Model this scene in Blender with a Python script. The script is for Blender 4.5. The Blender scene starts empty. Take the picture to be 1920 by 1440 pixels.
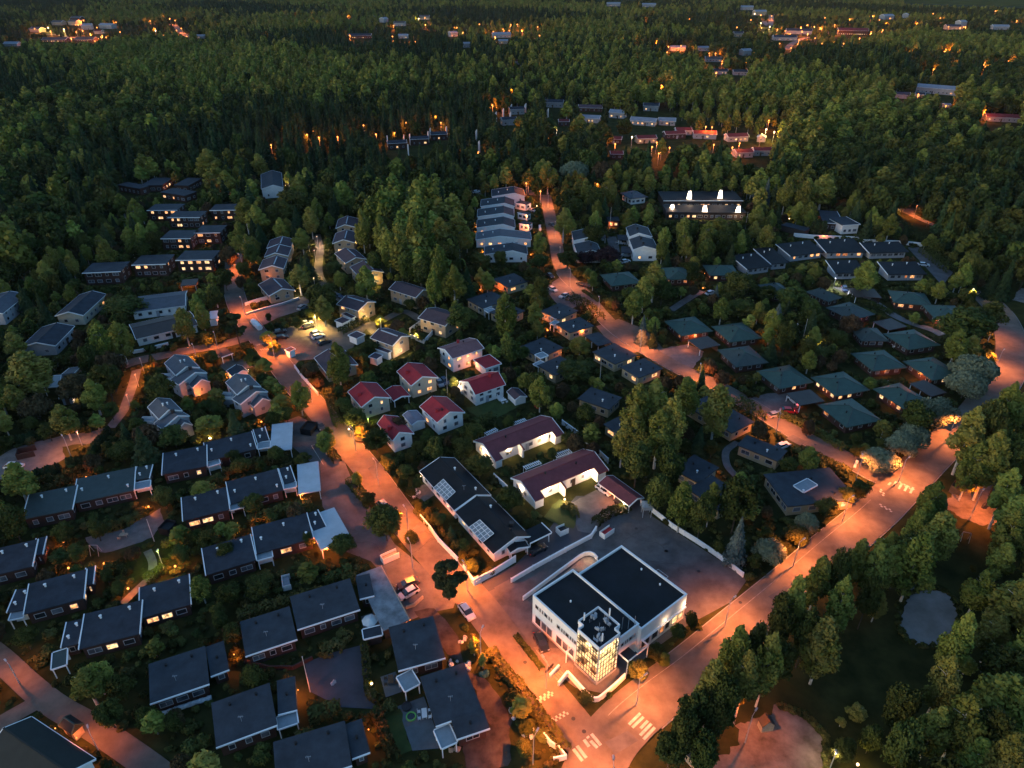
import bpy, math, random
import numpy as np
from mathutils import Vector
PI = math.pi
R = math.radians
random.seed(7)
rng = np.random.default_rng(11)
scene = bpy.context.scene
COL = scene.collection

# ---------------------------------------------------------------- camera, sky, sun, exposure
CAM_H, FPX = 105.0, 1333.0
TH = math.atan(800.0 / FPX)
cam_d = bpy.data.cameras.new('camera')
cam = bpy.data.objects.new('camera', cam_d)
COL.objects.link(cam)
cam_d.sensor_width = 36.0
cam_d.lens = FPX / 1920.0 * 36.0
cam_d.clip_start = 1.0
cam_d.clip_end = 9000.0
cam.location = (0, 0, CAM_H)
cam.rotation_euler = (PI / 2 - TH, 0, 0)
scene.camera = cam

SUN_EL, SUN_AZ = 6.0, -115.0          # elevation, azimuth clockwise from the view direction (+Y)
world = bpy.data.worlds.new('World')
scene.world = world
world.use_nodes = True
nt = world.node_tree
nt.nodes.clear()
sky = nt.nodes.new('ShaderNodeTexSky')
sky.sky_type = 'NISHITA'
sky.sun_disc = False
sky.sun_elevation = R(SUN_EL)
sky.sun_rotation = R(SUN_AZ)
sky.ozone_density = 3.0
bg = nt.nodes.new('ShaderNodeBackground')
bg.inputs['Strength'].default_value = 0.15
wo = nt.nodes.new('ShaderNodeOutputWorld')
nt.links.new(sky.outputs[0], bg.inputs['Color'])
nt.links.new(bg.outputs[0], wo.inputs['Surface'])
sun_d = bpy.data.lights.new('sun', 'SUN')
sun_d.energy = 0.16
sun_d.angle = R(25)
sun_d.color = (1.0, 0.80, 0.58)
sun = bpy.data.objects.new('sun', sun_d)
COL.objects.link(sun)
az = R(SUN_AZ)
sd = Vector((math.sin(az) * math.cos(R(SUN_EL)), math.cos(az) * math.cos(R(SUN_EL)), math.sin(R(SUN_EL))))
sun.rotation_euler = (-sd).to_track_quat('-Z', 'Y').to_euler()
scene.view_settings.view_transform = 'Standard'
scene.view_settings.look = 'None'
scene.view_settings.gamma = 1.0
scene.view_settings.exposure = 1.55
LAMP = 0.43                            # scale of all lamps
scene.render.engine = 'CYCLES'
cy = scene.cycles
cy.use_denoising = True
cy.max_bounces = 4
cy.diffuse_bounces = 2
cy.glossy_bounces = 2
cy.transmission_bounces = 3
cy.transparent_max_bounces = 6
cy.sample_clamp_indirect = 3.0
cy.sample_clamp_direct = 0.0
cy.use_light_tree = True

# ---------------------------------------------------------------- picture point -> place on the ground
CT, ST = math.cos(TH), math.sin(TH)
def G(p, z=0.0):
    x, y = (p[0] - 960) / FPX, (720 - p[1]) / FPX
    rz = -ST + y * CT
    t = (z - CAM_H) / rz
    return Vector((x * t, (CT + y * ST) * t, z))
def P(v):
    d = (v[0], v[1], v[2] - CAM_H)
    dep = d[1] * CT - d[2] * ST
    up = d[1] * ST + d[2] * CT
    return (960 + FPX * d[0] / dep, 720 - FPX * up / dep)
def zone(ox, oy, s):
    return lambda x, y: (ox + x / s, oy + y / s)
F = zone(0, 0, 1)
Z1 = zone(0, 960, 3); Z2 = zone(440, 960, 3); Z3 = zone(860, 960, 3); Z4 = zone(1300, 960, 3)
Z5 = zone(0, 540, 3); Z6 = zone(400, 540, 3); Z7 = zone(840, 540, 3); Z8 = zone(1300, 540, 3)
T1 = zone(0, 0, 3); T2 = zone(640, 0, 3); T3 = zone(1280, 0, 3); T4 = zone(0, 300, 4)
T5 = zone(400, 340, 4); T6 = zone(840, 300, 4); T7 = zone(1200, 300, 4); T8 = zone(1500, 360, 4.236)
Q1 = zone(240, 640, 6.857); Q2 = zone(640, 620, 5.333); Q3 = zone(760, 840, 5.333)
Q4 = zone(860, 750, 5.0526); Q5 = zone(860, 330, 8); Q6 = zone(460, 400, 4.8)
Q7 = zone(860, 490, 5.0526); Q8 = zone(1050, 400, 9.6)
O1 = zone(980, 1000, 6); O2 = zone(1040, 1130, 8); O3 = zone(960, 1220, 6.857)

# ---------------------------------------------------------------- what the vegetation must keep clear of
MW, MH = 960, 720
keep = np.full((MH, MW), -1e9)
foot = []                              # footprints: convex polygons in the world
def fill_mask(poly, val):
    pts = np.array(poly) / 2.0
    x0, x1 = max(0, int(pts[:, 0].min())), min(MW - 1, int(pts[:, 0].max()) + 1)
    y0, y1 = max(0, int(pts[:, 1].min())), min(MH - 1, int(pts[:, 1].max()) + 1)
    if x1 <= x0 or y1 <= y0:
        return
    gx, gy = np.meshgrid(np.arange(x0, x1 + 1) + .5, np.arange(y0, y1 + 1) + .5)
    ins = np.zeros(gx.shape, bool)
    n = len(pts)
    for i in range(n):
        ax, ay = pts[i]; bx, by = pts[(i + 1) % n]
        if ay == by:
            continue
        c = ((ay > gy) != (by > gy)) & (gx < (bx - ax) * (gy - ay) / (by - ay) + ax)
        ins ^= c
    sub = keep[y0:y1 + 1, x0:x1 + 1]
    sub[ins] = np.maximum(sub[ins], val)
def hull(pts):
    pts = sorted(set((round(p[0], 2), round(p[1], 2)) for p in pts))
    if len(pts) < 3:
        return pts
    def half(ps):
        out = []
        for p in ps:
            while len(out) > 1 and (out[-1][0] - out[-2][0]) * (p[1] - out[-2][1]) - (out[-1][1] - out[-2][1]) * (p[0] - out[-2][0]) <= 0:
                out.pop()
            out.append(p)
        return out
    a, b = half(pts), half(pts[::-1])
    return a[:-1] + b[:-1]
def protect(corners, ztop, zbase=0.0, fp=True):
    c = [Vector((p[0], p[1], 0)) for p in corners]
    px = [P((p.x, p.y, ztop)) for p in c] + [P((p.x, p.y, zbase)) for p in c]
    yb = sum(p.y for p in c) / len(c)
    fill_mask(hull(px), yb)
    foot.append(np.array([(p.x, p.y) for p in c]))

# ---------------------------------------------------------------- mesh building
class MB:
    def __init__(s):
        s.v, s.f, s.m = [], [], []
    def face(s, pts, m=0):
        i = len(s.v)
        s.v += [tuple(p) for p in pts]
        s.f.append(tuple(range(i, i + len(pts)))); s.m.append(m)
    def hexa(s, b, t, m=0):            # bottom loop, top loop (same length)
        n = len(b); i = len(s.v)
        s.v += [tuple(p) for p in b] + [tuple(p) for p in t]
        s.f.append(tuple(range(i + n - 1, i - 1, -1))); s.m.append(m)
        s.f.append(tuple(range(i + n, i + 2 * n))); s.m.append(m)
        for k in range(n):
            l = (k + 1) % n
            s.f.append((i + k, i + l, i + n + l, i + n + k)); s.m.append(m)
    def box(s, c, d, ax=None, ay=None, m=0):     # centre of base, dims, axes
        ax = ax or Vector((1, 0, 0)); ay = ay or Vector((0, 1, 0))
        c = Vector(c)
        q = [c + ax * (sx * d[0] / 2) + ay * (sy * d[1] / 2) for sx, sy in ((-1, -1), (1, -1), (1, 1), (-1, 1))]
        s.hexa(q, [p + Vector((0, 0, d[2])) for p in q], m)
    def slab(s, pts, t, m=0):          # top polygon, thickness downwards
        s.hexa([Vector(p) - Vector((0, 0, t)) for p in pts], [Vector(p) for p in pts], m)
    def bar(s, a, b, w, h, m=0):       # beam from a to b, its top line through a and b
        a, b = Vector(a), Vector(b); d = b - a
        h2 = Vector((-d.y, d.x, 0))
        h2 = h2.normalized() * (w / 2) if h2.length > 1e-6 else Vector((w / 2, 0, 0))
        if abs(d.z) > 5 * math.hypot(d.x, d.y):
            s.tube(a, b, w / 2, w / 2, 6, m); return
        dz = Vector((0, 0, h))
        s.hexa([a - h2 - dz, b - h2 - dz, b + h2 - dz, a + h2 - dz], [a - h2, b - h2, b + h2, a + h2], m)
    def tube(s, a, b, r0, r1, n=8, m=0, cap=True):
        a, b = Vector(a), Vector(b); d = (b - a).normalized()
        u = d.orthogonal().normalized(); w = d.cross(u)
        i = len(s.v)
        for c, r in ((a, r0), (b, r1)):
            for k in range(n):
                t = 2 * PI * k / n
                s.v.append(tuple(c + u * (math.cos(t) * r) + w * (math.sin(t) * r)))
        for k in range(n):
            l = (k + 1) % n
            s.f.append((i + k, i + l, i + n + l, i + n + k)); s.m.append(m)
        if cap:
            s.f.append(tuple(range(i + n - 1, i - 1, -1))); s.m.append(m)
            s.f.append(tuple(range(i + n, i + 2 * n))); s.m.append(m)
    def ball(s, c, r, n=8, m=0, sz=1.0):
        c = Vector(c); i = len(s.v); h = n // 2
        for j in range(1, h):
            for k in range(n):
                a, b = PI * j / h, 2 * PI * k / n
                s.v.append((c.x + r * math.sin(a) * math.cos(b), c.y + r * math.sin(a) * math.sin(b), c.z + r * sz * math.cos(a)))
        t = len(s.v); s.v += [(c.x, c.y, c.z + r * sz), (c.x, c.y, c.z - r * sz)]
        for j in range(h - 2):
            for k in range(n):
                l = (k + 1) % n
                s.f.append((i + j * n + k, i + j * n + l, i + (j + 1) * n + l, i + (j + 1) * n + k)); s.m.append(m)
        for k in range(n):
            l = (k + 1) % n
            s.f.append((i + l, i + k, t)); s.m.append(m)
            s.f.append((i + (h - 2) * n + k, i + (h - 2) * n + l, t + 1)); s.m.append(m)
    def build(s, name, mats, parent=None, loc=(0, 0, 0), smooth=False):
        me = bpy.data.meshes.new(name)
        me.from_pydata(s.v, [], s.f)
        if not isinstance(mats, (list, tuple)):
            mats = [mats]
        for m in mats:
            me.materials.append(m)
        if len(mats) > 1:
            me.polygons.foreach_set('material_index', s.m)
        if smooth:
            me.polygons.foreach_set('use_smooth', [True] * len(me.polygons))
        me.update()
        o = bpy.data.objects.new(name, me)
        o.location = loc
        COL.objects.link(o)
        if parent:
            o.parent = parent
        return o
used_labels = set()
def tag(o, label=None, cat=None, group=None, kind=None):
    if label:
        o['label'] = label
    if cat:
        o['category'] = cat
    if group:
        o['group'] = group
    if kind:
        o['kind'] = kind
    return o
def thing(name, label, cat, loc, group=None, rz=0):
    o = bpy.data.objects.new(name, None)
    COL.objects.link(o)
    o.empty_display_size = 0.5
    o.location = (loc[0], loc[1], loc[2] if len(loc) > 2 else 0)
    o.rotation_euler = (0, 0, rz)
    return tag(o, label, cat, group)
def copy_tree(o, parent=None):
    c = o.copy(); COL.objects.link(c); c.parent = parent
    for ch in o.children:
        copy_tree(ch, c)
    return c

# ---------------------------------------------------------------- materials
def mat(name, col, rough=.8, var=.15, scale=1.0, metal=0.0, spec=.3, col2=None, objvar=0.0, bump=0.0, detail=3):
    m = bpy.data.materials.new(name); m.use_nodes = True
    n, l = m.node_tree.nodes, m.node_tree.links
    b = n['Principled BSDF']
    b.inputs['Roughness'].default_value = rough
    b.inputs['Metallic'].default_value = metal
    b.inputs['Specular IOR Level'].default_value = spec
    tc = n.new('ShaderNodeNewGeometry')
    nz = n.new('ShaderNodeTexNoise'); nz.inputs['Scale'].default_value = scale
    nz.inputs['Detail'].default_value = detail; nz.inputs['Roughness'].default_value = .65
    l.new(tc.outputs['Position'], nz.inputs['Vector'])
    rp = n.new('ShaderNodeValToRGB')
    c = Vector(col[:3])
    c2 = Vector(col2[:3]) if col2 else c * (1 + var)
    c1 = c if col2 else c * (1 - var)
    rp.color_ramp.elements[0].position = .32; rp.color_ramp.elements[1].position = .68
    rp.color_ramp.elements[0].color = (*c1, 1); rp.color_ramp.elements[1].color = (*c2, 1)
    l.new(nz.outputs['Fac'], rp.inputs['Fac'])
    out = rp.outputs['Color']
    if objvar:
        oi = n.new('ShaderNodeObjectInfo')
        mr = n.new('ShaderNodeMapRange'); mr.inputs['To Min'].default_value = 1 - objvar; mr.inputs['To Max'].default_value = 1 + objvar
        l.new(oi.outputs['Random'], mr.inputs['Value'])
        hs = n.new('ShaderNodeHueSaturation')
        l.new(out, hs.inputs['Color']); l.new(mr.outputs[0], hs.inputs['Value'])
        mh = n.new('ShaderNodeMapRange'); mh.inputs['To Min'].default_value = .5 + objvar * .09; mh.inputs['To Max'].default_value = .5 - objvar * .09
        ml = n.new('ShaderNodeMath'); ml.operation = 'FRACT'
        mm = n.new('ShaderNodeMath'); mm.operation = 'MULTIPLY'; mm.inputs[1].default_value = 7.31
        l.new(oi.outputs['Random'], mm.inputs[0]); l.new(mm.outputs[0], ml.inputs[0]); l.new(ml.outputs[0], mh.inputs['Value'])
        l.new(mh.outputs[0], hs.inputs['Hue'])
        out = hs.outputs['Color']
    l.new(out, b.inputs['Base Color'])
    if bump:
        bp = n.new('ShaderNodeBump'); bp.inputs['Strength'].default_value = bump; bp.inputs['Distance'].default_value = .1
        l.new(nz.outputs['Fac'], bp.inputs['Height']); l.new(bp.outputs[0], b.inputs['Normal'])
    return m
def emit(name, col, s, sample=False):
    m = bpy.data.materials.new(name); m.use_nodes = True
    n, l = m.node_tree.nodes, m.node_tree.links
    n.remove(n['Principled BSDF'])
    e = n.new('ShaderNodeEmission'); e.inputs['Color'].default_value = (*col, 1); e.inputs['Strength'].default_value = s
    l.new(e.outputs[0], n['Material Output'].inputs['Surface'])
    if not sample:
        m.cycles.emission_sampling = 'NONE'
    return m
def lit_pane(name, col, s):            # a lit room behind glass: brighter and dimmer patches (curtains, furniture)
    m = emit(name, col, s)
    n, l = m.node_tree.nodes, m.node_tree.links
    e = [k for k in n if k.type == 'EMISSION'][0]
    g = n.new('ShaderNodeNewGeometry'); nz = n.new('ShaderNodeTexNoise'); nz.inputs['Scale'].default_value = 1.7
    mr = n.new('ShaderNodeMapRange'); mr.inputs['From Min'].default_value = .35; mr.inputs['From Max'].default_value = .65
    mr.inputs['To Min'].default_value = s * .25; mr.inputs['To Max'].default_value = s * 1.5
    l.new(g.outputs['Position'], nz.inputs['Vector']); l.new(nz.outputs['Fac'], mr.inputs['Value']); l.new(mr.outputs[0], e.inputs['Strength'])
    return m
def banded(name, col, scale, dark=.6, rough=.7, axis='X', rot=0.0, mix=.15):   # boards, seams, roof tiles as lines
    m = mat(name, col, rough, mix, .6)
    n, l = m.node_tree.nodes, m.node_tree.links
    b = n['Principled BSDF']
    src = b.inputs['Base Color'].links[0].from_socket
    g = n.new('ShaderNodeNewGeometry'); mp = n.new('ShaderNodeMapping'); mp.inputs['Rotation'].default_value = (0, 0, rot)
    l.new(g.outputs['Position'], mp.inputs['Vector'])
    w = n.new('ShaderNodeTexWave'); w.bands_direction = axis; w.inputs['Scale'].default_value = scale; w.inputs['Distortion'].default_value = .3
    l.new(mp.outputs[0], w.inputs['Vector'])
    mr = n.new('ShaderNodeMapRange'); mr.inputs['To Min'].default_value = dark; mr.inputs['To Max'].default_value = 1.1
    l.new(w.outputs['Fac'], mr.inputs['Value'])
    hs = n.new('ShaderNodeHueSaturation'); l.new(src, hs.inputs['Color']); l.new(mr.outputs[0], hs.inputs['Value'])
    l.new(hs.outputs[0], b.inputs['Base Color'])
    return m
M = {}
M['white'] = mat('white_plaster', (.78, .78, .76), .85, .06, .8)
M['white_trim'] = mat('white_painted_trim', (.80, .81, .82), .6, .05, 2)
M['white_wood'] = banded('white_boards', (.66, .66, .65), 2.2, .9, .7, 'Z')
M['tan'] = mat('tan_brick', (.42, .31, .20), .9, .12, 3)
M['yellow'] = mat('yellow_brick', (.40, .31, .19), .9, .12, 3)
M['brick'] = mat('red_brick', (.055, .028, .022), .9, .2, 4)
M['brown'] = mat('brown_boards', (.05, .035, .028), .8, .2, 3)
M['greywall'] = mat('grey_plaster', (.33, .35, .38), .9, .08, 1)
M['cream'] = mat('cream_plaster', (.50, .46, .36), .9, .08, 1)
M['r_black'] = mat('black_bitumen', (.0075, .009, .012), .75, .5, .3, detail=5)
M['r_dark'] = mat('dark_bitumen_felt', (.027, .033, .045), .85, .34, .45, detail=6)
M['r_slate'] = mat('slate_blue_felt', (.032, .039, .050), .8, .30, .45, detail=6)
M['r_grey'] = banded('grey_tiles', (.085, .095, .115), 3.0, .75, .7, 'Y')
M['r_light'] = mat('pale_sheet_roof', (.44, .48, .52), .7, .10, .4, detail=6)
M['r_lilac'] = banded('lilac_sheet_roof', (.22, .20, .24), 2.0, .8, .6)
M['r_deep'] = banded('dark_green_grey_tiles', (.020, .027, .026), 2.4, .6, .8, 'X', .75)
M['r_red'] = banded('red_tiles', (.33, .024, .034), 3.2, .72, .75, 'Y', .6)
M['r_maroon'] = banded('maroon_tiles', (.175, .050, .058), 3.0, .78, .85, 'X', .5)
M['r_mauve'] = banded('mauve_tiles', (.20, .10, .105), 3.0, .8, .85, 'X', .5)
M['r_plum'] = banded('plum_brown_tiles', (.082, .056, .066), 3.0, .75, .85, 'Y', .4)
M['r_green'] = banded('green_sheet_roof', (.038, .080, .068), 2.4, .75, .6, 'X', .7)
M['r_greyg'] = banded('grey_green_sheet_roof', (.046, .062, .060), 2.4, .75, .6, 'X', .7)
M['r_brown'] = banded('brown_sheet_roof', (.060, .048, .044), 2.4, .8, .6, 'X', .7)
M['r_farred'] = mat('far_red_tiles', (.12, .022, .022), .8, .2, .4)
M['r_wood'] = banded('weathered_board_deck', (.19, .21, .23), 2.6, .7, .8, 'Y', .25, .35)
M['asphalt'] = mat('asphalt', (.108, .100, .100), .85, .38, .25, detail=8, spec=.25)
M['asphalt2'] = mat('worn_asphalt', (.130, .108, .090), .85, .34, .22, detail=8, spec=.25)
M['asphalt_dark'] = mat('dark_asphalt', (.060, .063, .075), .85, .22, .25, detail=8)
M['gravel'] = mat('gravel', (.135, .13, .13), .95, .25, .5, detail=8)
M['sand'] = mat('sandy_ground', (.19, .165, .15), .95, .42, .55, detail=8)
M['pale_sand'] = mat('pale_sand', (.15, .14, .125), .95, .2, .16, col2=(.30, .285, .27), detail=10)
M['yard_sand'] = mat('trodden_yard_sand', (.055, .045, .035), .95, .2, .22, col2=(.23, .195, .175), detail=10)
M['soil'] = mat('bare_soil', (.030, .024, .020), 1, .2, .5, col2=(.085, .070, .060), detail=9)
M['paving'] = mat('paving', (.16, .14, .13), .9, .2, 1.5)
M['deck'] = banded('deck_boards', (.13, .14, .15), 2.4, .75, .8, 'Y', .3)
M['paint'] = mat('white_road_paint', (.40, .39, .37), .7, .25, 1.2, detail=6)
M['paint_worn'] = mat('worn_road_paint', (.24, .22, .21), .8, .35, 1.2, detail=6)
M['far_wall_shaded'] = mat('far_plaster_forest_shade', (.30, .30, .30), .9, .1, .5)  # white plaster darkened: the forest's shade is put into the colour
M['far_roof_shaded'] = mat('far_sheet_roof_forest_shade', (.20, .23, .27), .8, .1, .4)  # pale roof darkened likewise, shade of the wood painted in
M['kerb'] = mat('granite_kerb', (.26, .25, .25), .8, .15, 2)
M['grass'] = mat('grass', (.016, .021, .007), 1, 0, .22, col2=(.056, .056, .019), detail=10, spec=.02)
M['lawn'] = mat('mown_lawn', (.050, .070, .018), 1, .25, .4, detail=6)
M['field'] = mat('far_field', (.075, .075, .020), 1, .25, .02, spec=0)
M['metal'] = mat('galvanised_metal', (.45, .46, .48), .45, .08, 2, metal=.6)
M['dark_metal'] = mat('dark_metal', (.05, .05, .055), .5, .1, 2, metal=.5)
M['greymetal'] = mat('painted_grey_metal', (.38, .40, .43), .5, .08, 2)
M['black_paint'] = mat('black_paint', (.012, .012, .014), .6, .1, 2)
M['frame'] = mat('white_window_frame', (.42, .42, .43), .5, .04, 2)
M['red_paint'] = mat('red_paint', (.45, .02, .02), .5, .1, 2)
M['wood'] = mat('brown_wood', (.12, .07, .04), .8, .25, 2)
M['palewood'] = mat('pale_wood', (.36, .28, .20), .8, .2, 2)
M['tarp'] = mat('pale_tarpaulin', (.42, .48, .52), .5, .35, 1.4)
M['tarp_green'] = mat('green_tarpaulin', (.05, .14, .11), .5, .3, 1.4)
M['canvas'] = mat('pale_canvas', (.50, .56, .56), .7, .08, 2)
M['rubber'] = mat('tyre_rubber', (.015, .015, .016), .9, .1, 2)
M['carglass'] = mat('car_glass', (.02, .025, .03), .08, .1, 1, spec=.8)
M['polycarb'] = mat('polycarbonate_sheet', (.20, .24, .27), .35, .12, 1)
M['lime'] = mat('lime_plastic', (.18, .45, .10), .5, .1, 1)
for k, c in (('car_white', (.62, .63, .64)), ('car_black', (.012, .013, .016)), ('car_silver', (.30, .32, .34)), ('car_red', (.35, .01, .015)), ('car_blue', (.03, .05, .10)), ('car_dark', (.04, .035, .035))):
    M[k] = mat(k + '_paint', c, .3, .03, 1, spec=.6)
M['pane'] = mat('window_glass_with_blinds', (.035, .045, .06), .25, 0, .35, col2=(.16, .18, .21), spec=.6, detail=1)
M['pane_dark'] = mat('dark_window_glass', (.02, .025, .03), .2, .2, .5, spec=.6)
M['lit'] = lit_pane('lit_window', (1.0, .44, .17), .55)
M['lit_y'] = lit_pane('lit_window_yellow', (1.0, .58, .26), .6)
M['lit_dim'] = lit_pane('dimly_lit_window', (1.0, .34, .12), .22)
M['bulb_o'] = emit('sodium_lamp', (1, .30, .06), 1.6)
M['bulb_w'] = emit('warm_lamp', (1, .62, .30), 3)
M['bulb_c'] = emit('cold_lamp', (.85, .85, 1), 3)
M['bulb_g'] = emit('greenish_lamp', (.75, 1, .18), 3)
M['bulb_r'] = emit('red_lamp', (1, .06, .08), 5)
M['bark'] = mat('brown_bark', (.055, .042, .032), .95, .3, 3)
M['birch'] = mat('birch_bark', (.40, .39, .36), .9, .35, 2.5)
def leafmat(name, c, c2, ov=.35, sc=.35):
    m = mat(name, c, .95, 0, sc, col2=c2, objvar=ov, spec=.1, detail=2)
    return m
M['leaf_birch'] = leafmat('birch_leaves', (0.116, 0.140, 0.027), (0.225, 0.215, 0.046), .38)
M['leaf_broad'] = leafmat('broad_leaves', (0.035, 0.049, 0.013), (0.079, 0.086, 0.021), .35)
M['leaf_spruce'] = leafmat('spruce_needles', (0.022, 0.039, 0.017), (0.043, 0.065, 0.026), .35)
M['leaf_pine'] = leafmat('pine_needles', (0.034, 0.042, 0.017), (0.066, 0.069, 0.026), .25)
M['leaf_willow'] = leafmat('silver_willow_leaves', (.115, .135, .085), (.185, .210, .130), .15)
M['leaf_red'] = leafmat('dark_purple_leaves', (.022, .012, .014), (.040, .020, .022), .2)
M['leaf_rust'] = leafmat('brownish_leaves', (.060, .042, .022), (.090, .060, .030), .2)
M['leaf_bush'] = leafmat('shrub_leaves', (0.040, 0.051, 0.015), (0.094, 0.093, 0.026), .5)
M['leaf_bluespruce'] = leafmat('blue_spruce_needles', (.060, .080, .075), (.095, .120, .110), .1)

LCOL = {'o': (1, .20, .028), 'p': (1, .25, .065), 'w': (1, .64, .36), 'y': (1, .62, .16), 'c': (.9, .9, 1), 'g': (.62, 1, .10), 'r': (1, .12, .07)}
n_lights = [0]
def light(loc, e, c, parent=None, r=.15, spot=None, name='lamp_light'):
    d = bpy.data.lights.new(name, 'SPOT' if spot else 'POINT')
    d.energy = e * LAMP
    d.color = LCOL[c]
    d.shadow_soft_size = r
    if spot:
        d.spot_size = R(spot); d.spot_blend = .7
    o = bpy.data.objects.new(name, d)
    COL.objects.link(o)
    o.location = loc
    if parent:
        o.parent = parent
    n_lights[0] += 1
    return o
# ---------------------------------------------------------------- windows and other house parts
wmesh = {}
def window_mesh(w, h, kind):
    key = (round(w, 1), round(h, 1), kind)
    if key in wmesh:
        return wmesh[key]
    b = MB(); t = .09; w, h = key[0], key[1]
    for x0, x1, z0, z1 in ((-w / 2, w / 2, h - t, h), (-w / 2, w / 2, 0, t), (-w / 2, -w / 2 + t, t, h - t), (w / 2 - t, w / 2, t, h - t)):
        b.hexa([(x0, -.06, z0), (x1, -.06, z0), (x1, 0.02, z0), (x0, .02, z0)], [(x0, -.06, z1), (x1, -.06, z1), (x1, .02, z1), (x0, .02, z1)], 0)
    nm = max(1, int(w / 1.0))
    for k in range(1, nm):
        x = -w / 2 + k * w / nm
        b.hexa([(x - .035, -.05, t), (x + .035, -.05, t), (x + .035, .0, t), (x - .035, 0, t)], [(x - .035, -.05, h - t), (x + .035, -.05, h - t), (x + .035, 0, h - t), (x - .035, 0, h - t)], 0)
    b.face([(-w / 2 + t, -.02, t), (w / 2 - t, -.02, t), (w / 2 - t, -.02, h - t), (-w / 2 + t, -.02, h - t)], 1)
    me = bpy.data.meshes.new('window')
    me.from_pydata(b.v, [], b.f)
    me.materials.append(M['frame']); me.materials.append(M[kind])
    me.polygons.foreach_set('material_index', b.m)
    wmesh[key] = me
    return me
def put_window(root, loc, nrm, w, h, kind='pane', name='window'):
    o = bpy.data.objects.new(name, window_mesh(w, h, kind))
    COL.objects.link(o); o.parent = root
    o.location = loc
    o.rotation_euler = (0, 0, math.atan2(nrm[1], nrm[0]) + PI / 2)
    return o
def door(root, loc, nrm, col='brown'):
    nx, ny = nrm[0], nrm[1]; a = Vector((-ny, nx, 0)); n = Vector((nx, ny, 0))
    b = MB(); b.box(Vector(loc) + n * .03, (1.0, .1, 2.1), a, n)
    o = b.build('door', M[col], root)
    return o
class Fr:                              # a house's own frame: origin, length axis, width axis
    def __init__(s, o, ex, ey):
        s.o = Vector((o[0], o[1], 0)); s.ex = Vector((ex[0], ex[1], 0)).normalized(); s.ey = Vector((ey[0], ey[1], 0)).normalized()
    def w(s, x, y, z=0):               # relative to the origin
        return s.ex * x + s.ey * y + Vector((0, 0, z))
    def a(s, x, y, z=0):
        return s.o + s.w(x, y, z)
def side_windows(root, fr, x0, y0, x1, y1, nrm, z, n, w=1.3, h=1.2, lit=.3, kinds=('lit', 'lit_y'), rnd=random):
    a = fr.w(x0, y0); b = fr.w(x1, y1)
    L = (b - a).length
    if L < w + .6:
        return
    n = max(1, min(n, int(L / (w + .5))))
    for k in range(n):
        t = (k + .5) / n + rnd.uniform(-.06, .06) / n
        p = a.lerp(b, t); p.z = z
        ww = w * rnd.choice((.7, 1, 1, 1.35))
        kd = rnd.choice(kinds) if rnd.random() < lit else rnd.choice(('pane', 'pane', 'pane_dark'))
        put_window(root, p + nrm * .012, nrm, min(ww, L / n - .35), h, kd)
def vent(root, p, kind='white'):
    b = MB()
    if kind == 'white':
        b.tube((0, 0, -.25), (0, 0, .55), .17, .17, 8); b.tube((0, 0, .55), (0, 0, .68), .27, .27, 8)
        return b.build('roof_vent', M['white_trim'], root, p)
    if kind == 'dark':
        b.tube((0, 0, -.25), (0, 0, .40), .17, .17, 8); b.tube((0, 0, .4), (0, 0, .52), .25, .25, 8)
        return b.build('roof_vent', M['black_paint'], root, p)
    if kind == 'chimney':
        b.box((0, 0, -.8), (.75, .6, 1.7)); b.box((0, 0, .9), (.9, .75, .12))
        return b.build('chimney', M['dark_metal'], root, p)
    if kind == 'red':
        b.box((0, 0, -.8), (.75, .6, 1.6)); b.box((0, 0, .8), (.9, .75, .12))
        return b.build('chimney', M['r_red'], root, p)
    if kind == 'aerial':
        b.tube((0, 0, -.2), (0, 0, 1.2), .025, .025, 5)
        b.bar((-.4, 0, 1.15), (.4, .12, 1.15), .03, .03)
        for k in range(4):
            b.bar((-.3 + k * .2, -.2, 1.16), (-.3 + k * .2, .24, 1.16), .02, .02)
        return b.build('aerial', M['greymetal'], root, p)
def wall_lamp(root, p, nrm, e=60, c='w', r=.12, out=.35):
    b = MB(); n = Vector((nrm[0], nrm[1], 0)); p = Vector(p)
    b.ball(p + n * .15, .11, 6)
    b.build('wall_lamp', M['bulb_w' if c in 'wy' else 'bulb_c' if c == 'c' else 'bulb_o'], root)
    light(p + n * out, e, c, root, r)

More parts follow.
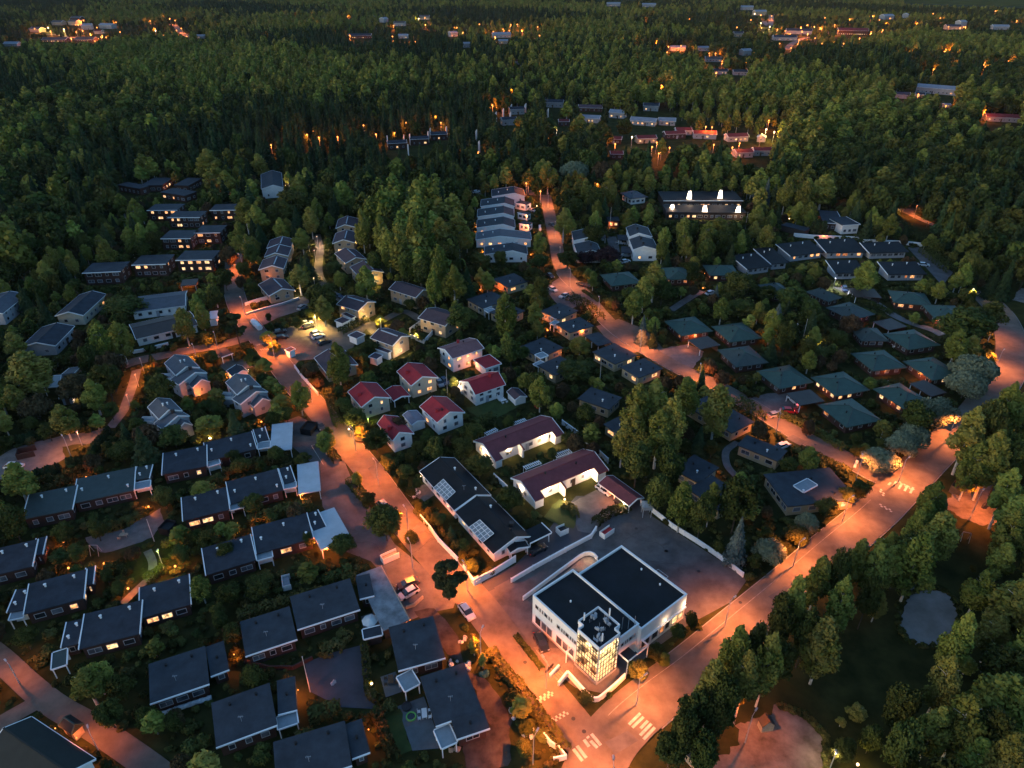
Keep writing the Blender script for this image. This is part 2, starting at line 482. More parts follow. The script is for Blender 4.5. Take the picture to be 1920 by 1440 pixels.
def gable_part(root, fr, L, yR, yL, ze, zr, wall='white', roof='r_red', over=.45, win=1, lit=.3, open_=False,
               recess=None, trim='white_trim', zb=0.0, near=True, yeL=None, kinds=('lit', 'lit_y'), seed=1, endwin=True, ridgecap=True, zprot=0.0):
    """roof and walls of a gabled house; x along the ridge, +y side reaches yR, -y side reaches yL"""
    rnd = random.Random(seed)
    wr, wl = yR - over, yL - over
    H = L / 2; Hw = H - over
    sR = (zr - ze) / yR; sL = (zr - ze) / yL
    zR, zL = zr - sR * wr - .12, zr - sL * wl - .12
    # walls
    b = MB()
    if open_:
        for x in (-Hw + .1, 0, Hw - .1):
            for y in (wr - .1, -wl + .1):
                b2 = MB(); b2.box(fr.w(x, y, zb), (.16, .16, (zR if y > 0 else zL) - zb), fr.ex, fr.ey)
                b2.build('post', M['white_trim'], root)
        b.hexa([fr.w(-Hw, -wl, zb), fr.w(-Hw + .12, -wl, zb), fr.w(-Hw + .12, wr, zb), fr.w(-Hw, wr, zb)],
               [fr.w(-Hw, -wl, zL), fr.w(-Hw + .12, -wl, zL), fr.w(-Hw + .12, wr, zR), fr.w(-Hw, wr, zR)])
        b.build('wall', M[wall], root)
    else:
        yi = wr if not recess else wr * .60
        zi = zr - sR * yi - .12
        lo = [(-wl, zb), (yi, zb), (yi, zi), (0, zr - .12), (-wl, zL)]
        b.hexa([fr.w(-Hw, y, z) for y, z in lo], [fr.w(Hw, y, z) for y, z in lo])
        if recess:
            prev = -Hw
            segs = []
            for f0, f1 in recess:
                segs.append((prev, -H + f0 * L)); prev = -H + f1 * L
            segs.append((prev, Hw))
            for x0, x1 in segs:
                if x1 - x0 > .3:
                    q = [(yi - .01, zb), (wr, zb), (wr, zR), (yi - .01, zi)]
                    b.hexa([fr.w(x0, y, z) for y, z in q], [fr.w(x1, y, z) for y, z in q])
        b.build('wall', M[wall], root)
    # roof
    b = MB(); t = .16
    if recess:
        yr2 = yR * .66; xs = [-H]
        for f0, f1 in recess:
            xs += [-H + f0 * L, -H + f1 * L]
        xs.append(H)
        b.slab([fr.w(-H, 0, zr), fr.w(H, 0, zr), fr.w(H, yr2, zr - sR * yr2), fr.w(-H, yr2, zr - sR * yr2)], t)
        for k in range(0, len(xs), 2):
            x0, x1 = xs[k], xs[k + 1]
            if x1 - x0 > .1:
                b.slab([fr.w(x0, yr2, zr - sR * yr2), fr.w(x1, yr2, zr - sR * yr2), fr.w(x1, yR, ze), fr.w(x0, yR, ze)], t)
    else:
        b.slab([fr.w(-H, 0, zr), fr.w(H, 0, zr), fr.w(H, yR, ze), fr.w(-H, yR, ze)], t)
    b.slab([fr.w(H, 0, zr), fr.w(-H, 0, zr), fr.w(-H, -yL, ze), fr.w(H, -yL, ze)], t)
    ro = b.build('roof', M[roof], root)
    if ridgecap:
        b = MB(); b.bar(fr.w(-H, 0, zr + .07), fr.w(H, 0, zr + .07), .3, .12)
        b.build('ridge_cap', M[roof], ro)
    if trim:
        b = MB()
        for s in (-1, 1):
            x = s * (H + .03)
            b.bar(fr.w(x, 0, zr + .05), fr.w(x, yR, ze + .05), .14, .34)
            b.bar(fr.w(x, 0, zr + .05), fr.w(x, -yL, ze + .05), .14, .34)
        b.build('bargeboard', M[trim], ro)
        b = MB()
        if not recess:
            b.bar(fr.w(-H, yR + .05, ze - .03), fr.w(H, yR + .05, ze - .03), .12, .12)
        b.bar(fr.w(-H, -yL - .05, ze - .03), fr.w(H, -yL - .05, ze - .03), .12, .12)
        b.build('gutter', M[trim], ro)
    # windows
    if win and not open_:
        lv = [1.0 + zb] if win == 1 else [.9 + zb, 3.3 + zb]
        for z in lv:
            if z + 1.2 > min(zR, zL):
                z = max(zb + .3, min(zR, zL) - 1.35)
            n = max(1, int(L / 3.2))
            if recess:
                side_windows(root, fr, -Hw + .5, wr * .60, Hw - .5, wr * .60, fr.ey, z, n, 1.2, 1.1, .35, kinds, rnd)
            else:
                side_windows(root, fr, -Hw + .5, wr, Hw - .5, wr, fr.ey, z, n, 1.2, 1.1, lit, kinds, rnd)
            side_windows(root, fr, -Hw + .5, -wl, Hw - .5, -wl, -fr.ey, z, n, 1.2, 1.1, lit, kinds, rnd)
            if endwin:
                for s in (-1, 1):
                    side_windows(root, fr, s * Hw, -wl + .5, s * Hw, yi - .5, fr.ex * s, z, max(1, int((wl + wr) / 3.6)), 1.2, 1.1, lit, kinds, rnd)
        p = fr.w(rnd.uniform(-.3, .3) * Hw, yi, zb)
        door(root, p, fr.ey, rnd.choice(('brown', 'greywall', 'wood')))
    protect([fr.a(-H, yR), fr.a(H, yR), fr.a(H, -yL), fr.a(-H, -yL)], ze + .3, zprot)
def gable(name, label, r1, r2, eR, eL=None, ze=3.0, zr=4.5, cat='house', group=None, vents=(), ext=0, **k):
    a, b = G(r1, zr), G(r2, zr)
    ex = (b - a); ex.z = 0; L = ex.length; ex.normalize()
    c = (a + b) / 2
    e = G(eR, ze) - a; e.z = 0
    perp = e - ex * e.dot(ex)
    yR = perp.length; ey = perp.normalized()
    if eL:
        e2 = G(eL, ze) - a; e2.z = 0
        yL = abs(e2.dot(ey))
    else:
        yL = yR
    fr = Fr(c, ex, ey)
    root = thing(name, label, cat, (c.x, c.y, 0), group)
    gable_part(root, fr, L, yR, yL, ze, zr, seed=hash_s(label), **k)
    root['_dims'] = (L, yR, yL)
    for v in vents:                    # (fx along, fy across, kind)
        x, y = v[0] * L / 2, v[1]
        y = y * (yR if y > 0 else yL)
        z = zr - (zr - ze) * abs(y) / (yR if y > 0 else yL)
        vent(root, fr.w(x, y, z), v[2])
    return root, fr, L, yR, yL
def hash_s(s):
    h = 7
    for ch in s or '':
        h = (h * 31 + ord(ch)) % 100003
    return h
def rect(A, B, C, z):
    a, b, c = G(A, z), G(B, z), G(C, z)
    ex = b - a; ex.z = 0; L = ex.length; ex.normalize()
    e = c - a; e.z = 0
    perp = e - ex * e.dot(ex); W = perp.length; ey = perp.normalized()
    return a, ex, ey, L, W
def flat_part(root, o, A, B, C, z, wall='brick', roof='r_dark', over=.35, trims='ABCD', win=1, lit=.25, zb=0.0, tilt=0.0,
              open_=False, seed=3, trimmat='white_trim', sides='AB', kinds=('lit', 'lit_y'), th=.22, storeys=None, wallname='wall', roofname='roof'):
    a, ex, ey, L, W = rect(A, B, C, z)
    fr = Fr((o[0], o[1]), ex, ey); off = a - Vector((o[0], o[1], 0)); off.z = 0
    rnd = random.Random(seed)
    def w(x, y, zz):
        v = ex * x + ey * y + off
        return Vector((v.x, v.y, zz))
    zt = lambda y: z + tilt * y / max(W, .1)
    b = MB()
    b.slab([w(0, 0, zt(0)), w(L, 0, zt(0)), w(L, W, zt(W)), w(0, W, zt(W))], th)
    ro = b.build(roofname, M[roof], root)
    if trims and trimmat:
        b = MB(); s = .1
        up = .07
        if 'A' in trims: b.bar(w(0, -s, z + up), w(L, -s, z + up), .16, .26)
        if 'B' in trims: b.bar(w(L + s, 0, z + up), w(L + s, W, zt(W) + up), .18, .28)
        if 'C' in trims: b.bar(w(0, W + s, zt(W) + up), w(L, W + s, zt(W) + up), .16, .26)
        if 'D' in trims: b.bar(w(-s, 0, z + up), w(-s, W, zt(W) + up), .18, .28)
        if b.v:
            b.build('edge_trim', M[trimmat], ro)
    o_ = over
    if open_:
        n = max(2, int(L / 3.5) + 1)
        for k in range(n):
            x = o_ + (L - 2 * o_) * k / (n - 1)
            b = MB(); b.box(w(x, o_, zb), (.15, .15, z - th - zb), ex, ey); b.build('post', M['white_trim'], root)
        b = MB(); q = [w(o_, W - o_ - .12, zb), w(L - o_, W - o_ - .12, zb), w(L - o_, W - o_, zb), w(o_, W - o_, zb)]
        b.hexa(q, [Vector((p.x, p.y, zt(W - o_) - th)) for p in q])
        b.build(wallname, M[wall], root)
    else:
        b = MB(); q = [w(o_, o_, zb), w(L - o_, o_, zb), w(L - o_, W - o_, zb), w(o_, W - o_, zb)]
        tp = [w(o_, o_, zt(o_) - th), w(L - o_, o_, zt(o_) - th), w(L - o_, W - o_, zt(W - o_) - th), w(o_, W - o_, zt(W - o_) - th)]
        b.hexa(q, tp); b.build(wallname, M[wall], root)
        f2 = Fr((0, 0), ex, ey)
        if win:
            zs = [zb + .9] if win == 1 else [zb + .8, zb + 3.3]
            for zz in zs:
                hh = min(1.2, z - th - zz - .15)
                if hh < .4:
                    continue
                def sw(p, q2, nrm, n):
                    La = (q2 - p).length
                    n = max(1, min(n, int(La / 1.9)))
                    for k in range(n):
                        t = (k + .5) / n
                        c = p.lerp(q2, t); ww = rnd.choice((1.0, 1.3, 1.8, 2.2))
                        kd = rnd.choice(kinds) if rnd.random() < lit else rnd.choice(('pane', 'pane', 'pane_dark'))
                        put_window(root, Vector((c.x, c.y, zz)) + nrm * .012, nrm, min(ww, La / n - .4), hh, kd)
                if 'A' in sides: sw(w(o_ + .3, o_, 0), w(L - o_ - .3, o_, 0), -ey, max(2, int(L / 2.8)))
                if 'B' in sides: sw(w(L - o_, o_ + .4, 0), w(L - o_, W - o_ - .4, 0), ex, max(1, int(W / 3.5)))
                if 'D' in sides: sw(w(o_, o_ + .4, 0), w(o_, W - o_ - .4, 0), -ex, max(1, int(W / 3.5)))
                if 'C' in sides: sw(w(o_ + .3, W - o_, 0), w(L - o_ - .3, W - o_, 0), ey, max(1, int(L / 4)))
    cs = [w(0, 0, 0), w(L, 0, 0), w(L, W, 0), w(0, W, 0)]
    protect([(p.x + o[0], p.y + o[1]) for p in cs], z + .1)
    return w, L, W, ex, ey, ro
def centre(A, C, z):
    a, c = G(A, z), G(C, z)
    return ((a.x + c.x) / 2, (a.y + c.y) / 2)
def flat(name, label, segs, z=3.0, cat='house', group=None, vents=None, lamps=(), **k):
    o = centre(segs[0][0], segs[-1][2], z)
    root = thing(name, label, cat, (o[0], o[1], 0), group)
    info = []
    for i, s in enumerate(segs):
        kk = dict(k)
        if len(s) > 3:
            kk.update(s[3])
        zz = kk.pop('z', z); vn = kk.pop('vents', vents)
        w, L, W, ex, ey, ro = flat_part(root, o, s[0], s[1], s[2], zz, seed=hash_s(label) + i, **kk)
        info.append((w, L, W, ex, ey))
        if vn:
            for fx, fy, kd in vn:
                vent(root, w(fx * L, fy * W, zz + kk.get('tilt', 0) * fy), kd)
    for px, zz, nrm, e, c in lamps:
        p = G(px, zz); wall_lamp(root, (p.x - o[0], p.y - o[1], zz), nrm, e, c)
    return root, o, info
def hip(name, label, A, B, C, z=2.7, zr=4.5, roof='r_green', wall='brick', lit=.25, cat='house', group=None, vents=((.35, .45, 'dark'), (.6, .3, 'dark')), over=1.0, win=1):
    a, ex, ey, L, W = rect(A, B, C, z)
    c = a + ex * (L / 2) + ey * (W / 2)
    root = thing(name, label, cat, (c.x, c.y, 0), group)
    fr = Fr(c, ex, ey); hx, hy = L / 2, W / 2
    rl = max(L, W) / 2 - min(L, W) / 2 + .7
    r1, r2 = ((-rl, 0), (rl, 0)) if L > W else ((0, -rl), (0, rl))
    b = MB()
    e = [fr.w(-hx, -hy, z), fr.w(hx, -hy, z), fr.w(hx, hy, z), fr.w(-hx, hy, z)]
    p, q = fr.w(*r1, zr), fr.w(*r2, zr)
    if L > W:
        b.face([e[0], e[1], q, p]); b.face([e[1], e[2], q]); b.face([e[2], e[3], p, q]); b.face([e[3], e[0], p])
    else:
        b.face([e[0], e[1], p]); b.face([e[1], e[2], q, p]); b.face([e[2], e[3], q]); b.face([e[3], e[0], p, q])
    b.slab([x - Vector((0, 0, .003)) for x in e], .2)
    ro = b.build('roof', M[roof], root)
    b = MB()
    near = [(e[0], p), (e[1], q if L > W else p), (e[2], q), (e[3], p if L > W else q), (p, q)]
    for u, v in near:
        b.bar(u + Vector((0, 0, .06)), v + Vector((0, 0, .06)), .22, .09)
    b.build('ridge_cap', M['r_greyg' if roof == 'r_green' else 'r_green'], ro)
    b = MB(); hx2, hy2 = hx - over, hy - over
    qd = [fr.w(-hx2, -hy2), fr.w(hx2, -hy2), fr.w(hx2, hy2), fr.w(-hx2, hy2)]
    b.hexa(qd, [v + Vector((0, 0, z - .2)) for v in qd]); b.build('wall', M[wall], root)
    rnd = random.Random(hash_s(label))
    for x0, y0, x1, y1, n in ((-hx2, -hy2, hx2, -hy2, -ey), (hx2, -hy2, hx2, hy2, ex), (-hx2, -hy2, -hx2, hy2, -ex), (-hx2, hy2, hx2, hy2, ey)):
        side_windows(root, fr, x0, y0, x1, y1, n, .85, 3, 1.3, 1.15, lit, ('lit', 'lit_y', 'lit_dim'), rnd)
    door(root, fr.w(0, -hy2, 0), -ey)
    for fx, fy, kd in vents:
        x, y = (fx - .5) * L, (fy - .5) * W
        t = min(1, min((hx - abs(x)) / min(hx, hy), (hy - abs(y)) / min(hx, hy)))
        vent(root, fr.w(x, y, z + (zr - z) * t), kd)
    protect([fr.a(-hx, -hy), fr.a(hx, -hy), fr.a(hx, hy), fr.a(-hx, hy)], z + .8)
    return root, fr, L, W

# ---------------------------------------------------------------- ground sheets
zlev = [0.0]
def sheet(name, px, m, dz=.004, z=None, world=None, prot=True, smooth=0):
    pts = world or [G(p) for p in px]
    if m in ('sand', 'gravel', 'lawn', 'grass', 'soil', 'pale_sand', 'yard_sand') and name != 'far_field':     # ragged edges where no kerb holds them
        rj = random.Random(hash_s(name) + len(px)); q = []; am = 1.6 if m in ('pale_sand', 'yard_sand') else 1
        for i in range(len(pts)):
            a, c = pts[i], pts[(i + 1) % len(pts)]; n = max(1, int((c - a).length / (1.1 if am == 1 else .5))); d = (c - a).normalized(); ph = rj.uniform(0, 6)
            for k in range(n):
                o = am * (rj.uniform(-.22, .22) + .2 * math.sin(ph + k * .9))
                q.append(a.lerp(c, k / n) + Vector((-d.y, d.x, 0)) * o)
        pts = q
    zlev[0] += dz
    zz = zlev[0] if z is None else z
    b = MB(); b.face([(p[0], p[1], zz) for p in pts])
    o = b.build(name, M[m])
    tag(o, kind='structure')
    if prot:
        fill_mask([P((p[0], p[1], 0)) for p in pts], 1e9)
    return o
def spline(pts, n=6):
    out = []
    for i in range(len(pts) - 1):
        p0, p1, p2, p3 = pts[max(i - 1, 0)], pts[i], pts[i + 1], pts[min(i + 2, len(pts) - 1)]
        for k in range(n):
            t = k / n
            out.append(Vector([.5 * ((2 * p1[j]) + (-p0[j] + p2[j]) * t + (2 * p0[j] - 5 * p1[j] + 4 * p2[j] - p3[j]) * t * t + (-p0[j] + 3 * p1[j] - 3 * p2[j] + p3[j]) * t ** 3) for j in (0, 1)]))
    out.append(Vector(pts[-1][:2]))
    return out
def offs(c, d):
    out = []
    for i, p in enumerate(c):
        t = (c[min(i + 1, len(c) - 1)] - c[max(i - 1, 0)]).normalized()
        out.append(p + Vector((-t.y, t.x)) * d)
    return out
def ribbon(name, px, w, m, kerbs=True, prot=True, n=6, kind='structure', world=None):
    c = spline([tuple(G(p)[:2]) for p in px] if world is None else world, n)
    l, r = offs(c, w / 2), offs(c, -w / 2)
    zlev[0] += .004; z = zlev[0]
    b = MB()
    for i in range(len(c) - 1):
        b.face([(*l[i], z), (*l[i + 1], z), (*r[i + 1], z), (*r[i], z)])
        if prot:
            fill_mask([P((*q, 0)) for q in (l[i], l[i + 1], r[i + 1], r[i])], 1e9)
    me = b.build(name, M[m]); tag(me, kind=kind)
    return c
def line_mark(b, c, off, w, i0, i1, z, dash=0):
    o = offs(c, off); k = i0
    for i in range(i0, i1):
        if dash and (i // dash) % 2:
            continue
        d = (o[i + 1] - o[i]).normalized(); nn = Vector((-d.y, d.x)) * w / 2
        b.face([(*(o[i] + nn), z), (*(o[i + 1] + nn), z), (*(o[i + 1] - nn), z), (*(o[i] - nn), z)])
# ---------------------------------------------------------------- trees
def np_mesh(name, quads, mats, midx=None, extra=None):
    """quads: (n,4,3) array; extra = (verts, faces) appended with material index 1"""
    n = len(quads)
    v = quads.reshape(-1, 3)
    me = bpy.data.meshes.new(name)
    ev, ef = extra if extra else ([], [])
    nv = len(v) + len(ev)
    allv = np.concatenate([v, np.array(ev, dtype=float).reshape(-1, 3)]) if len(ev) else v
    me.vertices.add(nv); me.vertices.foreach_set('co', allv.astype(np.float32).ravel())
    idx = list(range(n * 4)); start = list(range(0, n * 4, 4)); tot = [4] * n
    for f in ef:
        start.append(len(idx)); tot.append(len(f)); idx += [n * 4 + i for i in f]
    me.loops.add(len(idx)); me.loops.foreach_set('vertex_index', idx)
    me.polygons.add(len(start)); me.polygons.foreach_set('loop_start', start); me.polygons.foreach_set('loop_total', tot)
    for m in mats:
        me.materials.append(m)
    if len(ef):
        me.polygons.foreach_set('material_index', [0] * n + [1] * len(ef))
    me.update(calc_edges=True)
    return me
def leaf_quads(c, nrm, s, r):
    """quads centred on c (n,3), facing nrm with jitter, size s (n,)"""
    n = len(c)
    d = nrm + r.normal(0, .55, (n, 3)); d /= np.linalg.norm(d, axis=1)[:, None] + 1e-9
    a = np.cross(d, r.normal(0, 1, (n, 3))); a /= np.linalg.norm(a, axis=1)[:, None] + 1e-9
    b = np.cross(d, a)
    a *= (s * .5)[:, None]; b *= (s * .5 * r.uniform(.6, 1.0, n))[:, None]
    return np.stack([c - a - b * .6, c + a - b, c + a * .7 + b, c - a + b * .8], 1)
def blobs_crown(centres, radii, n, s, r, squash=.8, inner=.55):
    """n leaf clumps spread over the shells of overlapping blobs"""
    w = radii ** 2; pick = r.choice(len(radii), n, p=w / w.sum())
    d = r.normal(0, 1, (n, 3)); d[:, 2] = d[:, 2] * .9 + .25; d /= np.linalg.norm(d, axis=1)[:, None]
    rr = radii[pick] * r.uniform(inner, 1.08, n)
    c = centres[pick] + d * rr[:, None] * np.array([1, 1, squash])
    return leaf_quads(c, d, s * r.uniform(.7, 1.3, n), r)
def crown(kind, h, rad, n, s, seed):
    r = np.random.default_rng(seed)
    if kind == 'birch':
        k = 64; t = r.uniform(0, 1, k) ** .9
        z = h * (.26 + .70 * t)
        pr = np.sin(np.clip(.18 + .86 * t, 0, 1) * PI) ** .75
        a = r.uniform(0, 2 * PI, k); q = rad * .68 * pr * np.sqrt(r.uniform(.1, 1, k))
        c = np.stack([np.cos(a) * q, np.sin(a) * q, z], 1)
        return blobs_crown(c, rad * (.14 + .24 * r.uniform(0, 1, k)) * (.55 + .6 * pr), n, s, r, 1.5)
    if kind in ('broad', 'rust', 'red'):
        k = 46; d = r.normal(0, 1, (k, 3)); d /= np.linalg.norm(d, axis=1)[:, None]
        q = r.uniform(.35, 1, k) ** .6
        c = d * (q * rad * .68)[:, None]; c[:, 2] = h * .56 + d[:, 2] * q * h * .29
        return blobs_crown(c, rad * r.uniform(.16, .40, k), n, s, r, .9, .4)
    if kind == 'willow':
        k = 20; d = r.normal(0, 1, (k, 3)); d[:, 2] = abs(d[:, 2]); d /= np.linalg.norm(d, axis=1)[:, None]
        c = d * (r.uniform(.5, 1, k) * rad * .66)[:, None]; c[:, 2] = h * .40 + d[:, 2] * h * .34 * r.uniform(.6, 1, k)
        return blobs_crown(c, rad * r.uniform(.32, .46, k), n, s, r, .9, .75)
    if kind in ('spruce', 'bluespruce'):
        t = r.uniform(0, 1, n) ** .72                      # 0 at the top
        tier = np.floor(t * 15 + r.uniform(-.2, .2, n)); lean = (t * 15 - tier)
        q = rad * (t * 1.0 + .03) * (.55 + .45 * np.clip(lean, 0, 1)) * np.sqrt(r.uniform(.25, 1, n))
        a = r.uniform(0, 2 * PI, n); lob = 1 + .16 * np.sin(a * 5 + tier * 2.1)
        q *= lob
        c = np.stack([np.cos(a) * q, np.sin(a) * q, h * (1 - .93 * t) - q * .18], 1)
        d = np.stack([np.cos(a), np.sin(a), np.full(n, .9)], 1)
        return leaf_quads(c, d, s * r.uniform(.6, 1.25, n) * (.55 + .6 * t), r)
    if kind == 'pine':
        k = 15; t = r.uniform(0, 1, k)
        a = r.uniform(0, 2 * PI, k); q = rad * .75 * np.sqrt(r.uniform(.1, 1, k)) * (1.1 - .75 * t)
        c = np.stack([np.cos(a) * q, np.sin(a) * q, h * (.45 + .5 * t)], 1)
        return blobs_crown(c, rad * r.uniform(.20, .40, k), n, s, r, .6)
    if kind == 'thuja':
        t = r.uniform(0, 1, n); a = r.uniform(0, 2 * PI, n)
        q = rad * np.minimum(1, (1 - t) * 2.2) ** .7 * r.uniform(.7, 1, n)
        c = np.stack([np.cos(a) * q, np.sin(a) * q, .1 + h * t * .98], 1)
        return leaf_quads(c, np.stack([np.cos(a), np.sin(a), np.full(n, .4)], 1), s * r.uniform(.7, 1.2, n), r)
    if kind == 'bush':
        k = 9; a = r.uniform(0, 2 * PI, k); q = rad * .5 * np.sqrt(r.uniform(0, 1, k))
        c = np.stack([np.cos(a) * q, np.sin(a) * q, h * r.uniform(.35, .62, k)], 1)
        return blobs_crown(c, rad * r.uniform(.35, .55, k), n, s, r, .8)
def trunk_geo(kind, h, rad, seed, parts=6):
    b = MB(); r = random.Random(seed)
    if kind in ('bush', 'thuja'):
        for k in range(3):
            b.tube((0, 0, 0), (r.uniform(-.3, .3) * rad, r.uniform(-.3, .3) * rad, h * .5), .05, .02, 5)
        return b
    r0 = .012 * h + .04
    lx, ly = r.uniform(-.02, .02) * h, r.uniform(-.02, .02) * h
    m1 = (lx * .5, ly * .5, h * .45); m2 = (lx, ly, h * (.93 if 'spruce' in kind or kind == 'birch' else .78))
    b.tube((0, 0, -.1), m1, r0, r0 * .68, 7); b.tube(m1, m2, r0 * .68, r0 * .12, 6)
    for k in range(parts):
        t = r.uniform(.3, .8); a = r.uniform(0, 2 * PI); z = h * (.35 + t * .5)
        l = rad * r.uniform(.30, .55) * (.5 if 'spruce' in kind else 1)
        b.tube((lx * t, ly * t, z), (math.cos(a) * l, math.sin(a) * l, z + (.08 if kind != 'spruce' else -.02) * h), r0 * .34, r0 * .1, 5)
    return b
# prototypes: kind -> (height, radius, leaf material, bark)
KIND = {'birch': (14, 3.0, 'leaf_birch', 'birch'), 'broad': (10, 4.2, 'leaf_broad', 'bark'), 'spruce': (16, 3.0, 'leaf_spruce', 'bark'),
        'pine': (13, 3.8, 'leaf_pine', 'bark'), 'willow': (9, 4.6, 'leaf_willow', 'bark'), 'red': (8, 4.5, 'leaf_red', 'bark'),
        'rust': (7, 3.4, 'leaf_rust', 'bark'), 'thuja': (3, .6, 'leaf_spruce', 'bark'), 'bush': (2.0, 1.7, 'leaf_bush', 'bark'),
        'bluespruce': (10, 3.0, 'leaf_bluespruce', 'bark')}
protoN, protoF = {}, {}
NV = {'birch': 4, 'broad': 4, 'spruce': 3, 'bush': 4}
for kd, (h, rad, lm, bm) in KIND.items():
    for v in range(NV.get(kd, 2)):
        sd_ = hash_s(kd) + v * 17
        hh = h * (1 + .08 * (v - 1)); rr = rad * (1 - .08 * (v - 1))
        nn = {'bush': 900, 'thuja': 420, 'spruce': 4200, 'birch': 6500, 'bluespruce': 4000}.get(kd, 6500)
        ss = {'bush': .34, 'thuja': .26, 'spruce': .62, 'bluespruce': .6, 'willow': .42, 'birch': .38}.get(kd, .40)
        cm = np_mesh('crown', crown(kd, hh, rr, nn, ss, sd_), [M[lm]])
        tb = trunk_geo(kd, hh, rr, sd_)
        tm = bpy.data.meshes.new('trunk'); tm.from_pydata(tb.v, [], tb.f); tm.materials.append(M[bm])
        protoN.setdefault(kd, []).append((cm, tm, hh, rr))
        if kd in ('birch', 'broad', 'spruce', 'bush', 'pine'):
            nf = {'bush': 170}.get(kd, 760); sf = {'bush': .75, 'birch': .95, 'broad': 1.0, 'spruce': 1.25, 'pine': 1.2}[kd]
            tb = trunk_geo(kd, hh, rr, sd_, 0)
            fm = np_mesh('tree', crown(kd, hh, rr, nf, sf, sd_ + 5), [M[lm], M[bm]], extra=(tb.v, tb.f))
            protoF.setdefault(kd, []).append((fm, hh, rr))
NAMES = {'birch': 'birch_tree', 'broad': 'broadleaf_tree', 'spruce': 'spruce_tree', 'pine': 'pine_tree', 'willow': 'willow_tree', 'red': 'purple_leaved_tree',
         'rust': 'ornamental_tree', 'thuja': 'thuja', 'bush': 'bush', 'bluespruce': 'blue_spruce'}
CATS = {'bush': 'bush', 'thuja': 'shrub'}
DESC = {'birch': 'yellow-green birch', 'broad': 'dark broadleaf tree', 'spruce': 'dark pointed spruce',
        'pine': 'dark ragged pine', 'willow': 'silvery rounded willow', 'red': 'purple-leaved tree', 'rust': 'small brownish-leaved tree',
        'thuja': 'slim dark thuja', 'bush': 'rounded green shrub', 'bluespruce': 'blue-grey spruce'}
tree_log = []                          # (kind, x, y, h, px, root) for the labels
def tree(kind, loc, h, rad, rz=None, v=None, group=None, full=True):
    rz = random.uniform(0, 2 * PI) if rz is None else rz
    if full or kind not in protoF:
        pr = protoN[kind]; cm, tm, ph, prd = pr[(v if v is not None else random.randrange(99)) % len(pr)]
        root = bpy.data.objects.new(NAMES[kind], None); COL.objects.link(root)
        root.empty_display_size = .5
        root.location = (loc[0], loc[1], 0)
        root.rotation_euler = (0, 0, rz)
        sx, sz = rad / prd, h / ph
        for nm, me in (('crown', cm), ('trunk', tm)):
            o = bpy.data.objects.new(nm, me); COL.objects.link(o); o.parent = root
            o.scale = (sx, sx, sz)
    else:
        pr = protoF[kind]; fm, ph, prd = pr[(v if v is not None else random.randrange(99)) % len(pr)]
        root = bpy.data.objects.new(NAMES[kind], fm); COL.objects.link(root)
        root.location = (loc[0], loc[1], 0); root.rotation_euler = (0, 0, rz)
        root.scale = (rad / prd, rad / prd, h / ph)
    root['category'] = CATS.get(kind, 'tree')
    if group:
        root['group'] = group
    return root
def top_tree(px, py, wpx, h, kind, v=None):
    """a tree whose tip stands at this place in the photograph, h metres tall"""
    wpx *= {'willow': 1.25, 'birch': 1.08, 'broad': 1.08}.get(kind, 1); g = G((px, py), h * .97)
    d = math.hypot(g.y, CAM_H - h) ; dep = g.y * CT + (CAM_H - h) * ST
    rad = wpx / 2 / (FPX / dep)
    root = tree(kind, g, h, rad, v=v)
    tree_log.append([kind, g.x, g.y, h, rad, root])
    return root
# ================================================================ THE GROUND
b = MB(); b.face([(-6000, -400, 0), (6000, -400, 0), (6000, 9000, 0), (-6000, 9000, 0)])
tag(b.build('ground', M['grass']), kind='structure')
sheet('far_field', [F(1690, -8), F(1700, 6), F(1800, 9), F(2000, 14), F(2000, -20), F(1800, -24)], 'field')
sheet('far_field', [F(-200, -12), F(300, -10), F(300, -20), F(-200, -25)], 'field')

# parking areas, yards and drives first, the streets over them
sheet('parking_area', [F(533, 790), F(560, 780), F(600, 800), F(640, 850), F(660, 900), F(700, 960), F(740, 1020), F(790, 1060), F(860, 1110), F(850, 1140), F(800, 1150), F(765, 1165), F(725, 1085), F(695, 1052), F(650, 1035), F(640, 1000), F(605, 950), F(598, 880), F(545, 835)], 'asphalt')
sheet('side_street', [F(448, 590), F(520, 568), F(575, 555), F(585, 575), F(520, 596), F(470, 622)], 'asphalt')
sheet('parking_area', [F(503, 634), F(545, 612), F(590, 597), F(640, 618), F(670, 600), F(690, 612), F(668, 640), F(655, 665), F(610, 672), F(560, 676), F(545, 700), F(522, 668)], 'asphalt2')
sheet('office_yard', [F(880, 1105), F(900, 1082), F(965, 1062), F(1010, 1020), F(1060, 975), F(1085, 935), F(1125, 915), F(1165, 905), F(1210, 940), F(1218, 965), F(1402, 1085), F(1372, 1128), F(1290, 1172), F(1230, 1215), F(1160, 1280), F(1130, 1300), F(1080, 1290), F(1035, 1258), F(965, 1188)], 'asphalt')
sheet('asphalt_lane', [F(895, 1092), F(965, 1060), F(1015, 1010), F(1045, 972), F(1080, 930), F(1120, 930), F(1118, 975), F(1106, 1000), F(960, 1088), F(905, 1115)], 'asphalt_dark')
sheet('driveway', [Q4(1040, 1000), Q4(1330, 830), Q4(1600, 990), Q4(1300, 1150), Q4(1260, 1260), Q4(1120, 1240), Q4(1110, 1060)], 'gravel')
sheet('courtyard', [Q8(830, 420), Q8(1010, 420), Q8(1060, 600), Q8(1110, 850), Q8(1000, 830), Q8(960, 640), Q8(870, 560)], 'asphalt')
sheet('parking_bay', [F(1020, 540), F(1050, 520), F(1085, 535), F(1100, 565), F(1060, 585), F(1040, 565)], 'asphalt')
sheet('parking_bay', [F(1118, 612), F(1160, 598), F(1210, 618), F(1245, 655), F(1180, 662), F(1140, 640)], 'asphalt2')
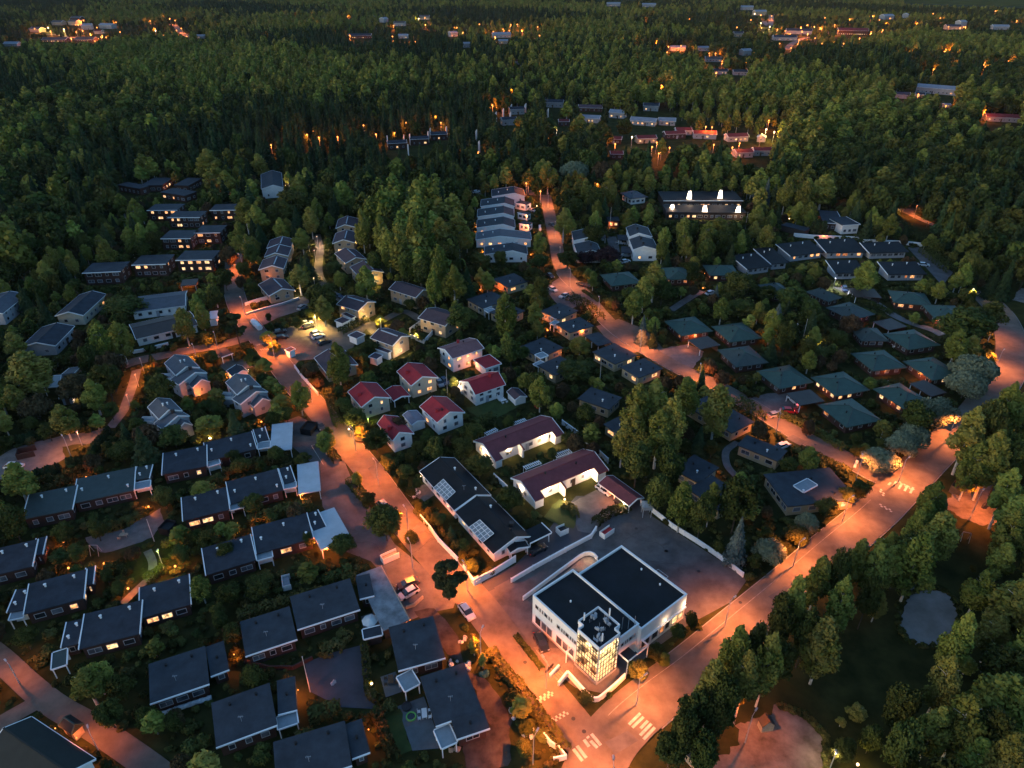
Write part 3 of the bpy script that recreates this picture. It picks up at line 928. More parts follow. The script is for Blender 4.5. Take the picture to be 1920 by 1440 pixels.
sheet('driveway', [F(1235, 655), F(1290, 645), F(1322, 660), F(1300, 690), F(1262, 688)], 'gravel')
sheet('driveway', [F(1385, 752), F(1438, 738), F(1480, 735), F(1505, 757), F(1462, 790), F(1430, 775)], 'asphalt')
sheet('back_street', [T8(850, 440), T8(965, 440), T8(1215, 640), T8(1130, 745), T8(1000, 600)], 'asphalt')
sheet('turning_circle', [T8(1355, 820), T8(1430, 780), T8(1545, 815), T8(1600, 870), T8(1440, 895)], 'sand')
sheet('forest_track', [T8(1690, 860), T8(1740, 760), T8(1860, 780), T8(1860, 900)], 'sand')
sheet('playground_sand', [Z8(1455, 1150), Z8(1560, 1080), Z8(1720, 1100), Z8(1740, 1240), Z8(1700, 1340), Z8(1560, 1320), Z8(1400, 1235)], 'yard_sand')
sheet('gravel_yard', [Z4(250, 1190), Z4(400, 1150), Z4(480, 1090), Z4(620, 1140), Z4(740, 1260), Z4(760, 1500), Z4(60, 1500), Z4(150, 1380), Z4(260, 1310)], 'yard_sand')
cl = []
for k in range(48):
    a = 2 * PI * k / 48; rr = 1 + .05 * math.sin(3 * a + 1) + .02 * math.sin(5 * a)
    cl.append(Z4(1325 + 170 * math.cos(a) * rr, 590 + 160 * math.sin(a) * rr))
sheet('sand_pitch', cl, 'pale_sand')
sheet('footpath', [Z4(1100, 365), Z4(1140, 360), Z4(1270, 420), Z4(1250, 450), Z4(1130, 400)], 'gravel')
sheet('yard', [Z5(80, 900), Z5(340, 832), Z5(470, 815), Z5(600, 785), Z5(625, 800), Z5(515, 872), Z5(350, 895), Z5(372, 960), Z5(160, 1060), Z5(-20, 1080), Z5(-20, 960)], 'gravel')
sheet('driveway', [Z6(50, 405), Z6(225, 400), Z6(245, 440), Z6(85, 480), Z6(40, 445)], 'asphalt2')
sheet('playground', [Z1(480, 150), Z1(700, 95), Z1(830, 20), Z1(900, -20), Z1(925, 60), Z1(860, 140), Z1(700, 205), Z1(560, 232)], 'gravel')
sheet('courtyard', [Z2(395, 850), Z2(560, 790), Z2(735, 745), Z2(755, 1000), Z2(800, 1060), Z2(780, 1110), Z2(600, 1100), Z2(420, 1010)], 'asphalt_dark')
sheet('bare_earth', [Z2(1010, 560), Z2(1130, 540), Z2(1250, 700), Z2(1300, 880), Z2(1440, 960), Z2(1560, 1180), Z2(1540, 1440), Z2(1300, 1500), Z2(1290, 1300), Z2(1440, 1215), Z2(1280, 860), Z2(1190, 800)], 'soil')
sheet('patio', [Z2(915, 1095), Z2(1065, 1040), Z2(1170, 1330), Z2(1000, 1345)], 'deck')
sheet('patio', [Z2(820, 930), Z2(905, 900), Z2(950, 1010), Z2(850, 1045)], 'deck')
sheet('patio', [Z2(710, 590), Z2(800, 560), Z2(830, 650), Z2(730, 680)], 'deck')
sheet('lawn', [Z2(795, 1130), Z2(925, 1110), Z2(1000, 1345), Z2(905, 1400), Z2(850, 1290)], 'lawn')
sheet('forest_road', [T3(350, 1082), T3(435, 1090), T3(440, 1110), T3(400, 1120)], 'asphalt2')
sheet('forest_road', [T8(700, 122), T8(830, 135), T8(975, 120), T8(950, 180), T8(870, 185)], 'sand')
sheet('street', [T6(160, 235), T6(240, 220), T6(300, 235), T6(230, 262)], 'asphalt2')
sheet('street', [T6(575, 225), T6(700, 230), T6(700, 270), T6(600, 265)], 'asphalt2')
sheet('lawn', [Q4(800, 1110), Q4(950, 950), Q4(1080, 1000), Q4(1110, 1110), Q4(1090, 1210), Q4(960, 1200)], 'lawn')
sheet('lawn', [Q2(1250, 780), Q2(1560, 690), Q2(1900, 700), Q2(1560, 870), Q2(1330, 860)], 'lawn')
sheet('brick_paving', [Z3(380, 760), Z3(560, 770), Z3(650, 850), Z3(640, 900), Z3(560, 870), Z3(480, 880), Z3(400, 800)], 'paving')
sheet('brick_paving', [Q3(90, 400), Q3(240, 350), Q3(300, 470), Q3(190, 540), Q3(120, 500)], 'paving')
sheet('verge', [F(1028, 1290), F(1048, 1268), F(1100, 1310), F(1135, 1315), F(1185, 1280), F(1235, 1275), F(1155, 1350), F(1118, 1362), F(1085, 1340)], 'grass', prot=False)

ribbon('footpath', [F(594, 440), F(600, 470), F(597, 510), F(612, 540), F(640, 562), F(680, 596), F(705, 625), F(750, 650)], 3.2, 'asphalt2')
ribbon('footpath', [F(690, 612), F(720, 600), F(760, 585), F(800, 610)], 3.0, 'asphalt2')
ribbon('footpath', [Z5(620, 790), Z5(690, 700), Z5(715, 640), Z5(750, 540), Z5(770, 460)], 2.6, 'gravel')
ribbon('side_street', [Z5(690, 440), Z5(760, 415), Z5(900, 385), Z5(1050, 355), Z5(1200, 330), Z5(1330, 300), Z5(1440, 260)], 5.0, 'asphalt2')
ribbon('footpath', [Z1(690, 520), Z1(760, 450), Z1(840, 370), Z1(860, 290), Z1(830, 220)], 1.6, 'gravel')
ribbon('footpath', [Z8(250, 870), Z8(185, 920), Z8(190, 1000), Z8(240, 1060)], 1.8, 'gravel')
ribbon('asphalt_path', [T7(470, 985), T7(400, 1020), T7(320, 1070), T7(230, 1130)], 2.8, 'asphalt')
ribbon('driveway', [T8(280, 750), T8(420, 810), T8(560, 860), T8(740, 980), T8(900, 1050), T8(1040, 1095), T8(1130, 1140)], 3.4, 'gravel')
ribbon('track', [T8(860, 170), T8(940, 210), T8(1060, 262), T8(1120, 285)], 3.5, 'sand')
ribbon('country_road', [F(-60, 1190), F(0, 1235), F(60, 1290), F(110, 1328), F(170, 1362), F(250, 1415), F(330, 1475)], 3.9, 'asphalt2')
ribbon('driveway', [F(85, 1310), F(40, 1335), F(-30, 1375)], 3.2, 'asphalt2')
ribbon('distant_street', [T1(850, 140), T1(940, 138), T1(985, 145), T1(1010, 175), T1(1060, 210)], 9, 'asphalt2')
ribbon('distant_street', [T3(585, 280), T3(610, 250), T3(650, 228), T3(700, 212), T3(780, 215)], 9, 'asphalt2')
ribbon('distant_street', [T3(455, 120), T3(490, 145), T3(500, 85)], 9, 'sand')
ribbon('distant_street', [T1(200, 200), T1(300, 195), T1(400, 210), T1(430, 215)], 8, 'asphalt2')

streetB = ribbon('main_street', [F(1100, 1475), F(1135, 1400), F(1175, 1352), F(1230, 1305), F(1300, 1252), F(1395, 1172), F(1480, 1100), F(1560, 1030), F(1640, 962), F(1690, 912), F(1760, 842), F(1815, 795), F(1850, 752), F(1882, 712), F(1897, 670), F(1892, 625), F(1876, 590), F(1850, 560)], 8.9, 'asphalt2', n=8)
streetA = ribbon('street', [F(440, 470), F(438, 520), F(442, 560), F(462, 600), F(500, 650), F(545, 710), F(590, 762), F(645, 828), F(692, 885), F(735, 945), F(775, 1000), F(830, 1062), F(893, 1130), F(952, 1207), F(1012, 1285), F(1062, 1347), F(1100, 1395), F(1130, 1430)], 6.7, 'asphalt2', n=8)
streetC = ribbon('side_street', [F(1702, 912), F(1645, 893), F(1570, 852), F(1490, 812), F(1415, 765), F(1340, 722), F(1270, 690), F(1205, 652), F(1160, 622), F(1127, 590), F(1092, 548), F(1062, 518), F(1048, 490), F(1043, 462), F(1035, 425), F(1028, 392), F(1022, 366)], 5.6, 'asphalt2', n=8)
# kerbs: a real step along the carriageways
def kerb(c, w, side, i0, i1):
    o1, o2 = offs(c, side * w / 2), offs(c, side * (w / 2 + .18))
    b = MB()
    for i in range(i0, min(i1, len(c) - 1)):
        b.hexa([(*o1[i], 0), (*o1[i + 1], 0), (*o2[i + 1], 0), (*o2[i], 0)], [(*o1[i], .15), (*o1[i + 1], .15), (*o2[i + 1], .15), (*o2[i], .15)])
    tag(b.build('kerb', M['kerb']), kind='structure')
kerb(streetA, 6.7, 1, 14, 90); kerb(streetA, 6.7, 1, 107, 122); kerb(streetA, 6.7, -1, 14, 44)
kerb(streetB, 8.9, 1, 30, 66); kerb(streetB, 8.9, -1, 20, 130)
kerb(streetC, 5.6, 1, 6, 90); kerb(streetC, 5.6, -1, 6, 44)
# road paint: edge line, crossings, chequered speed humps
zp = zlev[0] + .006
b = MB(); line_mark(b, streetB, 2.6, .12, 14, 66, zp)
tag(b.build('road_line', M['paint_worn']), kind='structure')
def stripes(name, lst, w=.5):
    b = MB()
    for a, c in lst:
        a, c = G(a), G(c); d = (c - a).normalized(); nn = Vector((-d.y, d.x, 0)) * w / 2
        b.face([(p.x, p.y, zp) for p in (a - nn, c - nn, c + nn, a + nn)])
    tag(b.build(name, M['paint']), kind='structure')
stripes('zebra_crossing', [(O3(1020, 1080), O3(1140, 1228)), (O3(1010, 1170), O3(1095, 1260)), (O3(925, 1155), O3(990, 1245)), (O3(965, 1115), O3(985, 1135)), (O3(835, 1235), O3(955, 1390)), (O3(788, 1275), O3(905, 1430))], .52)
stripes('zebra_crossing', [(O3(1648, 815), O3(1502, 960)), (O3(1690, 862), O3(1545, 1000)), (O3(1745, 912), O3(1650, 1010)), (O3(1790, 950), O3(1645, 1100)), (O3(1835, 998), O3(1690, 1150))], .45)
stripes('zebra_crossing', [(Z8(1110 + k * 27, 1098 + k * 9), Z8(1070 + k * 27 + 25, 1082 + k * 9 + 30)) for k in range(2)] + [(Z8(1140 + k * 32, 1092 + k * 11), Z8(1122 + k * 32, 1122 + k * 12)) for k in range(4)], .5)
stripes('parking_line', [(Z6(552, 890), Z6(620, 998)), (Z6(552, 890), Z6(592, 880)), (Z2(590, 60), Z2(640, 130))], .12)
def chequers(p, q, n=10):
    p, q = G(p), G(q); d = (q - p) / n; u = d.normalized(); nn = Vector((-u.y, u.x, 0)) * .42
    b = MB()
    for k in range(n):
        for r_ in (0, 1):
            if (k + r_) % 2 == 0 and (k * 7 + r_ * 3) % 11 != 0:
                a = p + d * k + nn * (r_ * 2 - 1) * .5
                b.face([(v.x, v.y, zp) for v in (a - nn * .5, a + d * .92 - nn * .5, a + d * .92 + nn * .5, a + nn * .5)])
    tag(b.build('speed_hump_marking', M['paint']), kind='structure')
for q in ((O1(250, 430), O1(420, 350), O1(455, 385), O1(290, 470)), (O1(1480, 60), O1(1560, 40), O1(1640, 110), O1(1560, 140)), (Z3(820, 1300), Z3(950, 1235), Z3(1010, 1290), Z3(880, 1370)), (Z3(200, 430), Z3(290, 380), Z3(330, 420), Z3(240, 480)), (Z3(330, 760), Z3(380, 740), Z3(410, 800), Z3(365, 820)),
          (Z2(1040, 60), Z2(1090, 90), Z2(1050, 130), Z2(1000, 100)), (Z8(560, 830), Z8(640, 870), Z8(600, 890), Z8(520, 850)), (Z6(900, 1000), Z6(950, 1060), Z6(910, 1080), Z6(870, 1020)), (Z4(420, 480), Z4(520, 420), Z4(560, 450), Z4(460, 510))):
    sheet('asphalt_patch', q, 'asphalt', z=zlev[0] + .004)
rk = random.Random(8)
for q in (((O1(900, 150), O1(1700, 420)), 5), ((Z3(420, 900), Z3(760, 1260)), 2), ((Z2(700, 200), Z2(1250, 250)), 5), ((Z6(480, 880), Z6(620, 1200)), 5), ((Q6(400, 1000), Q6(700, 1200)), 4)):
    (p_, q_), n = q
    for k in range(n):
        a = G(F(rk.uniform(p_[0], q_[0]), rk.uniform(min(p_[1], q_[1]), max(p_[1], q_[1])))); an = rk.uniform(0, PI); b = MB()
        for j in range(12):
            an += rk.uniform(-.4, .4); c = a + Vector((math.cos(an), math.sin(an), 0)) * .8; nn = Vector((-math.sin(an), math.cos(an), 0)) * .02
            b.face([(v.x, v.y, zp + .002) for v in (a - nn, c - nn, c + nn, a + nn)]); a = c
        tag(b.build('tar_seam', M['black_paint']), kind='structure')
chequers(O3(300, 690), O3(540, 550)); chequers(O3(495, 925), O3(740, 785)); chequers(O3(285, 672), O3(520, 535), 9)
chequers(Z6(235, 328), Z6(290, 312)); chequers(Z6(255, 352), Z6(320, 345))
chequers(Z8(1030, 1215), Z8(1120, 1262), 7); chequers(Z8(1040, 1125), Z8(1075, 1175), 5); chequers(Z8(1140, 1088), Z8(1240, 1142), 8)

# ================================================================ THE OFFICE BUILDING
oL = G(F(999, 1116), 7.1)
aU = R(-50.61); U = Vector((math.cos(aU), math.sin(aU), 0)); V = Vector((-math.sin(aU), math.cos(aU), 0))
off_root = thing('office_building', 'white flat-roofed two-storey office with a lit glass corner tower by the junction', 'office building', (oL.x, oL.y, 0))
ofr = Fr((oL.x, oL.y), U, V)
def obox(b, u0, u1, v0, v1, z0, z1, m=0):
    b.hexa([ofr.w(u0, v0, z0), ofr.w(u1, v0, z0), ofr.w(u1, v1, z0), ofr.w(u0, v1, z0)], [ofr.w(u0, v0, z1), ofr.w(u1, v0, z1), ofr.w(u1, v1, z1), ofr.w(u0, v1, z1)], m)
LU, LV = 16.4, 9.9
def owall(u0, u1, v0, v1, z1, wn, rn, hole=None):
    b = MB(); t = .25
    for a in ((u0, u1, v0, v0 + t), (u0, u1, v1 - t, v1), (u0, u0 + t, v0 + t, v1 - t), (u1 - t, u1, v0 + t, v1 - t)):
        obox(b, *a, 0, z1)
    b.build(wn, M['white'], off_root)
    b = MB(); obox(b, u0 + t, u1 - t, v0 + t, v1 - t, z1 - .6, z1 - .35); b.build(rn, M['r_black'], off_root)
    b = MB()
    for a in ((u0 - .04, u1 + .04, v0 - .04, v0 + t), (u0 - .04, u1 + .04, v1 - t, v1 + .04), (u0 - .04, u0 + t, v0 + t, v1 - t), (u1 - t, u1 + .04, v0 + t, v1 - t)):
        obox(b, *a, z1, z1 + .08)
    b.build('parapet_cap', M['white_trim'], off_root)
# front wing as walls round the tower corner
t = .25
b = MB()
obox(b, 0, 11.6, 0, t, 0, 7.1); obox(b, 0, t, t, LV, 0, 7.1); obox(b, t, LU, LV - t, LV, 0, 7.1); obox(b, LU - t, LU, 5.0, LV - t, 3.0, 7.1); obox(b, LU - 4.2, LU - 4.2 + t, 4.8, LV - t, 0, 3.0)
obox(b, LU - 4.2 + t, LU, 5.0, LV - t, 2.95, 3.0)
b.build('wall', M['white'], off_root)
b = MB(); obox(b, t, 11.6, t, LV - t, 6.5, 6.75); obox(b, 11.6, LU - t, 4.9, LV - t, 6.5, 6.75); b.build('roof', M['r_black'], off_root)
b = MB(); obox(b, -.04, 11.6, -.04, t, 7.1, 7.18); obox(b, -.04, t, t, LV, 7.1, 7.18); obox(b, t, LU + .04, LV - t, LV + .04, 7.1, 7.18); obox(b, LU - t, LU + .04, 5.0, LV - t, 7.1, 7.18)
b.build('parapet_cap', M['white_trim'], off_root)
owall(.9, 17.0, LV + .01, 22.2, 6.3, 'wall', 'roof')
# plinth
b = MB(); obox(b, -.06, 11.6, -.06, 0, 0, .35); obox(b, -.06, 0, 0, LV, 0, .35); b.build('plinth', M['greywall'], off_root)
# shop windows of the left facade and the small windows above
for k, (u, w, kd) in enumerate(((1.6, 1.5, 'pane_dark'), (3.2, 1.4, 'pane'), (4.7, 1.4, 'pane'), (7.2, 1.5, 'pane'), (8.8, 1.4, 'pane'), (10.3, 1.3, 'pane'))):
    put_window(off_root, ofr.w(u, -.012, .75), -V, w, 2.0, kd)
for u, w in ((1.2, .9), (2.1, .4), (2.75, .4), (3.6, .9), (4.5, .4), (5.1, .4), (6.9, .9), (7.8, .4), (8.35, .4), (9.1, .9), (9.95, .4), (10.5, .4), (11.1, .6)):
    put_window(off_root, ofr.w(u, -.012, 4.6), -V, w, .9, 'pane_dark')
for v, w in ((5.9, .8), (6.7, .4), (7.2, .4), (7.95, .8), (8.6, .35), (9.05, .35)):
    put_window(off_root, ofr.w(LU + .012, v, 4.5), U, w, .9, 'pane_dark')
for v, w, kd in ((11.5, 2.2, 'pane_dark'), (14.0, 1.6, 'pane_dark'), (15.9, 1.2, 'lit_dim'), (17.4, 1.2, 'pane_dark'), (19.4, 1.5, 'lit_y'), (21.1, 1.4, 'lit_y')):
    put_window(off_root, ofr.w(17.0 + .012, v, .9), U, w, 2.0, kd)
b = MB(); obox(b, 17.0, 17.35, 10.3, 22.2, 3.1, 3.3); b.build('canopy', M['white_trim'], off_root)
wall_lamp(off_root, ofr.w(17.0, 16.4, 3.9), U, 60, 'w', out=.8); wall_lamp(off_root, ofr.w(17.0, 21.9, 4.2), U, 130, 'w', out=.8)
light(ofr.w(17.5, 19.5, 2.0), 30, 'y', off_root)
# open frame beside the tower on the right (a canopy on posts)
b = MB()
for a in ((LU, LU + 2.1, 5.3, 5.45), (LU + 2.0, LU + 2.15, 5.3, 10.6), (LU, LU + 2.1, 10.45, 10.6)):
    obox(b, *a, 2.9, 3.2)
b.build('canopy_frame', M['white_trim'], off_root)
for v in (5.4, 10.5):
    b = MB(); b.box(ofr.w(LU + 2.05, v, 0), (.14, .14, 2.9), U, V); b.build('post', M['white_trim'], off_root)
b = MB()
for a in ((10.3, 11.9, -1.35, -1.2), (10.3, 10.45, -1.2, 0), ):
    obox(b, *a, 2.9, 3.15)
b.build('canopy_frame', M['white_trim'], off_root)
b = MB(); b.box(ofr.w(10.4, -1.27, 0), (.14, .14, 2.9), U, V); b.build('post', M['white_trim'], off_root)
# glass tower
TU0, TU1, TV0, TV1, TZ = 11.75, 16.75, -.25, 4.55, 9.3
b = MB()
outline = [(TU0 - 1.2, 1.0), (TU0, 1.0), (TU0, TV0), (TU1, TV0), (TU1, TV1), (TU1 - 1.2, TV1), (TU1 - 1.2, TV1 + 1.2), (TU0 - 1.2, TV1 + 1.2)]
pts = outline
b.hexa([ofr.w(u, v, TZ - .75) for u, v in pts], [ofr.w(u, v, TZ - .5) for u, v in pts]); b.build('tower_roof', M['r_black'], off_root)
b = MB()
n = len(pts)
for i in range(n):
    (u0, v0), (u1, v1) = pts[i], pts[(i + 1) % n]
    b.bar(ofr.w(u0, v0, TZ), ofr.w(u1, v1, TZ), .16, .8)
b.build('tower_parapet', M['white_trim'], off_root)
b = MB()                                # solid back walls of the tower
obox(b, TU0 - 1.15, TU0 - .95, 1.0, TV1 + 1.1, 6.7, TZ - .75); obox(b, TU0 - .95, TU1 - 1.2, TV1 + .95, TV1 + 1.15, 6.7, TZ - .75)
obox(b, TU0 - .95, TU0, 1.0, 1.2, 0, TZ - .75); obox(b, TU1 - 1.4, TU1 - 1.2, TV1, TV1 + .95, 3, TZ - .75); obox(b, TU1 - 1.2, TU1, TV1 - .2, TV1, 0, TZ - .75)
obox(b, TU0 - .2, TU0, TV0 + .1, 1.0, 0, TZ - .75)
b.build('tower_wall', M['white'], off_root)
b = MB(); obox(b, TU0 - .2, TU1 + .1, TV0 - .1, TV1, 0, .45); b.build('tower_base', M['greywall'], off_root)
# inside: cream core walls, floors, stair flights, desks seen through the glass
b = MB()
obox(b, TU0 + .01, TU0 + .12, TV0 + .3, TV1 - .2, .45, TZ - .8); obox(b, TU0 + .12, TU1 - .3, TV1 - .5, TV1 - .35, .45, TZ - .8)
b.build('inner_wall', M['cream'], off_root)
b = MB()
for z in (.46, 3.3, 6.1):
    obox(b, TU0 + .13, TU1 - .25, TV0 + .3, TV1 - .55, z, z + (.05 if z < 1 else .25))
b.build('floor', M['cream'], off_root)
for z in (.5, 3.55, 6.35):
    b = MB()
    for k in range(9):
        obox(b, TU0 + 1.2 + k * .26, TU0 + 1.46 + k * .26, TV1 - 1.7, TV1 - .7, z + k * .28, z + .12 + k * .28)
    b.build('stair', M['greywall'], off_root)
    b = MB(); obox(b, TU1 - 2.4, TU1 - 1.2, TV0 + .9, TV0 + 1.6, z, z + .75); obox(b, TU0 + .6, TU0 + 1.2, TV0 + .8, TV0 + 2.2, z, z + 1.5); b.build('furniture', M['wood'], off_root)
def glass_mat():
    m = bpy.data.materials.new('curtain_wall_glass'); m.use_nodes = True
    n, l = m.node_tree.nodes, m.node_tree.links; n.remove(n['Principled BSDF'])
    tr = n.new('ShaderNodeBsdfTransparent'); tr.inputs['Color'].default_value = (.92, .93, .88, 1)
    gl = n.new('ShaderNodeBsdfGlossy'); gl.inputs['Roughness'].default_value = .05
    mx = n.new('ShaderNodeMixShader'); mx.inputs[0].default_value = .04
    l.new(tr.outputs[0], mx.inputs[1]); l.new(gl.outputs[0], mx.inputs[2]); l.new(mx.outputs[0], n['Material Output'].inputs['Surface'])
    return m
M['glass'] = glass_mat()
b = MB(); obox(b, TU0, TU1, TV0 + .02, TV0 + .05, .45, TZ - .8); b.build('glass', M['glass'], off_root)
b = MB(); obox(b, TU1 - .05, TU1 - .02, TV0 + .1, TV1 - .25, .45, TZ - .8); b.build('glass', M['glass'], off_root)
b = MB()
for k in range(9):                      # mullions, left face
    u = TU0 + k * (TU1 - TU0) / 8; obox(b, u - .04, u + .04, TV0 - .05, TV0 + .02, .45, TZ - .8)
for k in range(8):
    v = TV0 + k * (TV1 - TV0) / 7; obox(b, TU1 - .02, TU1 + .05, v - .04, v + .04, .45, TZ - .8)
for k in range(8):
    z = .5 + k * 1.14; tt = .12 if k % 2.5 else .22
    obox(b, TU0, TU1, TV0 - .03, TV0 + .025, z - tt / 2, z + tt / 2); obox(b, TU1 - .025, TU1 + .03, TV0, TV1, z - tt / 2, z + tt / 2)
b.build('glazing_bars', M['dark_metal'], off_root)
b = MB(); b.tube(ofr.w(TU1 - .02, TV0 + .02, .3), ofr.w(TU1 - .02, TV0 + .02, TZ - .1), .13, .13, 8); b.build('corner_column', M['greymetal'], off_root)
for z in (3.2, 6.0, 8.4):
    for u, v in ((TU0 + 1.4, TV0 + 1.2), (TU1 - 1.3, TV0 + 1.2), (TU1 - 1.3, TV1 - 1.6)):
        b = MB(); b.box(ofr.w(u, v, z - .06), (.9, .3, .05), U, V); b.build('ceiling_lamp', M['bulb_w'], off_root)
for z in (2.7, 5.5, 8.0):
    for u, v in ((TU0 + 1.6, TV0 + 1.1), (TU1 - 1.2, TV0 + 1.3), (TU1 - 1.2, TV1 - 1.5)):
        light(ofr.w(u, v, z), {2.7: 360, 5.5: 460, 8.0: 700}[z], 'w', off_root, .25)
# masts and telecom kit on the tower: things that rest on the roof
def antenna(u, v, z0, h, label):
    p = ofr.a(u, v, z0)
    r_ = thing('panel_antenna', label, 'antenna', (p.x, p.y, z0), 'panel antennas on the office tower')
    b = MB(); b.tube((0, 0, 0), (0, 0, h), .05, .05, 6); b.build('mast', M['metal'], r_)
    b = MB(); b.box((.12, 0, h - 1.5), (.22, .34, 1.6)); b.build('panel', M['white_trim'], r_)
antenna(13.6, 5.0, 8.8, 3.0, 'white panel antenna on a mast at the back edge of the tower roof')
antenna(16.0, .9, 8.8, 2.2, 'white panel antenna near the front corner of the tower roof')
antenna(11.1, 1.6, 8.8, 2.2, 'white panel antenna on the left edge of the tower roof')
for i, (u0, v0, u1, v1, lb) in enumerate(((11.3, 2.6, 11.9, 4.3, 'rack of grey telecom boxes along the left side of the tower roof'), (13.0, 4.4, 14.6, 5.0, 'rack of grey telecom boxes at the back of the tower roof'),
                                           (13.4, 2.2, 14.4, 3.1, 'cluster of telecom boxes in the middle of the tower roof'), (14.8, .5, 15.6, 1.7, 'cluster of telecom boxes near the front of the tower roof'))):
    p = ofr.a(u0, v0, 8.8); r_ = thing('telecom_rack', lb, 'telecom equipment', (p.x, p.y, 8.8), 'telecom racks on the office tower')
    f2 = Fr((p.x, p.y), U, V); rr = random.Random(i)
    b = MB(); b.box(f2.w((u1 - u0) / 2, (v1 - v0) / 2, 0), (u1 - u0, v1 - v0, .12), U, V); b.build('frame', M['dark_metal'], r_)
    for k in range(7):
        b = MB(); b.box(f2.w(rr.uniform(0, u1 - u0), rr.uniform(0, v1 - v0), .12), (rr.uniform(.2, .45), rr.uniform(.2, .4), rr.uniform(.2, .75)), U, V); b.build('cabinet', M['greymetal'], r_)
    for k in range(5):
        x, y = rr.uniform(-.3, u1 - u0 + .3), rr.uniform(-.2, v1 - v0 + .2); b = MB(); b.tube(f2.w(x, y, 0), f2.w(x, y, .9), .03, .03, 5); b.build('post', M['metal'], r_)
for k, (u, v) in enumerate(((15.1, 7.0), (15.7, 7.9), (16.1, 9.0))):
    p = ofr.a(u, v, 6.75); b = MB(); b.tube((0, 0, 0), (0, 0, 3.0 - .15 * k), .05, .035, 6)
    tag(b.build('flagpole', M['metal'], None, (p.x, p.y, 6.75)), ['short white flagpole nearest the tower on the office roof', 'middle white flagpole on the office roof', 'white flagpole at the wall between the two office roofs'][k], 'flagpole', 'flagpoles on the office roof')
for u, v, z in ((5.2, 4.4, 6.75), (7.5, 20.6, 5.95), (12.2, 20.4, 5.95)):
    b = MB(); b.tube(ofr.w(u, v, z), ofr.w(u, v, z + .3), .16, .16, 8); b.ball(ofr.w(u, v, z + .3), .2, 8, sz=.5); b.build('roof_vent', M['white_trim'], off_root)
b = MB(); b.bar(ofr.w(9.6, 22.25, 6.3), ofr.w(9.6, 22.9, 6.3), .06, .06); b.bar(ofr.w(12.0, 22.25, 6.3), ofr.w(12.0, 22.9, 6.3), .06, .06); b.bar(ofr.w(9.6, 22.9, 6.3), ofr.w(12.0, 22.9, 6.3), .06, .06); b.build('ladder_rail', M['metal'], off_root)
protect([ofr.a(0, -.3), ofr.a(17, -.3), ofr.a(17, 22.2), ofr.a(0, 22.2)], 7.1)
fill_mask([O2(355, 350), O2(660, 60), O2(990, 380), O2(990, 560), O2(930, 1050), O2(620, 1310), O2(340, 1000)], 84)

# ---------------------------------------------------------------- low walls and fences
def wall_run(name, label, cat, pts, h, t=.2, m='white', cap=True, zb=0.0, posts=0, group=None, world=None):
    w = [G(p) for p in pts] if world is None else world
    o = w[0]
    r_ = thing(name, label, cat, (o.x, o.y, 0), group)
    b = MB()
    for i in range(len(w) - 1):
        b.bar((w[i].x - o.x, w[i].y - o.y, zb + h), (w[i + 1].x - o.x, w[i + 1].y - o.y, zb + h), t, h)
        fill_mask([P((w[i].x, w[i].y, 0)), P((w[i + 1].x, w[i + 1].y, 0)), P((w[i + 1].x, w[i + 1].y, h)), P((w[i].x, w[i].y, h))], min(w[i].y, w[i + 1].y) - .5)
    b.build('panel' if posts else 'wall', M[m], r_)
    if cap:
        b = MB()
        for i in range(len(w) - 1):
            b.bar((w[i].x - o.x, w[i].y - o.y, zb + h + .06), (w[i + 1].x - o.x, w[i + 1].y - o.y, zb + h + .06), t + .12, .055)
        b.build('coping', M['white_trim'], r_)
    if posts:
        L = 0; last = None; acc = 0
        for i in range(len(w) - 1):
            d = w[i + 1] - w[i]; l = d.length; n = max(1, int(l / posts))
            for k in range(n + (i == len(w) - 2)):
                p = w[i] + d * (k / n)
                b = MB(); b.box((p.x - o.x, p.y - o.y, zb), (t + .14, t + .14, h + .12)); b.build('post', M['white_trim'], r_)
    return r_
wall_run('retaining_wall', 'long white wall between the asphalt lane and the office yard', 'wall', [Z3(297, 398), Z3(420, 325), Z3(600, 225), Z3(745, 148), Z3(772, 105)], 1.1, .22, posts=4)
wall_run('ramp_wall', 'curved white ramp parapet along the back of the office', 'wall', [Z3(362, 498), Z3(440, 440), Z3(560, 350), Z3(680, 262), Z3(705, 248), Z3(735, 243), Z3(760, 252), Z3(780, 275)], 1.0, .2)
b = MB(); b.face([(p.x, p.y, zlev[0] + .01) for p in [G(q) for q in (Z3(375, 508), Z3(470, 450), Z3(600, 345), Z3(700, 262), Z3(750, 258), Z3(775, 280), Z3(690, 345), Z3(640, 330), Z3(420, 480))]])
tag(b.build('ramp', M['palewood']), kind='structure')
g_ = G(Z3(690, 310)); light((g_.x, g_.y, 1.6), 50, 'p', None); g_ = G(Z3(735, 285)); light((g_.x, g_.y, 1.4), 60, 'w', None)
wall_run('terrace_wall', 'white curved terrace wall with handrail round the foot of the glass tower', 'wall', [O3(595, 465), O3(712, 318), O3(860, 480), O3(960, 590), O3(1010, 640), O3(1060, 662), O3(1110, 655), O3(1180, 600), O3(1320, 480), O3(1455, 350)], 1.15, .25)
wall_run('stair_wall', 'short white wall beside the entrance steps', 'wall', [O3(485, 360), O3(605, 230)], 1.0, .25)
wall_run('bicycle_rail', 'low dark rail at the kerb beside the entrance steps', 'railing', [O3(430, 300), O3(530, 195)], .8, .08, 'dark_metal', cap=False)
b = MB(); a_, c_ = G(O3(540, 320)), G(O3(620, 400)); d_ = (c_ - a_); n_ = Vector((d_.y, -d_.x, 0)).normalized()
st_o = a_
for k in range(6):
    p = (a_ + c_) / 2 - st_o - n_ * (k * .42 - .6); b.box((p.x, p.y, 0), (d_.length, .42, .14 * (k + 1)), d_.normalized(), n_)
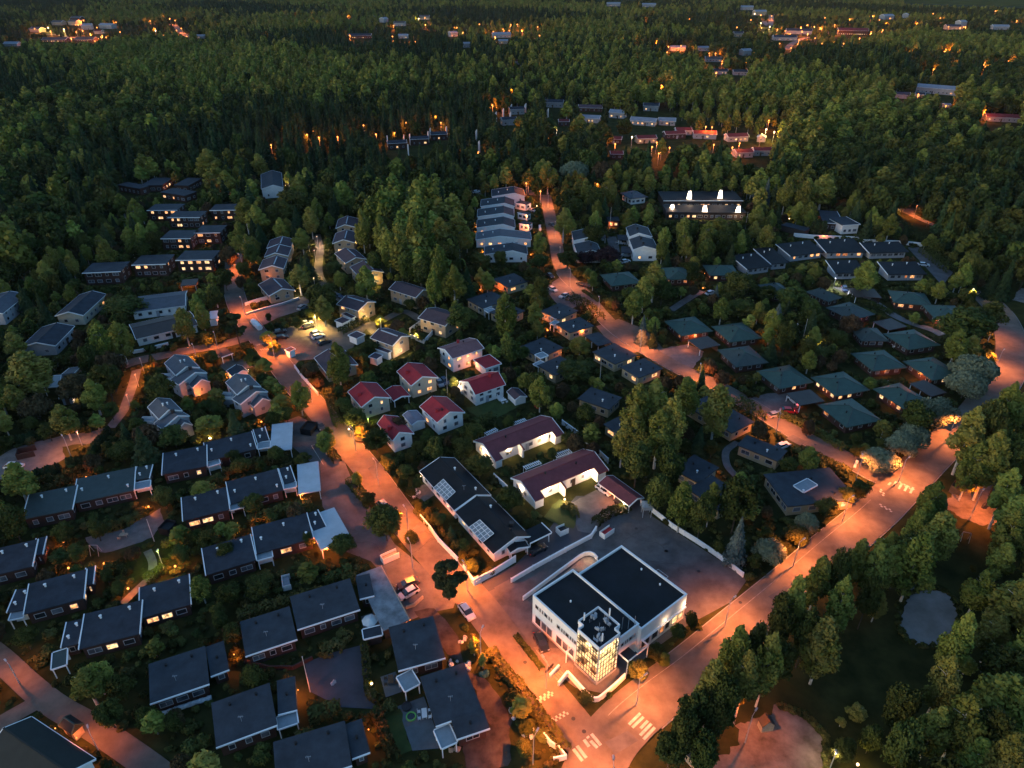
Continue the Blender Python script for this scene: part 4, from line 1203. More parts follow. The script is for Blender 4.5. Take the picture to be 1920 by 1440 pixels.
tag(b.build('steps', M['paving'], None, tuple(st_o)), 'reddish entrance steps between two white walls below the glass tower', 'steps')
wall_run('garden_wall', 'long white garden wall along the street beside the black-roofed houses', 'wall', [Q3(155, 720), Q3(250, 830), Q3(330, 945), Q3(460, 1080), Q3(560, 1180), Q3(690, 1375)], 1.4, .15, posts=3.5)
wall_run('garden_wall', 'white panelled fence at the lane corner of the black-roofed houses', 'fence', [Q3(690, 1378), Q3(900, 1265), Q3(1100, 1140)], 1.7, .12, posts=3)
wall_run('fence', 'white fence behind the maroon-roofed row houses', 'fence', [Q4(980, 235), Q4(1100, 320), Q4(1240, 440), Q4(1412, 600)], 1.5, .12, posts=3)
wall_run('fence', 'white slatted fence along the back edge of the office yard', 'fence', [F(1222, 960), F(1260, 990), F(1305, 1018), F(1345, 1045), F(1392, 1082)], 1.2, .12, posts=3)
wall_run('fence', 'white curved fence at the bottom street corner', 'fence', [O3(410, 1115), O3(490, 1220), O3(600, 1290), O3(690, 1400), O3(540, 1435)], 1.2, .14, posts=3)
wall_run('fence', 'short white fence between two black-roofed houses and the maroon row', 'fence', [Q4(335, 745), Q4(460, 860)], 1.5, .12, posts=3)
wall_run('fence', 'white fence along the street beside the red-roofed houses', 'fence', [Z6(460, 455), Z6(500, 510), Z6(590, 608)], 1.3, .14, posts=3)
wall_run('fence', 'white fence in front of the plum-roofed end house by the street', 'fence', [Q6(5, 835), Q6(110, 800), Q6(240, 765)], 1.3, .14, posts=3)
wall_run('low_wall', 'pale kerb wall beside the side street by the plum-roofed houses', 'wall', [Q6(10, 915), Q6(160, 870), Q6(330, 825), Q6(485, 770)], .7, .35, 'greywall')
wall_run('low_wall', 'low white wall beside the orange-lit side street', 'wall', [Z5(668, 382), Z5(800, 360), Z5(950, 322)], 1.0, .3)
wall_run('fence', 'long white boundary wall behind the dark terrace in the upper right', 'wall', [T7(1150, 575), T7(1300, 590), T7(1560, 600), T7(1700, 612), T8(500, 405), T8(820, 418), T8(970, 435)], 1.6, .3)
wall_run('fence', 'white terrace fence of the lit patio', 'fence', [Q6(1480, 1075), Q6(1570, 1010), Q6(1590, 1000)], 1.6, .12)
wall_run('fence', 'white fence round the lit patio, nearest the camera', 'fence', [Q6(1490, 1125), Q6(1610, 1175), Q6(1700, 1075)], 1.4, .12)
wall_run('brick_wall', 'low reddish wall along the dark courtyard', 'wall', [Z2(60, 850), Z2(200, 885), Z2(330, 885), Z2(440, 830)], .9, .3, 'brick', cap=False)
wall_run('planter_wall', 'low stone wall beside the parked cars', 'wall', [Z2(965, 545), Z2(1010, 530), Z2(1060, 485)], .7, .3, 'palewood', cap=False)

# ================================================================ HOUSES
RG = 'red-roofed houses'
gable('detached_house', 'white two-storey house with bright red roof and candle lamps on its front steps', Q2(665, 318), Q2(812, 458), Q2(960, 460), Q2(668, 520), ze=4.4, zr=6.2, group=RG, win=2, lit=.35, wall='cream', roof='r_red', vents=((-.2, -.55, 'red'),))
gable('detached_house', 'pale house with red roof nearest the street beside the red carport', Q2(192, 512), Q2(332, 662), Q2(490, 662), Q2(175, 735), ze=4.2, zr=6.0, group=RG, win=2, lit=.2, wall='cream', roof='r_red', vents=((0, -.6, 'red'),))
gable('detached_house', 'red-roofed house with a white lattice balcony on its near gable', Q2(905, 655), Q2(1085, 812), Q2(1235, 815), Q2(938, 900), ze=4.2, zr=6.0, group=RG, win=2, lit=.25, roof='r_red', vents=((.3, -.5, 'red'), (.5, -.25, 'dark')))
gable('detached_house', 'red-roofed house with a glazed balcony, partly behind a leafy tree', Q2(425, 842), Q2(580, 1015), Q2(715, 1015), Q2(485, 1070), ze=4.0, zr=5.8, group=RG, win=2, lit=.3, roof='r_red', vents=((.2, -.5, 'red'),))
gable('carport', 'open carport with red roof between two red-roofed houses', Q2(510, 552), Q2(605, 655), Q2(690, 650), Q2(525, 705), ze=2.4, zr=3.1, cat='carport', open_=True, over=.3, roof='r_red', win=0)
gable('carport', 'carport with pale lilac sheet roof between two red-roofed houses', Q2(668, 800), Q2(760, 902), Q2(865, 915), Q2(712, 952), ze=2.4, zr=3.1, cat='carport', over=.3, roof='r_lilac', win=0)
gable('detached_house', 'large white two-storey house with mauve roof and corner balcony', Q2(1035, 187), Q2(1352, 85), Q2(1110, 280), Q2(950, 175), ze=4.9, zr=6.2, win=2, lit=.35, roof='r_mauve', vents=((.1, -.6, 'red'), (.3, -.3, 'dark')))
flat('garage', 'white garage with red roof joined to the mauve-roofed house', [(Q2(1440, 380), Q2(1600, 328), Q2(1500, 232))], z=3.0, cat='garage', wall='white', roof='r_red', lit=0)
rI = gable('detached_house', 'white house with a bright crimson roof and white outside stairs', Q2(1268, 512), Q2(1572, 412), Q2(1345, 640), Q2(1175, 508), ze=3.9, zr=6.2, win=2, lit=.1, roof='r_red', vents=((.35, .1, 'red'),))
gable('shed', 'white garden shed with dark roof beside the crimson-roofed house', Q2(1705, 570), Q2(1790, 652), Q2(1850, 652), Q2(1735, 690), ze=2.2, zr=3.0, cat='shed', win=0, over=.25, roof='r_plum')
MR = 'maroon-roofed row houses'
gable('row_house', 'far maroon-roofed white row house with two lit porches', Q4(230, 415), Q4(880, 165), Q4(355, 578), Q4(145, 385), ze=2.7, zr=4.6, group=MR, roof='r_maroon', recess=[(.11, .40), (.42, .88)], lit=.3, wall='white', vents=((-.4, .1, 'dark'),))
gable('row_house', 'near maroon-roofed white row house with lit courts and box hedges', Q4(590, 770), Q4(1285, 487), Q4(752, 950), Q4(500, 735), ze=2.7, zr=4.6, group=MR, roof='r_maroon', recess=[(.13, .40), (.42, .86)], lit=.3, wall='white', vents=((-.4, .1, 'dark'), (.4, .2, 'dark')))
gable('garage', 'long open garage with maroon roof at the end of the row house court', Q4(1400, 718), Q4(1695, 932), Q4(1610, 1000), Q4(1755, 925), ze=2.4, zr=3.3, cat='garage', roof='r_maroon', open_=True, over=.3, win=0)
BK = 'black-roofed houses'
k1 = gable('row_house', 'black-roofed white house, the left half of the stepped pair', Q3(345, 92), Q3(705, 468), Q3(855, 468), Q3(495, 630), ze=2.9, zr=4.7, group=BK, roof='r_black', lit=.3, vents=((-.3, .2, 'white'), (.6, -.2, 'aerial'), (.75, .3, 'white')))
k2 = gable('row_house', 'black-roofed white house with a white gable frame, right half of the stepped pair', Q3(712, 480), Q3(1108, 888), Q3(1250, 882), Q3(885, 1065), ze=2.7, zr=4.5, group=BK, roof='r_black', lit=.2, vents=((-.4, .2, 'white'), (.5, .4, 'chimney'), (.7, .1, 'dark')))
flat('carport', 'flat black carport beside the lane with a black car under it', [(Q3(1245, 950), Q3(1460, 845), Q3(1385, 735))], z=2.7, cat='carport', wall='white', roof='r_black', open_=True, lit=0, trims='AB')
gable('porch', 'small black porch roof with white braces at the gable of the black-roofed house', Q3(1090, 940), Q3(1130, 1000), Q3(1225, 965), Q3(1060, 1060), ze=2.3, zr=2.9, cat='porch', roof='r_black', open_=True, over=.15, win=0)
def glass_roof(rootinfo, q, z0, z1):
    root = rootinfo[0]; o = root.location
    a, b_, c_, d_ = [G(p, z) for p, z in zip(q, (z0, z1, z1, z0))]
    pts = [Vector((p.x - o.x, p.y - o.y, p.z)) for p in (a, b_, c_, d_)]
    b = MB(); b.slab(pts, .05); b.build('glass_canopy', M['polycarb'], root)
    b = MB()
    for k in range(6):
        t = k / 5; b.bar(pts[0].lerp(pts[3], t) + Vector((0, 0, .06)), pts[1].lerp(pts[2], t) + Vector((0, 0, .06)), .09, .08)
    for k in range(4):
        t = k / 3; b.bar(pts[0].lerp(pts[1], t) + Vector((0, 0, .065)), pts[3].lerp(pts[2], t) + Vector((0, 0, .065)), .09, .08)
    b.build('canopy_bars', M['white_trim'], root)
glass_roof(k1, [Q3(280, 400), Q3(380, 312), Q3(500, 438), Q3(410, 520)], 3.0, 4.0)
glass_roof(k2, [Q3(640, 790), Q3(745, 718), Q3(885, 855), Q3(770, 945)], 2.9, 3.9)
wall_lamp(k1[0], Vector(G(Q3(160, 280), 2.4)) - k1[0].location, Vector((-.8, -.6, 0)), 90, 'w')
wall_lamp(k1[0], Vector(G(Q3(430, 580), 2.4)) - k1[0].location, Vector((-.8, -.6, 0)), 50, 'w')

PT = 'plum-roofed tan townhouses'
def tan(label, r1, r2, eR, eL=None, ze=4.7, zr=6.2, **k):
    k.setdefault('lit', .12)
    return gable('townhouse', label, r1, r2, eR, eL, ze=ze, zr=zr, group=PT, wall='tan', roof='r_plum', win=2, **k)
sA = tan('tan townhouse, northernmost of the four by the street, with a lit white annex', Q6(328, 205), Q6(300, 275), Q6(410, 300), Q6(205, 283))
sB = tan('tan townhouse, second from the north in the row by the street', Q6(300, 278), Q6(266, 354), Q6(388, 375), Q6(180, 370))
sC = tan('tan townhouse, third from the north in the row by the street', Q6(278, 378), Q6(240, 468), Q6(345, 495), Q6(118, 508))
sD = tan('tan house with wide low plum roof at the south end of the street row', Q6(232, 578), Q6(330, 676), Q6(432, 678), Q6(210, 740), ze=3.3, zr=4.9)
tE = tan('tan townhouse with a lit gable, farthest back at the wood edge', Q6(915, 22), Q6(895, 100), Q6(1005, 132), Q6(812, 138))
tF = tan('tan townhouse just in front of the farthest one at the wood edge', Q6(908, 145), Q6(882, 235), Q6(988, 256), Q6(785, 268))
tG = tan('tan townhouse beside the bright footpath, with white side balcony', Q6(895, 310), Q6(995, 396), Q6(1088, 408), Q6(897, 445))
tH = tan('tan townhouse with a glowing globe lamp on its gable', Q6(1060, 425), Q6(1150, 512), Q6(1238, 520), Q6(945, 487))
tI = tan('tan townhouse among birches with a small white balcony', Q6(1355, 613), Q6(1600, 688), Q6(1530, 757), lit=.05)
tJ = tan('tan townhouse with a brightly lit patio inside white fences', Q6(1635, 855), Q6(1880, 925), Q6(1550, 940), lit=.3)
tK = tan('tan townhouse behind the small white shed, lit porch at its gable', Q6(905, 738), Q6(1100, 796), Q6(1010, 877), Q6(1180, 797))
tL = tan('tan townhouse nearest the mauve-roofed house, lit porch at its gable', Q6(1205, 1035), Q6(1405, 1106), Q6(1322, 1192), Q6(1490, 1105))
tM = tan('tan house with plum roof behind a drooping tree beside the parking', Q6(745, 1222), Q6(862, 1358), Q6(1010, 1358), Q6(620, 1300), ze=3.3, zr=4.9)
for t_ in (sA, sB, sC, sD, tE, tF, tG, tH, tK, tL, tM):       # the pale ridge vent strip each of these roofs has
    root, fr, L, yR, yL = t_
    b = MB(); zr_ = 6.2 if t_ not in (sD, tM) else 4.9
    b.box(fr.w(0, .45, zr_ - .16), (L * .75, .38, .16), fr.ex, fr.ey); b.build('ridge_vent_strip', M['r_light'], root)
for lb, A, B, C in (('white shed with plum roof beside the tan townhouse behind the hedge', Q6(805, 967), Q6(875, 992), Q6(922, 950)), ('white square shed with plum roof beside the parking exit', Q6(925, 1097), Q6(1000, 1128), Q6(1080, 1092)),
                   ('white shed with plum roof by the lowest tan townhouse', Q6(1110, 1290), Q6(1180, 1312), Q6(1226, 1272)), ('white booth with dark roof on the corner of the parking', Q6(355, 1228), Q6(393, 1246), Q6(438, 1215))):
    flat('shed', lb, [(A, B, C)], z=2.4, cat='shed', wall='white', roof='r_plum', win=0, over=.2)
for lb, A, B, C in (('small plum canopy over the entrance, upper tan townhouse', Q6(868, 905), Q6(955, 945), Q6(980, 925)), ('small plum canopy over the entrance, lower tan townhouse', Q6(1165, 1215), Q6(1285, 1258), Q6(1305, 1235))):
    flat('entrance_canopy', lb, [(A, B, C)], z=2.6, cat='canopy', wall='white', roof='r_plum', win=0, over=.2)

ST_ = 'stepped white terrace houses'
def stepped(label, parts_, ze=5.4, zr=7.0):
    a, b_ = G(parts_[0][0], zr), G(parts_[0][1], zr)
    root = None
    for i, (r1, r2, eR, eL, dz) in enumerate(parts_):
        z0, z1 = ze - dz, zr - dz
        a, b_ = G(r1, z1), G(r2, z1); ex = b_ - a; ex.z = 0; L = ex.length; ex.normalize()
        e = G(eR, z0) - b_; e.z = 0; p = e - ex * e.dot(ex); yR = p.length; ey = p.normalized()
        e2 = G(eL, z0) - b_; yL = abs(e2.x * ey.x + e2.y * ey.y)
        c = (a + b_) / 2
        if root is None:
            root = thing('stepped_house', label, 'house', (c.x, c.y, 0), ST_); base = root.location.copy()
        fr = Fr(c, ex, ey)
        class F2(Fr):
            def w(s, x, y, z=0):
                return s.ex * x + s.ey * y + Vector((s.o.x - base.x, s.o.y - base.y, z))
            def a(s, x, y, z=0):
                return s.o + s.ex * x + s.ey * y + Vector((0, 0, z))
        f2 = F2(c, ex, ey)
        gable_part(root, f2, L, yR, yL, z0, z1, wall='greywall', roof='r_grey', over=.12, win=2 if z0 > 4 else 1, lit=.06, seed=i + hash_s(label), kinds=('lit',))
        if i == 0:
            vent(root, f2.w(L * .1, -.3, z1 - .1), 'white'); vent(root, f2.w(L * .05, .9, z1 - .5), 'white')
        if i == 1:
            vent(root, f2.w(0, 0, z1), 'chimney')
    # white balcony box on the left flank
    return root, f2
def shift(f, dx, dy):
    return lambda x, y: f(x + dx, y + dy)
def stepped_set(label, q):
    root, f2 = stepped(label, [(q(600, 170), q(750, 322), q(905, 318), q(590, 410), 0), (q(752, 332), q(862, 398), q(985, 385), q(600, 525), 1.0), (q(866, 412), q(948, 485), q(1020, 487), q(800, 572), 2.3)])
    o = root.location
    z = 3.4; A, B, C = q(545, 470), q(592, 412), q(490, 322)
    a, ex, ey, L, W = rect(A, B, C, z)
    b = MB(); p = [a, a + ex * L, a + ex * L + ey * W, a + ey * W]; p = [Vector((v.x - o.x, v.y - o.y, 0)) for v in p]
    b.hexa(p, [v + Vector((0, 0, z - .9)) for v in p]); b.build('balcony_base', M['greywall'], root)
    b = MB()
    for i in range(4):
        b.bar(p[i] + Vector((0, 0, z)), p[(i + 1) % 4] + Vector((0, 0, z)), .1, .9)
    b.build('balcony_rail', M['white_trim'], root)
    return root
e1 = stepped_set('stepped white house with a pinkish lit gable wall, nearest the orange side street', Q1)
e2 = stepped_set('stepped white house, lowest of the three, beside the yellow-green tree', shift(Q1, -225, 555))
e3 = stepped_set('stepped white house, right of the three, near the street', shift(Q1, 785, 245))
flat('carport', 'open dark carport with white posts beside the street', [(Q1(1200, 205), Q1(1350, 152), Q1(1262, 62))], z=2.6, cat='carport', roof='r_dark', wall='white', open_=True, lit=0, trims='A')
gable('garage', 'dark-roofed garage with lit ends behind the right stepped house', Q1(1390, 298), Q1(1472, 372), Q1(1545, 385), Q1(1310, 420), ze=2.6, zr=3.5, cat='garage', roof='r_dark', over=.2, win=0)

# flat-roofed row houses at the lower left
RH = 'dark flat-roofed brick row houses'
VA = ((.3, .75, 'white'), (.8, .8, 'white'))
VB = ((.12, .45, 'white'), (.55, .75, 'white'), (.9, .2, 'white'))
VC = ((.35, .3, 'white'), (.7, .75, 'white'))
def rowh(label, segs, **k):
    k.setdefault('lit', .3); k.setdefault('vents', VA); k.setdefault('trims', 'BD')
    return flat('row_house', label, segs, z=3.1, group=RH, roof=k.pop('roof', 'r_dark'), wall='brick', sides='ABD', tilt=.35, **k)
rowh('brick row house with dark roof, first north of the pale carports', [(Z5(912, 1050), Z5(1163, 1000), Z5(1145, 892)), (Z5(1168, 972), Z6(243, 903), Z6(224, 810), dict(z=3.0, vents=VB)), (Z6(248, 868), Z6(312, 852), Z6(297, 785), dict(z=2.8, vents=VC))])
rowh('brick row house with dark roof, middle one of the three with pale carports', [(Z5(1030, 1310), Z5(1290, 1245), Z5(1275, 1125)), (Z6(98, 1215), Z6(395, 1135), Z6(370, 1020), dict(z=3.0, vents=VB)), (Z6(398, 1102), Z6(460, 1085), Z6(435, 1005), dict(z=2.8, vents=VC))])
rowh('brick row house with dark roof, lowest of the three with pale carports', [(Z1(1160, 355), Z2(120, 270), Z2(97, 130)), (Z2(124, 235), Z2(442, 148), Z2(410, 10), dict(z=3.0, vents=VB)), (Z6(562, 1365), Z6(632, 1340), Z6(600, 1250), dict(z=2.8, vents=VC))])
PC = 'pale flat carports at the row house ends'
for lb, A, B, C in (('pale flat carport at the end of the northern row house', Z6(318, 922), Z6(442, 905), Z6(400, 758)), ('pale flat carport at the end of the middle row house', Z6(478, 1160), Z6(605, 1138), Z6(550, 980)), ('pale flat carport at the end of the lowest row house, lit beneath', Z2(485, 215), Z2(660, 150), Z6(718, 1220))):
    flat('carport', lb, [(A, B, C)], z=2.7, cat='carport', group=PC, roof='r_light', wall='greywall', open_=True, lit=0, trims='', over=.3)
rowh('long dark row house beside the lit yard on the left', [(Z5(125, 1303), Z5(405, 1245), Z5(418, 1118)), (Z5(412, 1212), Z5(752, 1138), Z5(748, 1015), dict(z=3.0, vents=VB)), (Z5(752, 1080), Z5(838, 1068), Z5(833, 1003), dict(z=2.8, vents=VC))], roof='r_greyg', lit=.1)
rowh('dark row house cut by the left picture edge', [(Z1(-100, 372), Z1(180, 305), Z1(160, 172)), (Z1(183, 247), Z1(238, 235), Z1(245, 148), dict(z=2.9, vents=()))], lit=.1)
rowh('dark row house with a white pergola at its left end', [(Z1(40, 565), Z1(133, 550), Z1(155, 435), dict(z=2.8, vents=VC)), (Z1(135, 575), Z1(470, 485), Z1(452, 338)), (Z1(473, 415), Z1(522, 403), Z1(528, 312), dict(z=2.9, vents=()))], lit=.45)
rowh('long dark row house with a grey glazed lean-to at its left end', [(Z1(345, 762), Z1(440, 740), Z1(455, 610), dict(z=2.8, vents=VC)), (Z1(445, 772), Z1(783, 685), Z1(768, 510)), (Z1(785, 600), Z1(1072, 518), Z1(1062, 357), dict(z=3.0))], lit=.4)
def lean(label, A, B, C, z, m='polycarb', name='glazed_lean_to'):
    return flat(name, label, [(A, B, C)], z=z, cat='lean-to', roof=m, wall='white', open_=True, over=.1, lit=0, trims='ABCD', th=.08)
lean('grey glazed lean-to with white frame at the end of the long dark row house', Z1(290, 885), Z1(372, 858), Z1(370, 770), 2.5, 'r_greyg')
lean('white slatted pergola at the left end of the row house', Z1(50, 608), Z1(128, 592), Z1(130, 547), 2.5, 'polycarb', 'pergola')
lean('pale patio roof on the northern row house beside its white divider', Z5(1170, 1005), Z5(1238, 985), Z5(1235, 960), 2.6)
lean('pale patio roof on the middle row house', Z5(1295, 1250), Z5(1370, 1232), Z5(1368, 1195), 2.6)
lean('pale patio roof in front of the northern carport', Z6(250, 905), Z6(318, 895), Z6(310, 862), 2.6)
lean('pale patio roof in front of the middle carport', Z6(398, 1130), Z6(465, 1118), Z6(460, 1090), 2.6)
lean('pale patio roof at the right end of the long left row house', Z5(750, 1137), Z5(842, 1118), Z5(834, 1083), 2.6)
lean('white slatted pergola between two dark row house roofs', Z2(128, 272), Z2(212, 250), Z2(205, 218), 2.6, 'polycarb', 'pergola')

NR = 'newer slate-roofed brick row houses'
VD = ((.3, .8, 'dark'), (.75, .82, 'dark'), (.45, .35, 'aerial'))
def newh(label, segs, **k):
    k.setdefault('vents', VD); k.setdefault('lit', .08)
    return flat('row_house', label, segs, z=3.3, group=NR, roof='r_slate', wall='brick', sides='ABD', trims='A', tilt=.5, over=.5, **k)
newh('slate-roofed brick house with a rolled tarpaulin along its front', [(Z1(843, 1080), Z1(1178, 966), Z1(1162, 762)), (Z1(1185, 925), Z1(1290, 886), Z1(1280, 727), dict(z=3.0, vents=((.5, .5, 'dark'),)))])
newh('long slate-roofed brick house below the wooden deck roof', [(Z2(60, 812), Z2(352, 715), Z2(320, 537)), (Z2(352, 662), Z2(705, 548), Z2(665, 378)), (Z2(703, 490), Z2(785, 470), Z2(760, 355), dict(z=3.0, vents=((.6, .5, 'dark'),)))])
newh('slate-roofed brick house with an orange wall lamp on its right end', [(Z1(1215, 1325), Z2(240, 1197), Z2(210, 967)), (Z2(244, 1140), Z2(352, 1112), Z2(328, 937), dict(z=3.0, vents=((.5, .5, 'dark'),)))], lit=.3)
newh('slate-roofed brick house cut by the bottom picture edge', [(Z2(235, 1560), Z2(660, 1425), Z2(602, 1190)), (Z2(660, 1388), Z2(762, 1350), Z2(735, 1165), dict(z=3.0, vents=((.5, .5, 'dark'),)))])
newh('slate-roofed brick house in three steps beside the round-pool patio', [(Z2(920, 893), Z2(1185, 820), Z2(1092, 600)), (Z2(1130, 1205), Z2(1392, 1112), Z2(1275, 862)), (Z2(1250, 1278), Z2(1435, 1215), Z2(1392, 1120), dict(z=3.0, vents=((.5, .5, 'dark'),)))])
flat('shelter', 'long shelter with weathered wooden deck roof beside two parked cars', [(Z2(835, 668), Z2(982, 608), Z2(858, 290))], z=2.7, cat='shelter', roof='r_wood', wall='wood', win=0, trims='B', trimmat='palewood', over=.3)
flat('shed', 'small dark shed roof in front of the patio with the parasol', [(Z2(728, 715), Z2(830, 690), Z2(812, 640))], z=2.3, cat='shed', roof='r_dark', wall='brick', win=0, over=.2)
lean('white glazed patio roof beside the stepped slate house', Z2(958, 1008), Z2(1040, 965), Z2(1010, 880), 2.6)
lean('white glazed patio roof at the lower end of the stepped slate house', Z2(1165, 1330), Z2(1250, 1292), Z2(1212, 1190), 2.6)
lean('pale glazed patio roof on the slate house with the orange wall lamp', Z2(245, 1222), Z2(355, 1185), Z2(345, 1120), 2.5)
gable('large_house', 'big house with dark green-grey tiled roof in the bottom left corner', Z1(20, 1215), Z1(385, 1465), Z1(532, 1385), Z1(-150, 1340), ze=3.4, zr=5.4, roof='r_deep', wall='white', lit=0)
hip('hut', 'small hut with hipped dark tiled roof beside the country road, lit from below', Z1(325, 1200), Z1(402, 1252), Z1(487, 1198), z=2.3, zr=3.2, roof='r_deep', wall='palewood', cat='hut', vents=(), over=.3, lit=0)

# dark flat-roofed pairs in the middle right
DR = 'dark flat-roofed yellow-brick houses'
def dark(label, *segs, **k):
    k.setdefault('lit', .18)
    return flat('patio_house', label, list(segs), z=3.0, group=DR, roof=k.pop('roof', 'r_slate'), wall='yellow', sides='ABCD', trims='', over=.45, vents=((.3, .6, 'dark'), (.65, .35, 'white'), (.8, .75, 'dark')), **k)
dark('dark flat-roofed house behind the yellow-green lawn lamp', (Q7(320, 167), Q7(462, 246), Q7(640, 172)), lit=.35)
dark('dark patio house pair behind a tall yellow birch', (Q7(70, 358), Q7(225, 445), Q7(435, 345)), (Q7(290, 480), Q7(445, 548), Q7(628, 468)))
dark('dark patio house pair with an orange-lit corner beside the white parked cars', (Q7(770, 470), Q7(950, 548), Q7(1125, 462)), (Q7(920, 590), Q7(1052, 678), Q7(1252, 590), dict(lit=.4)))
dark('dark patio house pair with two pale glass patio roofs', (Q7(575, 810), Q7(770, 915), Q7(1000, 820)), (Q7(745, 985), Q7(918, 1082), Q7(1130, 985)))
dark('dark patio house pair left of the flagpole top, with lit corner windows', (Q7(1265, 857), Q7(1480, 975), Q7(1680, 880)), (Q7(1530, 1000), Q7(1705, 1105), Q7(1915, 1002), dict(lit=.4)))
flat('carport', 'long dark carport beside the pink-lit turning area', [(Q7(1190, 702), Q7(1320, 802), Q7(1450, 762))], z=2.6, cat='carport', roof='r_slate', wall='yellow', open_=True, lit=0, trims='')
dark('dark patio house pair behind the maroon row, with a lit courtyard window', (Q7(1125, 1300), Q7(1425, 1405), Q7(1590, 1302)), (Q4(1368, 228), Q4(1500, 312), Q4(1650, 175)))
dark('long dark roof beside the lower side street', (Z8(245, 882), Z8(478, 976), Z8(548, 922)), lit=0)
dark('large dark flat-roofed house with an open roof court near the crossing', (Z8(395, 1047), Z8(530, 1230), Z8(785, 1030)))
dark('dark flat roof behind the tall birch group, upper one', (F(1262, 880), F(1310, 906), F(1348, 876)), lit=.3)
dark('dark flat roof behind the tall birch group, lower one', (F(1288, 915), F(1348, 958), F(1382, 922)), lit=.3)
dark('dark-roofed house with a warm lit porch beside the hedge and side street', (F(1285, 760), F(1372, 812), F(1403, 784)), lit=.35)
gl = G(Z8(640, 1080), 3.02)
b = MB(); a, ex, ey, L, W = rect(Z8(565, 1110), Z8(620, 1145), Z8(690, 1095), 3.1); b.hexa([a, a + ex * L, a + ex * L + ey * W, a + ey * W], [v + Vector((0, 0, .06)) for v in (a, a + ex * L, a + ex * L + ey * W, a + ey * W)])
lean('pale grid skylight between two dark flat roofs', Q7(722, 885), Q7(775, 918), Q7(838, 885), 3.25, 'polycarb', 'skylight')
lean('pale patio roof at the left of the dark house pair with a skylight', Q7(705, 975), Q7(755, 1000), Q7(815, 960), 2.7)
lean('pale slatted roof in front of the dark house pair behind the birch', Q7(188, 425), Q7(240, 450), Q7(300, 415), 2.7)
lean('lower pale slatted roof in front of the dark house pair behind the birch', Q7(245, 465), Q7(285, 488), Q7(335, 455), 2.6)
lean('pale slatted roof between the two dark roofs beside the white cars', Q7(870, 520), Q7(915, 545), Q7(985, 512), 2.7)
lean('small pale slatted roof at the lower dark roof beside the white cars', Q7(865, 590), Q7(905, 602), Q7(960, 575), 2.6)
lean('pale skylight on the large dark flat-roofed house near the crossing', Z8(565, 1112), Z8(620, 1148), Z8(685, 1100), 3.3, 'polycarb', 'skylight')

# green hipped roofs
GH = 'green hipped-roof brick houses'
def gh(label, A, B, C, roof='r_green', **k):
    return hip('hip_roof_house', label, A, B, C, roof=roof, group=GH, **k)
gh('green hipped house at the junction with a paved patio, nearest the white street cars', Q8(715, 1102), Q8(928, 1312), Q8(1420, 1205))
gh('green hipped house behind a birch top, with a pale box on its roof', T7(160, 810), T7(212, 897), T7(372, 862), lit=.4)
gh('green hipped house behind a round tree below the red-brown yard', T7(470, 787), T7(520, 866), T7(728, 835))
gh('green hipped house with an orange-lit garage wall and drive', T7(180, 1207), T7(310, 1320), T7(547, 1282), lit=.1)
gh('green hipped house with one warm lit window beside round garden lamps', T7(535, 1247), T7(675, 1368), T7(912, 1330))
gh('grey-green hipped house second in the near row from the drive', Z8(135, 347), Z8(240, 445), Z8(415, 412), 'r_greyg', lit=.05)
gh('grey-green hipped house with lit corner above the brown carport', Z8(355, 467), Z8(485, 568), Z8(677, 530), lit=.3)
gh('green hipped house with a strip of lit windows', Z8(660, 502), Z8(805, 610), Z8(1000, 577), lit=.55)
gh('green hipped house nearest the camera with a pale parasol at its corner', Z8(700, 657), Z8(862, 785), Z8(1062, 745), lit=.4)
gh('green hipped house behind the brown carport on the right', Z8(1010, 567), Z8(1185, 680), Z8(1335, 640), lit=.3)
gh('green hipped house with a satellite dish garden in front', Z8(885, 367), Z8(1010, 467), Z8(1192, 437))
gh('green hipped house beside an orange wall lamp, second from the right', Z8(1180, 412), Z8(1345, 520), Z8(1512, 488))
gh('green hipped house with white garden furniture beside it', Z8(1065, 257), Z8(1210, 348), Z8(1385, 317), lit=0)
gh('grey-green hipped house with a long white awning', Z8(880, 225), Z8(945, 298), Z8(1075, 270), 'r_greyg', lit=0)
gh('grey-green hipped house with a red wall lamp', Z8(745, 110), Z8(890, 182), Z8(1042, 155), 'r_greyg', lit=0)
gh('grey-green hipped house next to the tall white mast top', Z8(630, 22), Z8(760, 78), Z8(865, 65), 'r_greyg', lit=0)
gh('grey-green hipped house behind the blue spruce', T7(885, 937), T7(1000, 1022), T7(1140, 990), 'r_greyg', lit=.1)
gh('green hipped house with three bright windows near the back street', T8(695, 778), T8(745, 877), T8(1030, 870), lit=.7)
gh('green hipped house with an orange garage door by the turning circle', T8(965, 892), T8(1070, 1003), T8(1335, 1003), lit=.1)
BC = 'brown flat carports'
for lb, A, B, C, rf in (('brown carport with red car lights in front of the near green roofs', Z8(520, 592), Z8(600, 660), Z8(735, 632), 'r_brown'), ('brown carport behind the rightmost green roofs', Z8(1215, 537), Z8(1340, 610), Z8(1435, 592), 'r_brown'),
                        ('dark carport beside the narrow drive in the middle', Z8(1010, 190), Z8(1100, 238), Z8(1215, 222), 'r_brown'), ('dark carport beside the orange-lit garage wall', T7(355, 1350), T7(450, 1420), T7(600, 1385), 'r_brown'),
                        ('brown carport with white posts below the bright white garden lamp', T8(385, 762), T8(440, 832), T8(620, 805), 'r_brown')):
    flat('carport', lb, [(A, B, C)], z=2.5, cat='carport', group=BC, roof=rf, wall='brown', open_=True, lit=0, trims='')

